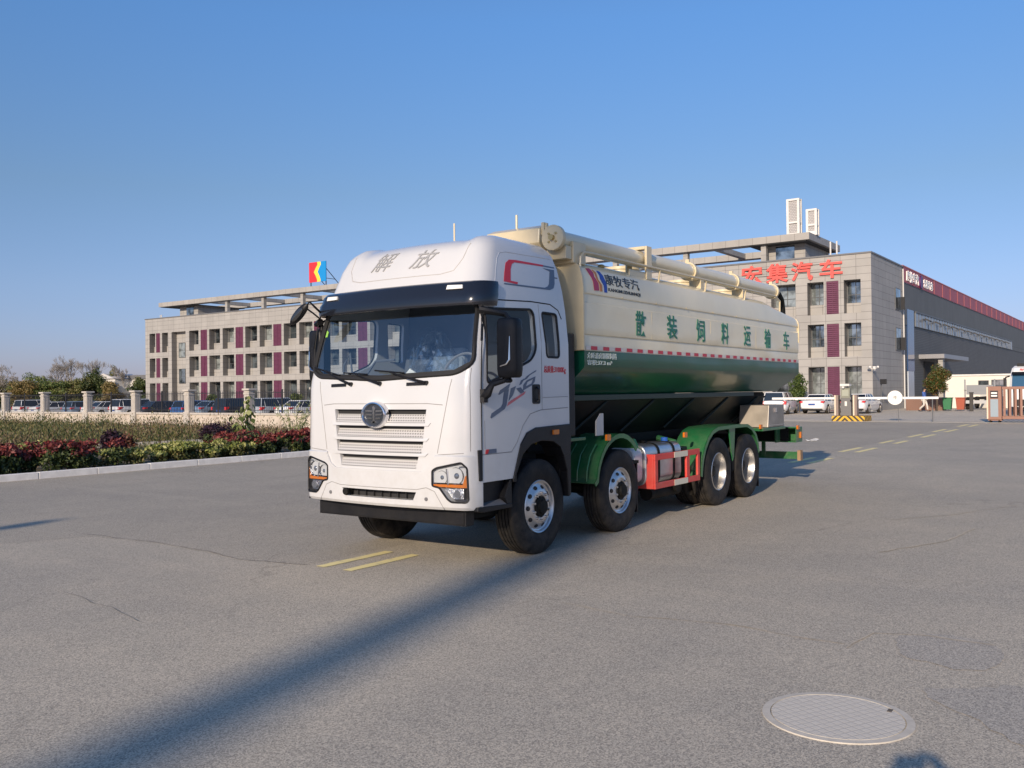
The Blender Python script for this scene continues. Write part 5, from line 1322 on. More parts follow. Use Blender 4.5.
# dark curved hose at the rear
b = MB(); hp = [Vector((8.68, PY, PZ)), Vector((8.95, PY, 3.69)), Vector((9.13, PY, 3.58)), Vector((9.19, PY, 3.40)), Vector((9.20, PY, 3.22))]
b.tube(hp, .05, 10); b.cyl((9.20, PY, 3.20), (9.20, PY, 3.25), .075, n=12); b.build('rear_hose', CHASSIS, T, smooth=40)

# ---- chassis furniture, mirrored on both sides where it matters
def arcfender(s, x0s, nm):
    pass
for s in (-1, 1):
    yo, yi = s * 1.25, s * .74
    # second-axle mudguard
    def fend(pts, nm):
        b = MB(); th = .018; v = []; n = len(pts)
        for x_, z_ in pts: v += [(x_, yo, z_), (x_, yi, z_)]
        # inner skin
        cx_ = sum(p[0] for p in pts) / n
        vi = []
        for x_, z_ in pts:
            d = Vector((cx_ - x_, .3 - z_)).normalized() * th; vi += [(x_ + d.x, yo, z_ + d.y), (x_ + d.x, yi, z_ + d.y)]
        f = [(2 * i, 2 * i + 2, 2 * i + 3, 2 * i + 1) for i in range(n - 1)]; m = 2 * n
        f += [(a + m, c + m, d + m, e + m) for a, c, d, e in f]
        f += [(2 * i, 2 * i + 2, 2 * i + 2 + m, 2 * i + m) for i in range(n - 1)] + [(2 * i + 1, 2 * i + 3, 2 * i + 3 + m, 2 * i + 1 + m) for i in range(n - 1)] + [(0, 1, 1 + m, m), (2 * n - 2, 2 * n - 1, 2 * n - 1 + m, 2 * n - 2 + m)]
        b.add(v + vi, f)
        # rolled outer lip
        L = []
        for x_, z_ in pts:
            d = Vector((cx_ - x_, .2 - z_)).normalized() * .065; L.append((x_, z_)); 
        v = []
        for x_, z_ in pts:
            d = Vector((cx_ - x_, .2 - z_)).normalized() * .06
            v += [(x_, yo + s * .004, z_), (x_ + d.x, yo + s * .004, z_ + d.y), (x_, yo - s * .012, z_), (x_ + d.x, yo - s * .012, z_ + d.y)]
        f = []
        for i in range(n - 1):
            a = 4 * i; c = a + 4
            f += [(a, c, c + 1, a + 1), (a + 2, c + 2, c + 3, a + 3), (a, c, c + 2, a + 2), (a + 1, c + 1, c + 3, a + 3)]
        b.add(v, f)
        return b.build(nm, GREEN2, T, smooth=35)
    c2 = 2.0
    pts = [(1.31, .70)] + [(c2 - .63 * math.cos(a), .66 + .63 * math.sin(a)) for a in [R(8 + 10 * i) for i in range(14)]]
    fend(pts, 'mudguard')
    b = MB()
    for yy in (.85, 1.0, 1.14): b.tube([(1.305, s * yy, .72), (1.315, s * yy, .85), (1.40, s * yy, 1.04), (1.55, s * yy, 1.17)], .010, 5)
    b.build('mudguard_bead', GREEN2, T)
    b = MB(); b.box(.85, 1.30, s * .72 if s > 0 else -1.14, s * 1.14 if s > 0 else -.72, 1.235, 1.275); b.build('mudguard_shelf', GREEN2, T, bevel=.005)
    # rear tandem mudguard
    pts = [(4.56, .52), (4.585, .66), (4.63, .80), (4.72, .95), (4.86, 1.10), (5.03, 1.20), (5.25, 1.25), (6.0, 1.262), (6.55, 1.25), (6.78, 1.18), (6.95, 1.07), (7.06, .92), (7.10, .75)]
    fend(pts, 'rear_mudguard')
    b = MB(); b.prism([(5.78, 1.22), (6.05, 1.22), (5.99, .72), (5.93, .66)], 'y', yo - s * .03, yo - s * .05); b.build('mudguard_gusset', GREEN2, T)
    b = MB(); b.prism([(5.89, .68), (6.03, .68), (6.03, .50), (5.93, .50)], 'y', yo - s * .04, yo - s * .3); b.build('gusset_flap', CHASSIS, T)
    b = MB(); b.box(7.085, 7.11, min(yo - s * .02, yi), max(yo - s * .02, yi), .14, .80); b.build('mud_flap', BLACK, T)
    b = MB(); b.box(2.56, 2.58, min(yo - s * .06, yi), max(yo - s * .06, yi), .20, .9); b.build('mud_flap', BLACK, T)
    b = MB(); b.box(2.45, 2.60, min(s * .7, s * 1.2), max(s * .7, s * 1.2), .86, .90); b.build('flap_bracket', CHASSIS, T)
    # amber side markers
    for x_, z_, y_ in ((1.62, 1.25, 1.262), (4.30, 1.16, 1.1), (7.28, 1.17, 1.2), (9.15, 1.09, 1.262)):
        b = MB(); b.prism(rnd_poly([(x_ - .05, z_ - .035), (x_ + .05, z_ - .035), (x_ + .05, z_ + .045), (x_ - .05, z_ + .045)], .015, 2), 'y', s * y_, s * (y_ + .03)); b.build('side_marker', AMBER, T)
    # red and white side guard
    b = MB(); X0, X1, Z0, Z1 = 3.0, 4.53, .465, .95
    y0, y1 = sorted((yo, yo - s * .035)); h = .085
    b.box(X0, X1, y0, y1, Z1 - h, Z1); b.box(X0, X1, y0, y1, Z0, Z0 + h); b.box(X0, X0 + .09, y0, y1, Z0 + h, Z1 - h); b.box(X1 - .08, X1, y0, y1, Z0 + h, Z1 - h); b.box(X1 - .48, X1 - .37, y0, y1, Z0 + h, Z1 - h)
    ya, yb_ = sorted((yo - s * .036, yo - s * .32)); b.box(X0, X0 + .03, ya, yb_, Z0, Z1)
    gd = b.build('side_guard', RED, T, bevel=.006)
    b = MB(); ya, yb_ = sorted((yo + s * .003, yo + s * .0)); xm = 3.62
    b.box(xm, xm + .46, min(yo, yo + s * .004), max(yo, yo + s * .004), Z1 - h + .002, Z1 - .001); b.box(xm, xm + .46, min(yo, yo + s * .004), max(yo, yo + s * .004), Z0 + .001, Z0 + h - .002)
    b.build('white_band', mat('guard_cream', (.66, .62, .5), .5, noise=.1), gd)
    # fuel tank (near) / air tanks (far)
    b = MB(); pr = rnd_poly([(s * .62, .50), (s * 1.12, .50), (s * 1.12, 1.08), (s * .62, 1.08)], .15, 6); b.prism(pr, 'x', 2.98, 4.15); ftk = b.build('fuel_tank', TANKALU, T, smooth=40, bevel=.02)
    for x_ in (3.35, 3.85):
        b = MB(); pr2 = [((y_ - s * .87) * 1.03 + s * .87, (z_ - .79) * 1.03 + .79) for y_, z_ in pr]; b.prism(pr2, 'x', x_, x_ + .06); b.build('tank_strap', CHASSIS, ftk)
    b = MB(); b.cyl((3.98, s * .92, 1.07), (3.98, s * .92, 1.14), .05, n=14); b.build('filler_cap', mat('blue_cap', (.02, .12, .5), .4), ftk)
    b = MB(); b.cyl((3.52, s * .8, 1.07), (3.52, s * .8, 1.11), .045, n=14); b.cyl((3.3, s * .75, 1.08), (3.3, s * .75, 1.17), .02, n=8); b.build('tank_valve', CHASSIS, ftk)
    b = MB(); pr3 = rnd_poly([(s * .66, .55), (s * 1.08, .55), (s * 1.08, 1.05), (s * .66, 1.05)], .13, 6); b.prism(pr3, 'x', 2.70, 2.96); b.build('urea_tank', mat('pale_plastic', (.55, .56, .56), .4), T, smooth=40, bevel=.02)
    b = MB(); b.tube([(4.18, s * 1.02, .55), (4.22, s * 1.04, .9), (4.2, s * .98, 1.06), (4.2, s * .7, 1.12)], .045, 8); b.tube([(2.97, s * 1.0, .98), (3.02, s * .9, 1.12), (3.1, s * .7, 1.14)], .05, 8); b.build('tank_cradle', GREEN2, T, smooth=True)
    b = MB(); b.cyl((4.05, s * 1.1, .42), (4.05, s * .75, .42), .09, n=14); b.cyl((3.3, s * .95, .36), (4.3, s * .95, .36), .10, n=16); b.build('air_tank', CHASSIS, T, smooth=40)
    # chassis-to-tank sloping braces with pale gusset plate
    b = MB(); b.prism([(1.50, 1.28), (1.68, 1.28), (1.68, 1.56), (1.62, 1.56), (1.50, 1.46)], 'y', s * 1.16, s * 1.18); b.build('gusset_plate', mat('plate_grey', (.45, .45, .45), .5), T)
    # toolbox
    b = MB(); ya, yb_ = sorted((yo, yo - s * .55)); b.prism([(7.55, 1.15), (8.43, 1.15), (8.43, 1.555), (7.62, 1.555)], 'y', ya, yb_); tb = b.build('tool_box', mat('brushed_steel_box', (.42, .38, .33), .42, metal=.7, noise=.3, nscale=3), T, bevel=.01)
    b = MB(); b.box(7.9, 7.98, min(yo, yo + s * .02), max(yo, yo + s * .02), 1.42, 1.5); b.box(7.62, 8.40, min(yo, yo + s * .006), max(yo, yo + s * .006), 1.18, 1.19); b.build('box_latch', CHROME, tb)
    b = MB(); b.box(7.3, 8.5, min(yo, yo - s * .6), max(yo, yo - s * .6), 1.095, 1.145); b.build('box_shelf', GREEN2, T, bevel=.006)
# rear light bar, underrun bar
b = MB(); b.box(9.12, 9.50, -1.25, 1.25, 1.075, 1.10); b.box(9.12, 9.50, -1.25, 1.25, .80, .82); b.box(9.47, 9.50, -1.25, 1.25, .82, 1.075)
for s in (-1, 1): b.box(9.12, 9.47, min(s * 1.25, s * 1.235), max(s * 1.25, s * 1.235), .82, 1.075); b.box(8.9, 9.12, min(s * .9, s * .94), max(s * .9, s * .94), .8, 1.1)
b.build('rear_light_bar', GREEN2, T, bevel=.004)
b = MB(); b.box(9.1, 9.14, -1.1, 1.1, .83, 1.07); b.build('bar_infill', CHASSIS, T)
for s in (-1, 1):
    b = MB(); b.box(9.32, 9.40, min(s * 1.25, s * 1.275), max(s * 1.25, s * 1.275), .88, 1.0); b.build('side_marker', AMBER, T)
    b = MB(); b.box(9.503, 9.54, min(s * .75, s * 1.2), max(s * .75, s * 1.2), .88, 1.02); b.build('tail_lamp', REDLENS, T)
b = MB(); b.box(9.42, 9.52, -1.17, 1.17, .455, .60)
for s in (-.5, .5): b.box(9.38, 9.418, s - .04, s + .04, .5, 1.0)
b.build('rear_underrun_bar', GREEN2, T, bevel=.006)
for s in (-1, 1): b = MB(); b.box(9.40, 9.54, min(s * 1.175, s * 1.24), max(s * 1.175, s * 1.24), .43, .63); b.build('bar_end_cap', mat('rust_cap', (.35, .22, .12), .7, noise=.3), T)
b = MB(); b.box(8.7, 9.3, -.8, .8, 1.1, 1.14); b.prism([(8.5, 1.14), (8.9, 1.14), (9.2, 1.75), (9.1, 1.79), (8.5, 1.79)], 'y', -.6, .6); b.build('rear_frame', CHASSIS, T)
# black gear behind the cab
b = MB(); b.box(.78, .98, -1.19, -.6, 1.3, 2.55); b.build('air_intake', BLACK, T, bevel=.02)
b = MB(); b.box(.78, 1.02, -.55, 1.0, 1.2, 2.2); b.cyl((.9, -1.1, 2.0), (.9, -.7, 2.0), .1, n=12); b.cyl((.95, -1.1, 1.7), (.95, -.7, 1.7), .1, n=12); b.build('filter_housing', CHASSIS, T)
for k_, (x_, dz) in enumerate(((.84, .0), (.90, -.07), (.96, .05))):
    b = MB(); b.tube([(.74, -.35 - .16 * k_, 1.75 + dz), (x_ + .12, -.45 - .16 * k_, 1.50 + dz), (1.05, -.38 - .1 * k_, 1.28), (1.3, -.36, 1.12)], .022, 8); b.build('air_hose', mat('hose_' + str(k_), [(.25, .02, .02), (.02, .02, .022), (.35, .25, .03)][k_], .5), T, smooth=True)
for s in (-1, 1):
    b = MB(); b.box(4.32, 4.52, min(s * .62, s * 1.05), max(s * .62, s * 1.05), .62, .98); b.build('battery_box', BLACK, T, bevel=.015)
    b = MB(); b.tube([(2.6, s * .6, .95), (3.2, s * .56, 1.02), (4.4, s * .58, .96), (5.0, s * .6, .9)], .018, 6); b.build('brake_line', CHASSIS, T)
for x_ in (2.02, 5.32, 6.64):
    for s in (-1, 1): b = MB(); b.cyl((x_ + .16, s * .62, .60), (x_ + .38, s * .62, .66), .085, n=14); b.build('brake_chamber', CHASSIS, T, smooth=40)
b = MB()
for x_ in (2.1, 3.1, 4.1, 5.1, 6.1, 7.1, 8.1): b.cyl((x_, -1.2545, 3.062), (x_, -1.262, 3.062), .012, n=8)
b.build('seam_rivets', CREAM2, T)

# ================================================================== CARS
def carpaint(nm, c): return mat(nm, c, .3, coat=.7)
CARGLASS = mat('car_glass', (.012, .016, .02), .08, spec=.8)
def make_car(kind, paint, label, cat='car', group=None):
    """nose towards +x, origin on the ground at the middle"""
    t = thing('parked_car', (0, 0, 0), label, cat, group)
    if kind == 'suv': L, W, H, belt, hood, roof0, roof1 = 4.6, 1.86, 1.60, .98, .98, -2.05, .55
    elif kind == 'hatch': L, W, H, belt, hood, roof0, roof1 = 4.3, 1.78, 1.44, .93, .92, -1.85, .45
    else: L, W, H, belt, hood, roof0, roof1 = 4.7, 1.82, 1.41, .93, .90, -1.15, .35
    xb, xf = -L / 2, L / 2; w = W / 2
    # lower body stations (x, z bottom, z top, half width)
    rear_top = belt + (.04 if kind != 'sedan' else .06)
    st = [(xb, .42, .86, w * .84), (xb + .05, .36, rear_top - .06, w * .90), (xb + .22, .26, rear_top, w * .965), (-1.2, .22, belt, w), (0, .20, belt - .01, w), (1.0, .22, belt - .02, w), (xf - .8, .24, hood - .04, w * .98), (xf - .3, .26, hood - .16, w * .93), (xf - .06, .30, .66, w * .84), (xf, .38, .56, w * .76)]
    rings = []
    for x, z0, z1, hw in st:
        rings.append([(x, -hw * .9, z0), (x, -hw, z0 + (z1 - z0) * .25), (x, -hw * 1.0, z0 + (z1 - z0) * .6), (x, -hw * .95, z1 - .03), (x, -hw * .86, z1), (x, 0, z1 + .02), (x, hw * .86, z1), (x, hw * .95, z1 - .03), (x, hw, z0 + (z1 - z0) * .6), (x, hw, z0 + (z1 - z0) * .25), (x, hw * .9, z0)])
    b = MB(); b.loft(rings); me = mesh_of(b)
    cuts = []
    for ax in (xf - .92, xb + .95):
        cb = MB(); cb.cyl((ax, -2, .34), (ax, -w + .22, .34), .37, n=20); cuts.append(mesh_of(cb)); cb = MB(); cb.cyl((ax, w - .22, .34), (ax, 2, .34), .37, n=20); cuts.append(mesh_of(cb))
    me = boolean(me, cuts); me.materials.clear(); me.materials.append(paint)
    body = mk('body', me, t, smooth=35)
    # greenhouse
    zt = H - .05
    wsx = roof1 + .75 if kind != 'suv' else roof1 + .62
    rgx = roof0 - (.62 if kind == 'sedan' else .28 if kind == 'hatch' else .15); rgx = max(rgx, xb + .1)
    g = MB(); lo = [(rgx, w * .80), (rgx + .5, w * .87), (wsx - .45, w * .87), (wsx, w * .78)]; hi = [(roof0, w * .66), (roof0 + .3, w * .70), (roof1 - .2, w * .70), (roof1, w * .64)]
    def ring(p, z): return [(x, -y, z) for x, y in p] + [(x, y, z) for x, y in p[::-1]]
    g.loft([ring(lo, belt - .01), ring(hi, zt)]); g.build('glasshouse', CARGLASS, t, smooth=20)
    r = MB(); r.loft([ring([(x, y * 1.02) for x, y in hi], zt - .005), ring([(x * .985, y * .97) for x, y in hi], zt + .035), ring([(x * .9, y * .8) for x, y in hi], zt + .05)]); r.build('roof', paint, t, smooth=50)
    p = MB()
    for s in (-1, 1):
        for (xl, yl), (xh, yh) in ((lo[0], hi[0]), (lo[3], hi[3]), (((lo[1][0] + lo[2][0]) / 2, lo[1][1]), ((hi[1][0] + hi[2][0]) / 2, hi[1][1])), (lo[1], hi[1]) if kind == 'sedan' else ((lo[0][0] + .35, w * .86), (hi[0][0] + .2, w * .69))):
            p.tube([(xl, s * yl, belt - .02), (xh, s * yh, zt)], .028 if xl in (lo[0][0], lo[3][0]) else .016, 5)
    p.build('pillar', paint, t)
    for s in (-1, 1):
        b = MB()
        hl = .20 if kind == 'suv' else .10
        b.prism([(xb - .012, rear_top - .10 - hl), (xb + .30, rear_top - .10 - hl * .5), (xb + .34, rear_top - .06), (xb + .02, rear_top - .07)], 'y', s * w * .70, s * w * .955); b.build('tail_lamp', REDLENS, t)
        b = MB(); b.prism([(xf - .45, .62), (xf - .02, .56), (xf - .10, .68), (xf - .42, .74)], 'y', s * w * .55, s * w * .90); b.build('headlight', mat('car_lamp', (.6, .62, .65), .15), t)
        b = MB(); b.obox((wsx - .42, s * (w + .09), belt + .06), .12, .2, .13); b.build('door_mirror', paint, t, bevel=.02)
        b = MB()
        for dx in (-.55, .45): b.box(dx, dx + .16, s * w - .01 * s - .012, s * w - .01 * s + .012, belt - .16, belt - .13)
        b.build('door_handle', CHROME, t)
    b = MB(); b.box(xb - .02, xb + .02, -.24, .24, .62, .74); b.build('number_plate', mat('plate_blue', (.03, .08, .3), .5), t)
    b = MB(); b.box(xb - .005, xb + .15, -w * .8, w * .8, .26, .36); b.build('rear_valance', BLACK, t)
    for ax in (xf - .92, xb + .95):
        for s in (-1, 1):
            o = bpy.data.objects.new('wheel', None); COL.objects.link(o); o.parent = t; o.location = (ax, s * (w - .11), .33)
            b = MB(); b.lathe([(.21, -.10), (.30, -.10), (.33, -.075), (.33, .075), (.30, .10), (.21, .10)], 24, 'y'); b.build('tyre', TYRE, o, smooth=40)
            b = MB(); b.lathe([(.22, .09 * s), (.20, .07 * s), (.07, .085 * s), (0, .09 * s)], 20, 'y')
            for k in range(5):
                a = k * 2 * PI / 5; b.obox((.13 * math.cos(a), .086 * s, .13 * math.sin(a)), .17, .03, .045, ry=-a)
            b.build('rim', SILVER, o, smooth=30)
    return t
def place(o, x, y, rz=0): o.location = (x, y, .004); o.rotation_euler = (0, 0, rz); return o
PW = carpaint('paint_white', (.74, .74, .73)); PS = carpaint('paint_silver', (.42, .45, .48)); PB = carpaint('paint_blue', (.04, .12, .32)); PK = carpaint('paint_black', (.015, .016, .02)); PR = carpaint('paint_red', (.35, .03, .03)); PG = carpaint('paint_blue_grey', (.20, .27, .36))
G1 = 'cars parked behind the perimeter wall'; G2 = 'cars parked beside the office building'
def recolour(t, paint):
    for ch in [x for x in ALLOBJ() if x.parent == t]:
        if ch.name.split('.')[0] in ('body', 'roof', 'pillar', 'door_mirror'):
            ch.data = ch.data.copy(); ch.data.materials[0] = paint
protos = {}
def car(kind, paint, x, y, label, group, rz=0):
    if kind not in protos:
        t = make_car(kind, paint, label, 'car', group); protos[kind] = t
    else:
        t = copy_tree(protos[kind]); recolour(t, paint); t['label'] = label; t['group'] = group
    return place(t, x, y, rz)
CXR = 31.5
row = [('suv', PW, 69.6, 'white people carrier parked farthest left behind the low wall'), ('sedan', PW, 66.7, 'white saloon beside the people carrier at the left end of the row'),
       ('hatch', PG, 61.9, 'blue grey hatchback between the second and third wall pillars'), ('sedan', PW, 58.9, 'white saloon half covered by the third wall pillar'), 
       ('suv', PW, 55.2, 'white suv parked below the small white house'), ('sedan', PK, 52.2, 'dark saloon just left of the fourth wall pillar'),
       ('hatch', PB, 48.2, 'blue hatchback right of the fourth wall pillar'), ('sedan', PG, 46.1, 'blue grey saloon between the blue hatchback and the black suv'), ('suv', PK, 43.5, 'black suv left of the fifth wall pillar'),
       ('suv', PS, 39.8, 'silver suv right of the fifth wall pillar'), ('sedan', PW, 37.3, 'white saloon left of the tall leafy plant'), ('suv', PG, 34.0, 'blue grey suv right of the tall leafy plant'), ('hatch', PK, 31.8, 'dark hatchback between the blue grey suv and the last white saloon'), ('sedan', PW, 29.6, 'white saloon parked nearest the tanker cab behind the wall')]
for k, p, y, l in row: car(k, p, 37.0 + random.uniform(-.2, .2), -6.96 + (y + 6.96) * 45.57 / 40.07, l, G1, random.uniform(-.02, .02))
car('suv', PW, 57.5, 15.5, 'white suv beside the tanker tail, rear lamp showing', G2, .12)
car('sedan', PS, 54.6, 17.0, 'pale car half hidden behind the tanker tail', G2, .2)
car('sedan', PW, 60.0, 13.2, 'white saloon seen from behind, left of the barrier cabinet', G2, -.03)
car('sedan', PW, 60.5, 10.5, 'white saloon between the barrier cabinet and the building corner', G2, -.03)

# ================================================================== GATE AND BARRIER
GX = 43.5
t = thing('barrier_cabinet', (GX, 7.05, 0), 'grey parking barrier cabinet with a screen on a yellow and black striped plinth', 'barrier cabinet')
def stripes():
    m = bpy.data.materials.new('hazard_stripes'); m.use_nodes = True; n = m.node_tree; b = n.nodes['Principled BSDF']; b.inputs['Roughness'].default_value = .6
    tc = n.nodes.new('ShaderNodeTexCoord'); sp = n.nodes.new('ShaderNodeSeparateXYZ'); n.links.new(tc.outputs['Object'], sp.inputs[0])
    a = n.nodes.new('ShaderNodeMath'); a.operation = 'ABSOLUTE'; n.links.new(sp.outputs[1], a.inputs[0])
    s1 = n.nodes.new('ShaderNodeMath'); s1.operation = 'ADD'; n.links.new(a.outputs[0], s1.inputs[0]); n.links.new(sp.outputs[2], s1.inputs[1])
    s2 = n.nodes.new('ShaderNodeMath'); s2.operation = 'ADD'; n.links.new(s1.outputs[0], s2.inputs[0]); n.links.new(sp.outputs[0], s2.inputs[1])
    md = n.nodes.new('ShaderNodeMath'); md.operation = 'PINGPONG'; md.inputs[1].default_value = .15; n.links.new(s2.outputs[0], md.inputs[0])
    g = n.nodes.new('ShaderNodeMath'); g.operation = 'GREATER_THAN'; g.inputs[1].default_value = .075; n.links.new(md.outputs[0], g.inputs[0])
    mx = n.nodes.new('ShaderNodeMix'); mx.data_type = 'RGBA'; mx.inputs[6].default_value = (.7, .40, .03, 1); mx.inputs[7].default_value = (.06, .045, .03, 1); n.links.new(g.outputs[0], mx.inputs[0]); n.links.new(mx.outputs[2], b.inputs['Base Color'])
    return m
b = MB(); b.box(-.3, 1.2, -1.05, .72, 0.0, .30); b.build('striped_plinth', stripes(), t, bevel=.02)
CAB = mat('cabinet_grey', (.16, .155, .15), .5); 
b = MB(); b.box(-.05, .45, -.28, .28, .305, 1.35); b.build('cabinet', CAB, t, bevel=.015)
b = MB(); b.prism([(-.07, 1.28), (-.02, 1.83), (.30, 1.83), (.30, 1.28)], 'y', -.22, .26); b.build('screen_housing', mat('housing_olive', (.22, .22, .17), .5), t, bevel=.01)
b = MB(); b.obox((-.063, .02, 1.57), .01, .36, .36, ry=.09); b.build('screen', mat('screen_pale', (.35, .36, .28), .3), t)
b = MB(); b.box(-.25, .2, -.25, .25, 1.95, 2.07); b.cyl((.1, 0, 1.83), (.1, 0, 1.95), .04, n=8); b.cyl((-.2, .1, 1.88), (.0, .1, 1.88), .06, n=10); b.build('lamp_hood', LAT, t)
b = MB(); b.cyl((-.12, -.3, 1.15), (-.02, -.3, 1.15), .06, n=10); b.cyl((-.12, .3, 1.15), (-.02, .3, 1.15), .06, n=10); b.build('speaker', BLACK, t)
for y in (-.48, .52): b = MB(); b.box(-.05, .35, y - .11, y + .11, .305, 1.45); b.build('side_post', mat('post_brown', (.25, .19, .16), .5), t, bevel=.01)
b = MB()
for y in (-.48, .52): b.box(-.075, -.053, y + .02, y + .10, .32, 1.44)
b.build('post_strip', mat('cream_strip', (.72, .6, .45), .5), t)
b = MB(); b.box(-.054, -.051, -.06, .06, .85, 1.1); b.build('notice', mat('paper', (.75, .72, .65)), t)
WB = mat('boom_white', (.85, .83, .78), .4)
for (y0, y1, lab) in ((-.62, -4.7, 'long white barrier boom with a round disc, pointing towards the folding gate'), (.66, 4.2, 'white barrier boom running towards the tanker tail')):
    o = MB(); a, c = sorted((y0, y1)); o.box(-.03, .03, a, c, -.06, .06); bo_ = o.build('barrier_boom', WB, bevel=.01); bo_.location = (GX + .1, 7.05, 1.27); tag(bo_, lab, 'barrier', 'barrier booms')
    if y0 < 0:
        d = MB(); d.cyl((-.05, -2.55, .02), (-.035, -2.55, .02), .40, n=28); dd = d.build('disc', WB, bo_)
        d = MB(); d.lathe([(.385, 0), (.40, 0), (.40, -.006), (.385, -.006)], 28, 'x', (-.05, -2.55, .02), closed=True); textfit(d, '停', -2.46, -2.64, -.08, .13, lambda u, v, off: (-.051 - off, u, v), 0, .003); d.build('disc_marking', mat('sign_black', (.05, .05, .05), .5), bo_)
        d = MB(); d.cyl((0, -2.7, -1.27), (0, -2.7, -.06), .015, n=6); d.cyl((0, -4.4, -1.27), (0, -4.4, -.06), .03, n=6); d.build('boom_rest', FRAMEM, bo_)
BR = mat('brown_aluminium', (.30, .155, .11), .45, noise=.1, metal=.2)
t = thing('folding_gate', (43.4, 0, 0), 'brown metal retractable gate with a control head and upright bars', 'gate')
b = MB(); b.box(-.12, .45, -.62, .02, .16, 1.84); b.build('head_box', BR, t, bevel=.015)
b = MB(); b.box(-.14, -.122, -.02, .03, .2, 1.8); b.box(-.12, .3, .022, .05, .18, 1.8); b.build('head_edge', mat('cream_strip', (.72, .6, .45)), t)
b = MB(); b.box(-.135, -.122, -.47, -.12, 1.24, 1.62); b.build('display_frame', mat('display_dark', (.04, .03, .03), .3), t)
b = MB(); b.box(-.14, -.136, -.43, -.16, 1.32, 1.40); b.box(-.14, -.136, -.43, -.16, 1.46, 1.54); b.build('display_line', WB, t)
b = MB(); b.box(-.135, -.122, -.47, -.12, .30, 1.19); b.build('display_panel', mat('panel_blue_grey', (.30, .36, .40), .35), t)
b = MB(); b.box(-.1, .4, -6.4, -.64, 1.68, 1.82); b.box(-.1, .4, -6.4, -.64, .18, .34); b.build('gate_rail', BR, t, bevel=.01)
for i in range(23):
    b = MB(); y = -.75 - i * .25; b.box(-.13, -.07, y - .05, y + .05, .342, 1.678); b.box(.34, .40, y - .17, y - .09, .342, 1.678); b.build('gate_bar', BR, t)
b = MB()
for y in (-.1, -.5, -2.0, -3.5, -5.0):
    for x_ in (-.02, .3): b.cyl((x_, y - .04, .08), (x_, y + .04, .08), .08, n=14)
b.build('gate_wheel', CHASSIS, t); b = MB(); b.box(-.08, .4, -.62, 0, .10, .158); b.build('wheel_carriage', BR, t)
b = MB(); b.box(.05, .12, -12, 1.2, 0.0, .02); o = b.build('gate_track', FRAMEM, t)

# second truck behind the gate
t = thing('parked_truck', (56.0, 0, .004), 'white heavy truck facing the folding gate, cut by the right picture edge', 'truck')
b = MB(); rings = []
for z, x0, w_ in ((.55, 0, 1.22), (1.2, -.03, 1.25), (1.8, 0, 1.25), (2.6, .22, 1.2), (2.95, .35, 1.12), (3.1, .6, 1.0)):
    rings.append([(x0, -w_ + .15, z), (x0 + .12, -w_, z), (2.0, -w_, z), (2.0, w_, z), (x0 + .12, w_, z), (x0, w_ - .15, z)])
b.loft(rings); o = b.build('cab', PW, t, smooth=25); o.location = (0, -.75, 0)
b = MB(); b.add([(-.02, -1.85, 1.75), (-.02, .35, 1.75), (.19, .33, 2.55), (.19, -1.83, 2.55)], [(0, 1, 2, 3)]); b.build('windscreen', mat('blue_windscreen', (.03, .09, .16), .1, spec=.8), t)
b = MB(); b.prism([(-.04, 2.55), (.2, 2.55), (.3, 2.72), (.12, 2.72)], 'y', -1.85, .35); b.box(-.08, 0, -1.7, .2, .6, 1.0); b.build('black_trim', BLACK, t)
b = MB(); textfit(b, '解放', -.05, -.9, 2.78, 2.93, lambda u, v, off: (.245 + (v - 2.7) * .35 - off, u, v), -.02, .01); b.build('red_lettering', REDDECAL, t)
b = MB(); b.box(.5, .9, -1.6, .1, 3.08, 3.25); b.build('roof_beacon', BLACK, t)
b = MB(); b.tube([(.2, .5, 2.45), (.0, .66, 2.4), (-.05, .72, 2.2)], .05, 6); b.obox((-.02, .74, 2.1), .2, .12, .5); b.build('side_mirror', BLACK, t)
b = MB(); b.box(2.2, 9, -1.9, .5, 1.1, 3.0); b.build('body', PW, t)
for x_ in (.9, 6.5, 7.8):
    for s in (-1.75, .25):
        o = bpy.data.objects.new('wheel', None); COL.objects.link(o); o.parent = t; o.location = (x_, s, .5)
        b = MB(); b.lathe([(.28, -.14), (.45, -.14), (.5, -.1), (.5, .1), (.45, .14), (.28, .14)], 24, 'y'); b.build('tyre', TYRE, o, smooth=40)
        b = MB(); b.cyl((0, -.12, 0), (0, .12, 0), .29, n=20); b.build('rim', SILVER, o)
# bare chassis truck in the yard
t = thing('bare_truck_chassis', (71, 4.3, .004), 'bare truck chassis with black wheels and a grey rack standing before the white cabin', 'truck chassis')
b = MB(); b.box(0, 7, -.45, -.35, .8, 1.0); b.box(0, 7, .35, .45, .8, 1.0)
for x_ in (0, 2, 4, 6): b.box(x_, x_ + .1, -.35, .35, .82, .98)
b.build('frame', CHASSIS, t)
b = MB(); b.box(.2, .28, -1.1, -1.0, .8, 2.4); b.box(.2, .28, 1.0, 1.1, .8, 2.4); b.box(.2, .28, -1.1, 1.1, 1.5, 1.56); b.box(.21, .27, -.95, .95, 1.2, 1.95); b.build('rack', mat('rack_grey', (.25, .26, .27), .5), t)
b = MB(); b.box(-.1, -.02, -1.2, 1.2, .5, .75); b.build('rear_bar', mat('plate_grey', (.45, .45, .45)), t)
for x_ in (.9, 5.5):
    for s in (-.95, .95): b = MB(); b.lathe([(.2, -.14), (.45, -.14), (.5, -.1), (.5, .1), (.45, .14), (.2, .14)], 20, 'y', (x_, s, .5)); b.build('wheel', TYRE, t, smooth=40)

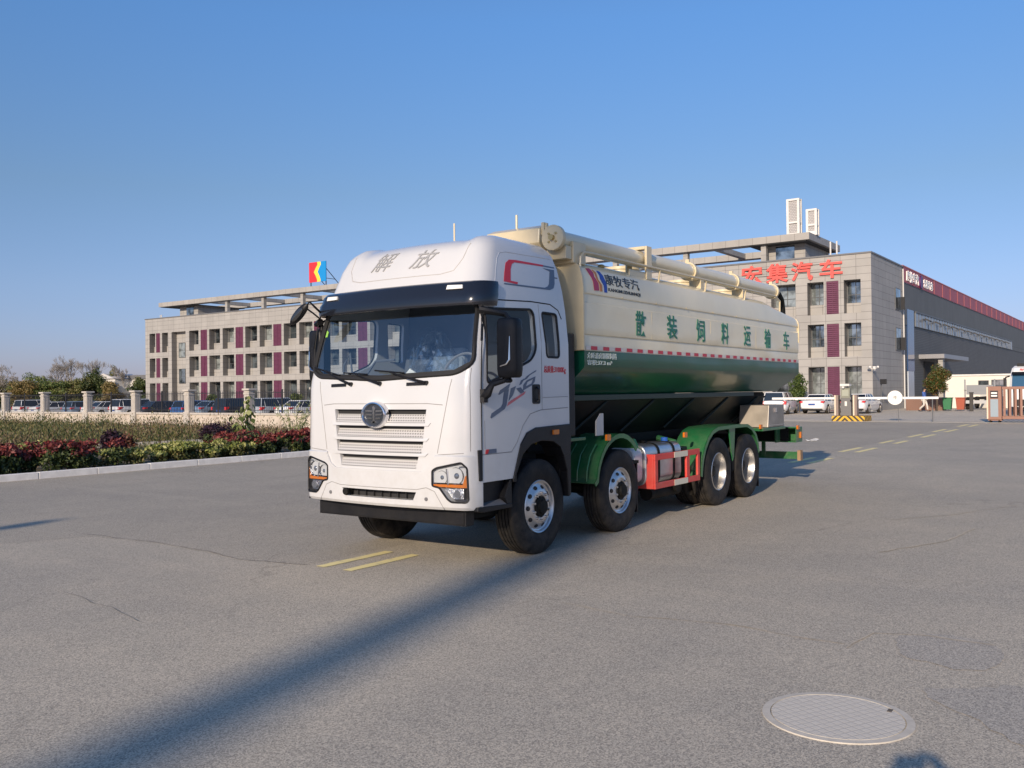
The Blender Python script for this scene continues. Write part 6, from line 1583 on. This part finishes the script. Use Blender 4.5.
# planters, bins, boundary bits near the hall entrance
t = thing('brick_planter', (69.5, 7.9, 0), 'low red brown brick planter at the foot of the factory entrance', 'planter')
b = MB(); b.box(-.4, .4, -1.4, 1.4, 0, .95); b.build('wall', cladding('brick_red', (.20, .085, .06), (.3, .25, .2), .24, .08, .01, .9, off=.5), t); b = MB(); b.box(-.45, .45, -1.45, 1.45, .953, 1.02); b.build('coping', PILM, t)
t = thing('green_bin', (68.2, 6.1, 0), 'green wheeled rubbish bin under the round tree', 'bin')
b = MB(); b.prism([(-.25, 0.1), (.25, 0.1), (.32, .95), (-.32, .95)], 'x', -.3, .3); b.build('body', mat('bin_green', (.02, .16, .06), .5), t, bevel=.02); b = MB(); b.box(-.34, .34, -.36, .36, .955, 1.02); b.build('lid', mat('bin_green', (.02, .16, .06)), t, bevel=.015)
t = thing('red_bin', (68.0, 5.15, 0), 'rust red rubbish bin beside the green one', 'bin')
b = MB(); b.prism([(-.25, 0.1), (.25, 0.1), (.32, .95), (-.32, .95)], 'x', -.3, .3); b.build('body', mat('bin_red', (.35, .07, .03), .5), t, bevel=.02); b = MB(); b.box(-.34, .34, -.36, .36, .955, 1.02); b.build('lid', mat('bin_red', (.35, .07, .03)), t, bevel=.015)
for y, l, c in ((4.2, 'dark gate post between the red bin and the bare chassis', (.05, .045, .04)), (1.6, 'pale gate post right of the bare chassis rack', (.5, .45, .36))):
    b = MB(); b.box(-.12, .12, -.12, .12, 0, 1.35); b.box(-.15, .15, -.15, .15, 1.353, 1.42); o = b.build('short_post', mat('post%d' % int(y), c, .7), bevel=.02); o.location = (66.5, y, 0); tag(o, l, 'post')
t = thing('information_pole', (66.5, 10.55, 0), 'thin dark pole with a black box beside the building corner', 'pole')
b = MB(); b.cyl((0, 0, 0), (0, 0, 2.4), .05, n=8); b.build('pole', FRAMEM, t); b = MB(); b.obox((-.1, -.2, 2.3), .3, .45, .4); b.build('box', BLACK, t)

# litter and a drain mark on the road
b = MB()
for i in range(8):
    a = i / 7; b.obox((a * .9 - .45, math.sin(a * 9) * .1, .02 + .015 * math.sin(a * 14)), .16, .10, .012, rz=a * 2, rx=.4 * math.sin(a * 7))
o = b.build('crumpled_bag', mat('bag_pale', (.62, .62, .6), .7)); o.location = (23.8, 2.9, .01); tag(o, 'crumpled pale plastic bag lying on the road behind the tanker', 'litter')

# manhole
t = thing('manhole_cover', (-3.31, -5.47, 0), 'round pale concrete manhole cover in the asphalt in the foreground', 'manhole cover')
def manm():
    m = bpy.data.materials.new('manhole_concrete'); m.use_nodes = True; n = m.node_tree; b = n.nodes['Principled BSDF']; b.inputs['Roughness'].default_value = .9
    tc = n.nodes.new('ShaderNodeTexCoord'); br = n.nodes.new('ShaderNodeTexBrick'); br.offset = 0
    mp = n.nodes.new('ShaderNodeMapping'); mp.inputs['Rotation'].default_value = (0, 0, .5); n.links.new(tc.outputs['Object'], mp.inputs[0]); n.links.new(mp.outputs[0], br.inputs['Vector'])
    br.inputs['Scale'].default_value = 1; br.inputs['Brick Width'].default_value = .052; br.inputs['Row Height'].default_value = .052; br.inputs['Mortar Size'].default_value = .006; br.inputs['Mortar Smooth'].default_value = .6
    br.inputs['Color1'].default_value = (.66, .60, .51, 1); br.inputs['Color2'].default_value = (.62, .57, .49, 1); br.inputs['Mortar'].default_value = (.50, .455, .385, 1)
    no = n.nodes.new('ShaderNodeTexNoise'); no.inputs['Scale'].default_value = 14; no.inputs['Detail'].default_value = 6; n.links.new(tc.outputs['Object'], no.inputs['Vector'])
    mr = n.nodes.new('ShaderNodeMapRange'); mr.inputs[1].default_value = .35; mr.inputs[2].default_value = .65; n.links.new(no.outputs[0], mr.inputs[0])
    mx = n.nodes.new('ShaderNodeMix'); mx.data_type = 'RGBA'; n.links.new(mr.outputs[0], mx.inputs[0]); n.links.new(br.outputs[0], mx.inputs[6]); mx.inputs[7].default_value = (.58, .53, .45, 1)
    n.links.new(mx.outputs[2], b.inputs['Base Color']); bp = n.nodes.new('ShaderNodeBump'); bp.inputs['Strength'].default_value = .35; bp.inputs['Distance'].default_value = .004
    n.links.new(br.outputs['Fac'], bp.inputs['Height']); bp.invert = True; n.links.new(bp.outputs[0], b.inputs['Normal']); return m
b = MB(); b.cyl((0, 0, -.02), (0, 0, .0075), .355, n=64); b.build('lid', manm(), t)
b = MB(); b.lathe([(.362, -.02), (.362, .008), (.405, .007), (.41, -.02)], 64, 'z', closed=True); b.build('frame', mat('manhole_ring', (.58, .53, .45), .9, noise=.15, nscale=15), t)
b = MB(); b.box(.22, .27, -.24, -.215, .0076, .010); b.build('lifting_slot', mat('slot_dirt', (.12, .10, .08), .9), t)

DIRT = ground_mat('manhole_collar_asphalt', (0.36, 0.31, 0.24), (0.28, 0.25, 0.20), (0.48, 0.40, 0.29), speck=200)
# asphalt repairs
def seamline(pts, wd, m, z=.006):
    b = MB(); v = []; P = []
    for (a, c) in zip(pts, pts[1:]):
        n = max(2, int(math.dist(a, c) / .12))
        for k in range(n): P.append((a[0] + (c[0] - a[0]) * k / n, a[1] + (c[1] - a[1]) * k / n))
    P.append(pts[-1])
    for i, p in enumerate(P):
        q = P[min(i + 1, len(P) - 1)]; r_ = P[max(i - 1, 0)]; d = Vector((q[0] - r_[0], q[1] - r_[1])).normalized(); nrm = Vector((-d.y, d.x))
        j = mnoise.noise(Vector((p[0] * 3, p[1] * 3, 0))) * .05; wv_ = wd * (.5 + abs(mnoise.noise(Vector((p[0] * 7, p[1] * 7, 3)))) * 1.6)
        v += [(p[0] + nrm.x * (j - wv_ / 2), p[1] + nrm.y * (j - wv_ / 2), z), (p[0] + nrm.x * (j + wv_ / 2), p[1] + nrm.y * (j + wv_ / 2), z)]
    b.add(v, [(2 * k, 2 * k + 2, 2 * k + 3, 2 * k + 1) for k in range(len(P) - 1)]); return struct(b.build('road_crack', m))
seamline([(-1.75, -2.7), (-1.86, -3.4), (-1.70, -4.2), (-1.80, -5.1)], .014, PALE)
seamline([(-1.87, -5.16), (-1.34, -5.18), (-1.23, -5.57), (-1.24, -6.0)], .018, PALE)
seamline([(-4.65, 1.22), (-4.27, 1.47), (-3.91, 1.52), (-4.05, .54), (-4.15, -.1)], .005, TAR)
seamline([(-1.81, 4.9), (-1.73, 3.48), (-1.79, 2.19), (-1.94, 1.45), (-1.74, .6)], .010, TAR)
seamline([(2.2, -4.4), (3.4, -4.9), (4.6, -5.0)], .03, PALE); seamline([(4.9, -3.9), (6.0, -4.6), (7.6, -5.2)], .02, PALE); seamline([(-5.9, -4.4), (-5.3, -4.2)], .012, PALE)
seamline([(-.02, -3.22), (.35, -4.1), (.76, -4.93), (1.26, -6.4)], .008, PALE)
DKP = ground_mat('darker_asphalt_patch', (0.40, 0.365, 0.31), (0.35, 0.325, 0.285), (0.44, 0.395, 0.33), speck=430)
def blob_sheet(cx, cy, rx, ry, rot, seed, m, z=.003):
    b = MB(); n = 60; v = [(cx, cy, z)]
    for i in range(n):
        a = 2 * PI * i / n; k = 1 + .25 * mnoise.noise(Vector((math.cos(a) * 1.5, math.sin(a) * 1.5, seed))) + .08 * mnoise.noise(Vector((math.cos(a) * 7, math.sin(a) * 7, seed)))
        x_ = rx * k * math.cos(a); y_ = ry * k * math.sin(a); v.append((cx + x_ * math.cos(rot) - y_ * math.sin(rot), cy + x_ * math.sin(rot) + y_ * math.cos(rot), z))
    b.add(v, [(0, i + 1, (i + 1) % n + 1) for i in range(n)]); return struct(b.build('asphalt_patch', m))
blob_sheet(-1.55, -5.75, .45, .35, .3, 1.0, DKP); blob_sheet(-2.7, -6.6, .75, .50, 1.2, 2.0, DKP)

# ================================================================== TREES
def crown_tree(x, y, h, r, m, name, label, n=2500, leaf=.3, trunk=.18, group=None, low=.18, lumps=16, z0=0, bark=None):
    t = thing(name, (x, y, z0), label, 'tree', group)
    cen = []
    for i in range(lumps):
        q = rng.uniform(low, .9); rr = r * (1 - abs(q - .5) * .9) * rng.uniform(.1, .85); a = rng.uniform(0, 6.28)
        cen.append((math.cos(a) * rr, math.sin(a) * rr, h * q))
    cen = np.array(cen); rad = np.array([(r * rng.uniform(.28, .48), r * rng.uniform(.28, .48), h * rng.uniform(.10, .17)) for _ in range(lumps)])
    leafmesh('crown', leaves(n, cen, rad, leaf, rng), m, t)
    b = MB(); b.tube([(0, 0, 0), (.05, 0, h * .3), (0, .05, h * .65)], [trunk, trunk * .8, trunk * .35], 7)
    for c in cen[:9]: b.tube([(0.03, 0, h * max(.12, low * .8)), tuple(c * np.array([.5, .5, .85])), tuple(c)], [trunk * .4, trunk * .25, trunk * .08], 5)
    b.build('trunk', bark or BARK, t); return t
def bare_tree(x, y, h, spread, name, label, seed, group=None, trunk=.2):
    t = thing(name, (x, y, 0), label, 'tree', group); rs = random.Random(seed); b = MB(); bb = MB()
    def br(p, d, l, r, k, tgt):
        q = p + d * l; tgt.tube([p, (p + q) / 2 + Vector((rs.uniform(-.06, .06) * l,) * 2 + (0,)), q], [r, r * .8, r * .6], 4 if k < 3 else 5)
        if k == 0: return
        for i in range(3 if k > 1 else 4):
            nd = (d + Vector((rs.uniform(-1, 1) * spread, rs.uniform(-1, 1) * spread, rs.uniform(-.05, .45)))).normalized()
            br(p + d * l * rs.uniform(.55, 1), nd, l * rs.uniform(.6, .82), max(r * .55, .014), k - 1, bb)
    br(Vector((0, 0, 0)), Vector((0, 0, 1)), h * .27, trunk, 6, b)
    b.build('trunk', PBARK, t); bb.build('branch', PBARK, t); return t
# tree belt beyond the car park
F_O = leafmat('far_olive', (.10, .12, .03), (.19, .19, .055), (.27, .24, .10)); F_G = leafmat('far_green', (.07, .11, .025), (.14, .18, .045), (.22, .24, .08)); F_A = leafmat('far_autumn', (.14, .12, .035), (.24, .19, .065), (.30, .20, .08))
spec = [(76, 171, 6.6, 5.5, F_O, 'olive green bushy tree at the left picture edge'), (79, 163.5, 6.3, 4.0, F_G, 'green tree in the belt left of the tall bare tree'),
        (82, 159, 5.3, 4.2, F_A, 'yellowing low tree below the tall bare tree'), (86, 154.3, 7.2, 2.9, L_DKG, 'darker taller evergreen just left of the small white house'),
        (83.5, 155.5, 5.4, 3.0, F_O, 'olive tree at the foot of the dark evergreen'), (78, 165, 4.6, 3.5, F_O, 'bright green low tree second from the left edge'),
        (80.5, 160, 4.2, 2.6, L_BROWN, 'reddish low tree above the second wall pillar'), (90, 146.5, 5.4, 2.4, F_O, 'yellow green tree touching the left end of the long building'),
        (89, 144, 5.0, 3.4, L_DKG, 'dark tree between the small house and the long building'), (86, 149.5, 4.6, 2.6, F_A, 'brownish shrubby tree before the small white house'),
        (88, 151, 7.4, 1.6, F_O, 'narrow loose tree rising behind the small white house'), (73, 176, 5.8, 5, F_G, 'green tree beyond the left picture edge'),
        (80, 158.5, 5.0, 4.2, F_G, 'low green tree left of the reddish one'), (87, 157, 4.8, 3.4, F_O, 'low olive tree between the reddish one and the dark evergreen'), (92, 143, 6.0, 2.4, F_O, 'olive tree hard against the left end of the long building'), (77, 161.5, 5.0, 3.6, F_A, 'yellowing tree above the first two wall pillars')]
for i, (x_, y_, h_, r_, m_, l_) in enumerate(spec):
    crown_tree(x_, y_, h_, r_, m_, 'narrow_tree' if r_ < 2 else 'bushy_tree', l_, n=7500 if r_ > 2 else 1300, leaf=.17, trunk=.16, group='trees in the belt beyond the car park', low=.05 if r_ > 2 else .3, lumps=34 if r_ > 2 else 12)
bare_tree(83.4, 158.4, 12.6, .65, 'bare_tree', 'tallest bare grey tree in the tree belt', 3, 'bare trees'); bare_tree(82.6, 159.8, 11.6, .65, 'bare_tree', 'slightly shorter bare grey tree left of the tallest one', 4, 'bare trees')
bare_tree(75.5, 168.5, 11.2, .9, 'bare_tree', 'bare grey tree at the left picture edge', 8, 'bare trees'); bare_tree(77.5, 166.3, 8.2, .9, 'bare_tree', 'low spreading bare tree next to the left picture edge', 9, 'bare trees')
bare_tree(85.8, 155.2, 12.3, .4, 'bare_tree', 'thin bare tree behind the dark evergreen', 12, 'bare trees', .12); bare_tree(89.3, 149.5, 11.0, .4, 'bare_tree', 'thin bare tree right of the small white house', 15, 'bare trees', .12)
# small white house in the trees
t = thing('small_white_house', (90, 152.5, 0), 'small white house with a low pitched roof among the trees', 'house')
b = MB(); b.box(-3, 3, -3.2, 3.2, 0, 5.1); b.build('wall', mat('house_white', (.62, .60, .57), .7, noise=.1), t)
b = MB(); b.prism([(-3.5, 5.11), (3.5, 5.11), (0, 6.1)], 'x', -3.4, 3.4); b.build('roof', mat('house_roof', (.55, .53, .52), .6), t)
b = MB(); b.box(-3.02, -3.0, -2.2, -1.0, 2.9, 4.2); b.box(-3.02, -3.0, .8, 2.0, 2.9, 4.2); b.build('window', WINGLASS, t)
t = thing('dark_roofed_house', (93, 146.5, 0), 'low house with a dark roof right of the small white house', 'house')
b = MB(); b.box(-3, 3, -4, 3.5, 0, 5.0); b.build('wall', MATS['house_white'], t); b = MB(); b.box(-3.3, 3.3, -4.3, 3.8, 5.003, 5.7); b.build('roof', GREYMET, t)
# trees beside the office building
L_RND = leafmat('round_tree_leaf', (.04, .07, .012), (.11, .13, .03), (.22, .10, .03))
t = crown_tree(66.5, 6.55, 3.5, 1.05, L_RND, 'round_tree', 'round clipped tree with reddening top in front of the factory entrance', n=6500, leaf=.075, trunk=.07, low=.46, lumps=30)
t = crown_tree(62.5, 15.7, 3.1, .95, leafmat('young_tree_leaf', (.04, .08, .015), (.09, .14, .03), (.16, .20, .05)), 'young_tree', 'young green tree between the tanker tail and the office facade', n=4200, leaf=.075, trunk=.05, low=.3, lumps=26)
for y_, l in ((31.5, 'clipped shrub against the office building behind the white saloon nearest the cab'), (47, 'clipped shrub against the office facade near the stairwell bay')):
    bush(64.5, y_ * 1.0 + 44, 1.0, 1.9, L_GRN, 'clipped_shrub', l, 1800, .12, group=None)

# ================================================================== PEOPLE
def skin_body(name, joints, edges, m, root, sub=2, parent=None):
    """joints: {name:(x,y,z,r)}"""
    me = bpy.data.meshes.new(name); keys = list(joints); idx = {k: i for i, k in enumerate(keys)}
    me.from_pydata([joints[k][:3] for k in keys], [(idx[a], idx[c]) for a, c in edges], [])
    o = bpy.data.objects.new(name, me); COL.objects.link(o)
    o.modifiers.new('s', 'SKIN'); sk = me.skin_vertices[0].data
    for k in keys:
        r_ = joints[k][3]; sk[idx[k]].radius = r_ if isinstance(r_, tuple) else (r_, r_); sk[idx[k]].use_root = (k == root)
    s = o.modifiers.new('u', 'SUBSURF'); s.levels = sub; s.render_levels = sub
    dg = bpy.context.evaluated_depsgraph_get(); dg.update(); m2 = bpy.data.meshes.new_from_object(o.evaluated_get(dg)); bpy.data.objects.remove(o)
    m2.materials.clear(); m2.materials.append(m); return mk(name, m2, parent, smooth=180)
SKIN = mat('skin', (.45, .27, .19), .55)
def person(label, loc, rz, pose, top, trouser, hair=(.012, .01, .01), group=None):
    t = thing('person', loc, label, 'person', group, rz=rz)
    # facing +x; hip height .93
    if pose == 'walk':
        LEG = {'l': ((.0, .10, .90), (.16, .10, .50), (.22, .10, .09), (.36, .11, .04)), 'r': ((0, -.10, .90), (.02, -.10, .48), (-.34, -.10, .16), (-.24, -.10, .04))}
        ARM = {'l': ((0, .20, 1.42), (-.12, .25, 1.14), (-.10, .25, .90)), 'r': ((0, -.20, 1.42), (.10, -.25, 1.15), (.26, -.24, .98))}
    else:
        LEG = {'l': ((0, .10, .92), (.02, .13, .50), (0, .15, .09), (.15, .17, .04)), 'r': ((0, -.10, .92), (.02, -.13, .50), (0, -.15, .09), (.15, -.17, .04))}
        ARM = {'l': ((0, .20, 1.46), (.14, .27, 1.56), (.30, .10, 1.77)), 'r': ((0, -.20, 1.46), (.14, -.32, 1.62), (.30, -.155, 1.82))}
    J = {'pelvis': (0, 0, .95, (.15, .11)), 'waist': (0, 0, 1.08, (.14, .10)), 'chest': (0, 0, 1.30, (.16, .115)), 'neckb': (0, 0, 1.45, .09), 'neck': (.01, 0, 1.52, .055), 'headb': (.03, 0, 1.58, .075), 'headm': (.035, 0, 1.66, .098), 'headt': (.02, 0, 1.74, .075)}
    E_ = [('pelvis', 'waist'), ('waist', 'chest'), ('chest', 'neckb'), ('neckb', 'neck'), ('neck', 'headb'), ('headb', 'headm'), ('headm', 'headt')]
    for s in 'lr':
        h_, k_, a_, f_ = LEG[s]; J['h' + s] = (*h_, .09); J['k' + s] = (*k_, .058); J['a' + s] = (*a_, .040); J['f' + s] = (*f_, .038)
        E_ += [('pelvis', 'h' + s), ('h' + s, 'k' + s), ('k' + s, 'a' + s), ('a' + s, 'f' + s)]
        s_, e_, w_ = ARM[s]; J['s' + s] = (*s_, .058); J['e' + s] = (*e_, .042); J['w' + s] = (*w_, .029)
        E_ += [('chest', 's' + s), ('s' + s, 'e' + s), ('e' + s, 'w' + s)]
        d = (Vector(w_) - Vector(e_)).normalized(); p = Vector(w_) + d * .08; J['p' + s] = (*p, (.036, .018)); E_.append(('w' + s, 'p' + s))
    skin_body('body', J, E_, SKIN, 'pelvis', parent=t)
    # hands
    for s in 'lr':
        e_, w_ = Vector(ARM[s][1]), Vector(ARM[s][2]); d = (w_ - e_).normalized(); side = d.cross(Vector((0, 0, 1))).normalized() if abs(d.z) < .9 else Vector((1, 0, 0)); dn = d.cross(side)
        b = MB(); pc = w_ + d * .08; inw = -1 if s == 'l' else 1
        for i, L_ in enumerate((.070, .078, .072, .056)):
            o_ = pc + side * (-.027 + .018 * i); b.tube([o_ - d * .02, o_ + d * L_ * .4, o_ + d * L_ * .75 + dn * .012, o_ + d * L_ * .9 + dn * .028], [.010, .009, .008, .006], 6)
        b.tube([w_ + d * .03, w_ + d * .06 + side * .04 * inw, w_ + d * .10 + side * .052 * inw], [.013, .011, .008], 6); b.build('hand', SKIN, t, smooth=True)
    # face, hair
    b = MB(); b.sphere((.125, 0, 1.655), .018, (1, .7, 1.4), 8, 6); b.sphere((.035, .098, 1.655), .022, (.6, .4, 1.2), 8, 6); b.sphere((.035, -.098, 1.655), .022, (.6, .4, 1.2), 8, 6); b.build('face', SKIN, t, smooth=True)
    b = MB()
    for s in (-1, 1): b.sphere((.122, s * .033, 1.68), .010, (.5, 1.2, .8), 8, 5)
    b.box(.112, .128, -.022, .022, 1.607, 1.613); b.build('eyes_and_mouth', mat('eye_dark', (.03, .015, .015), .4), t)
    b = MB(); b.sphere((.005, 0, 1.705), .115, (1, .98, .95), 16, 10); b.build('hair', mat('hair', hair, .6), t, smooth=True)
    # clothes
    K = dict(J)
    g = lambda k, r_: (*J[k][:3], r_)
    JT = {'pelvis': g('pelvis', (.175, .135)), 'waist': g('waist', (.165, .125)), 'chest': g('chest', (.185, .14)), 'neckb': (0, 0, 1.46, .085)}; ET = [('pelvis', 'waist'), ('waist', 'chest'), ('chest', 'neckb')]
    JL = {'pelvis': g('pelvis', (.165, .125))}; EL = []
    for s in 'lr':
        JT['s' + s] = g('s' + s, .074); JT['e' + s] = g('e' + s, .056); w_ = Vector(J['e' + s][:3]).lerp(Vector(J['w' + s][:3]), .85); JT['w' + s] = (*w_, .042); ET += [('chest', 's' + s), ('s' + s, 'e' + s), ('e' + s, 'w' + s)]
        JL['h' + s] = g('h' + s, .105); JL['k' + s] = g('k' + s, .075); a_ = Vector(J['k' + s][:3]).lerp(Vector(J['a' + s][:3]), .95); JL['a' + s] = (*a_, .062); EL += [('pelvis', 'h' + s), ('h' + s, 'k' + s), ('k' + s, 'a' + s)]
    skin_body('jacket', JT, ET, top, 'pelvis', parent=t); skin_body('trousers', JL, EL, trouser, 'pelvis', parent=t)
    for s in 'lr':
        a_, f_ = Vector(J['a' + s][:3]), Vector(J['f' + s][:3]); b = MB(); b.obox(((a_.x * .35 + f_.x * .65), f_.y, min(a_.z, f_.z) + .0), .26, .095, .075, ry=0 if a_.z < .12 else .3); b.build('shoe', BLACK, t, bevel=.02)
    return t
pw = person('walking person in a blue top and pale trousers beyond the barrier', (66.0, 7.35, .004), R(-100), 'walk', mat('blue_cloth', (.06, .13, .40), .8), mat('pale_cloth', (.62, .58, .52), .8))
# the photographer, whose phone and hands throw the small shadow in the corner
ph = person('person standing behind the camera and holding up a phone', (-8.94, -7.20, .0), HEAD, 'hold', mat('dark_cloth', (.03, .035, .05), .8), mat('dark_trousers', (.02, .02, .025), .8))
b = MB(); b.obox((-8.607, -6.986, 1.845), .009, .160, .076, rz=HEAD); o = b.build('phone', GLOSSBLK, bevel=.002); tag(o, 'black phone held sideways by the person behind the camera', 'phone')

# ================================================================== LAMP MASTS OUTSIDE THE PICTURE (their shadows cross the road)
def mast(x, y, h, r0, r1, label):
    t = thing('lamp_mast', (x, y, 0), label, 'lamp mast'); b = MB(); b.cyl((0, 0, 0), (0, 0, h), r0, r1, 20); b.build('pole', GREYMET, t, smooth=40)
    b = MB(); b.cyl((0, 0, 0), (0, 0, .3), r0 * 1.5, r0 * 1.5, 20); b.build('base', GREYMET, t)
    b = MB(); b.lathe([(r1, h - .3), (r1 * 2, h - .2), (r1 * 2.2, h), (r1, h + .15), (0, h + .15)], 20, 'z'); b.build('lamp_ring', GREYMET, t); return t
ux, uy = math.cos(R(SH_AZ)), math.sin(R(SH_AZ))
D0 = 62; mast(-4.0 - D0 * ux, -2.20 - D0 * uy, 29.0, .46, .30, 'thick grey lamp mast standing behind the camera, its shadow falling on the tanker')
D0 = 26; mast(-1.1 - D0 * ux, 6.62 - D0 * uy, D0 * math.tan(R(SUN_EL)) - .2, .11, .09, 'thin grey lamp mast behind the camera to the left')
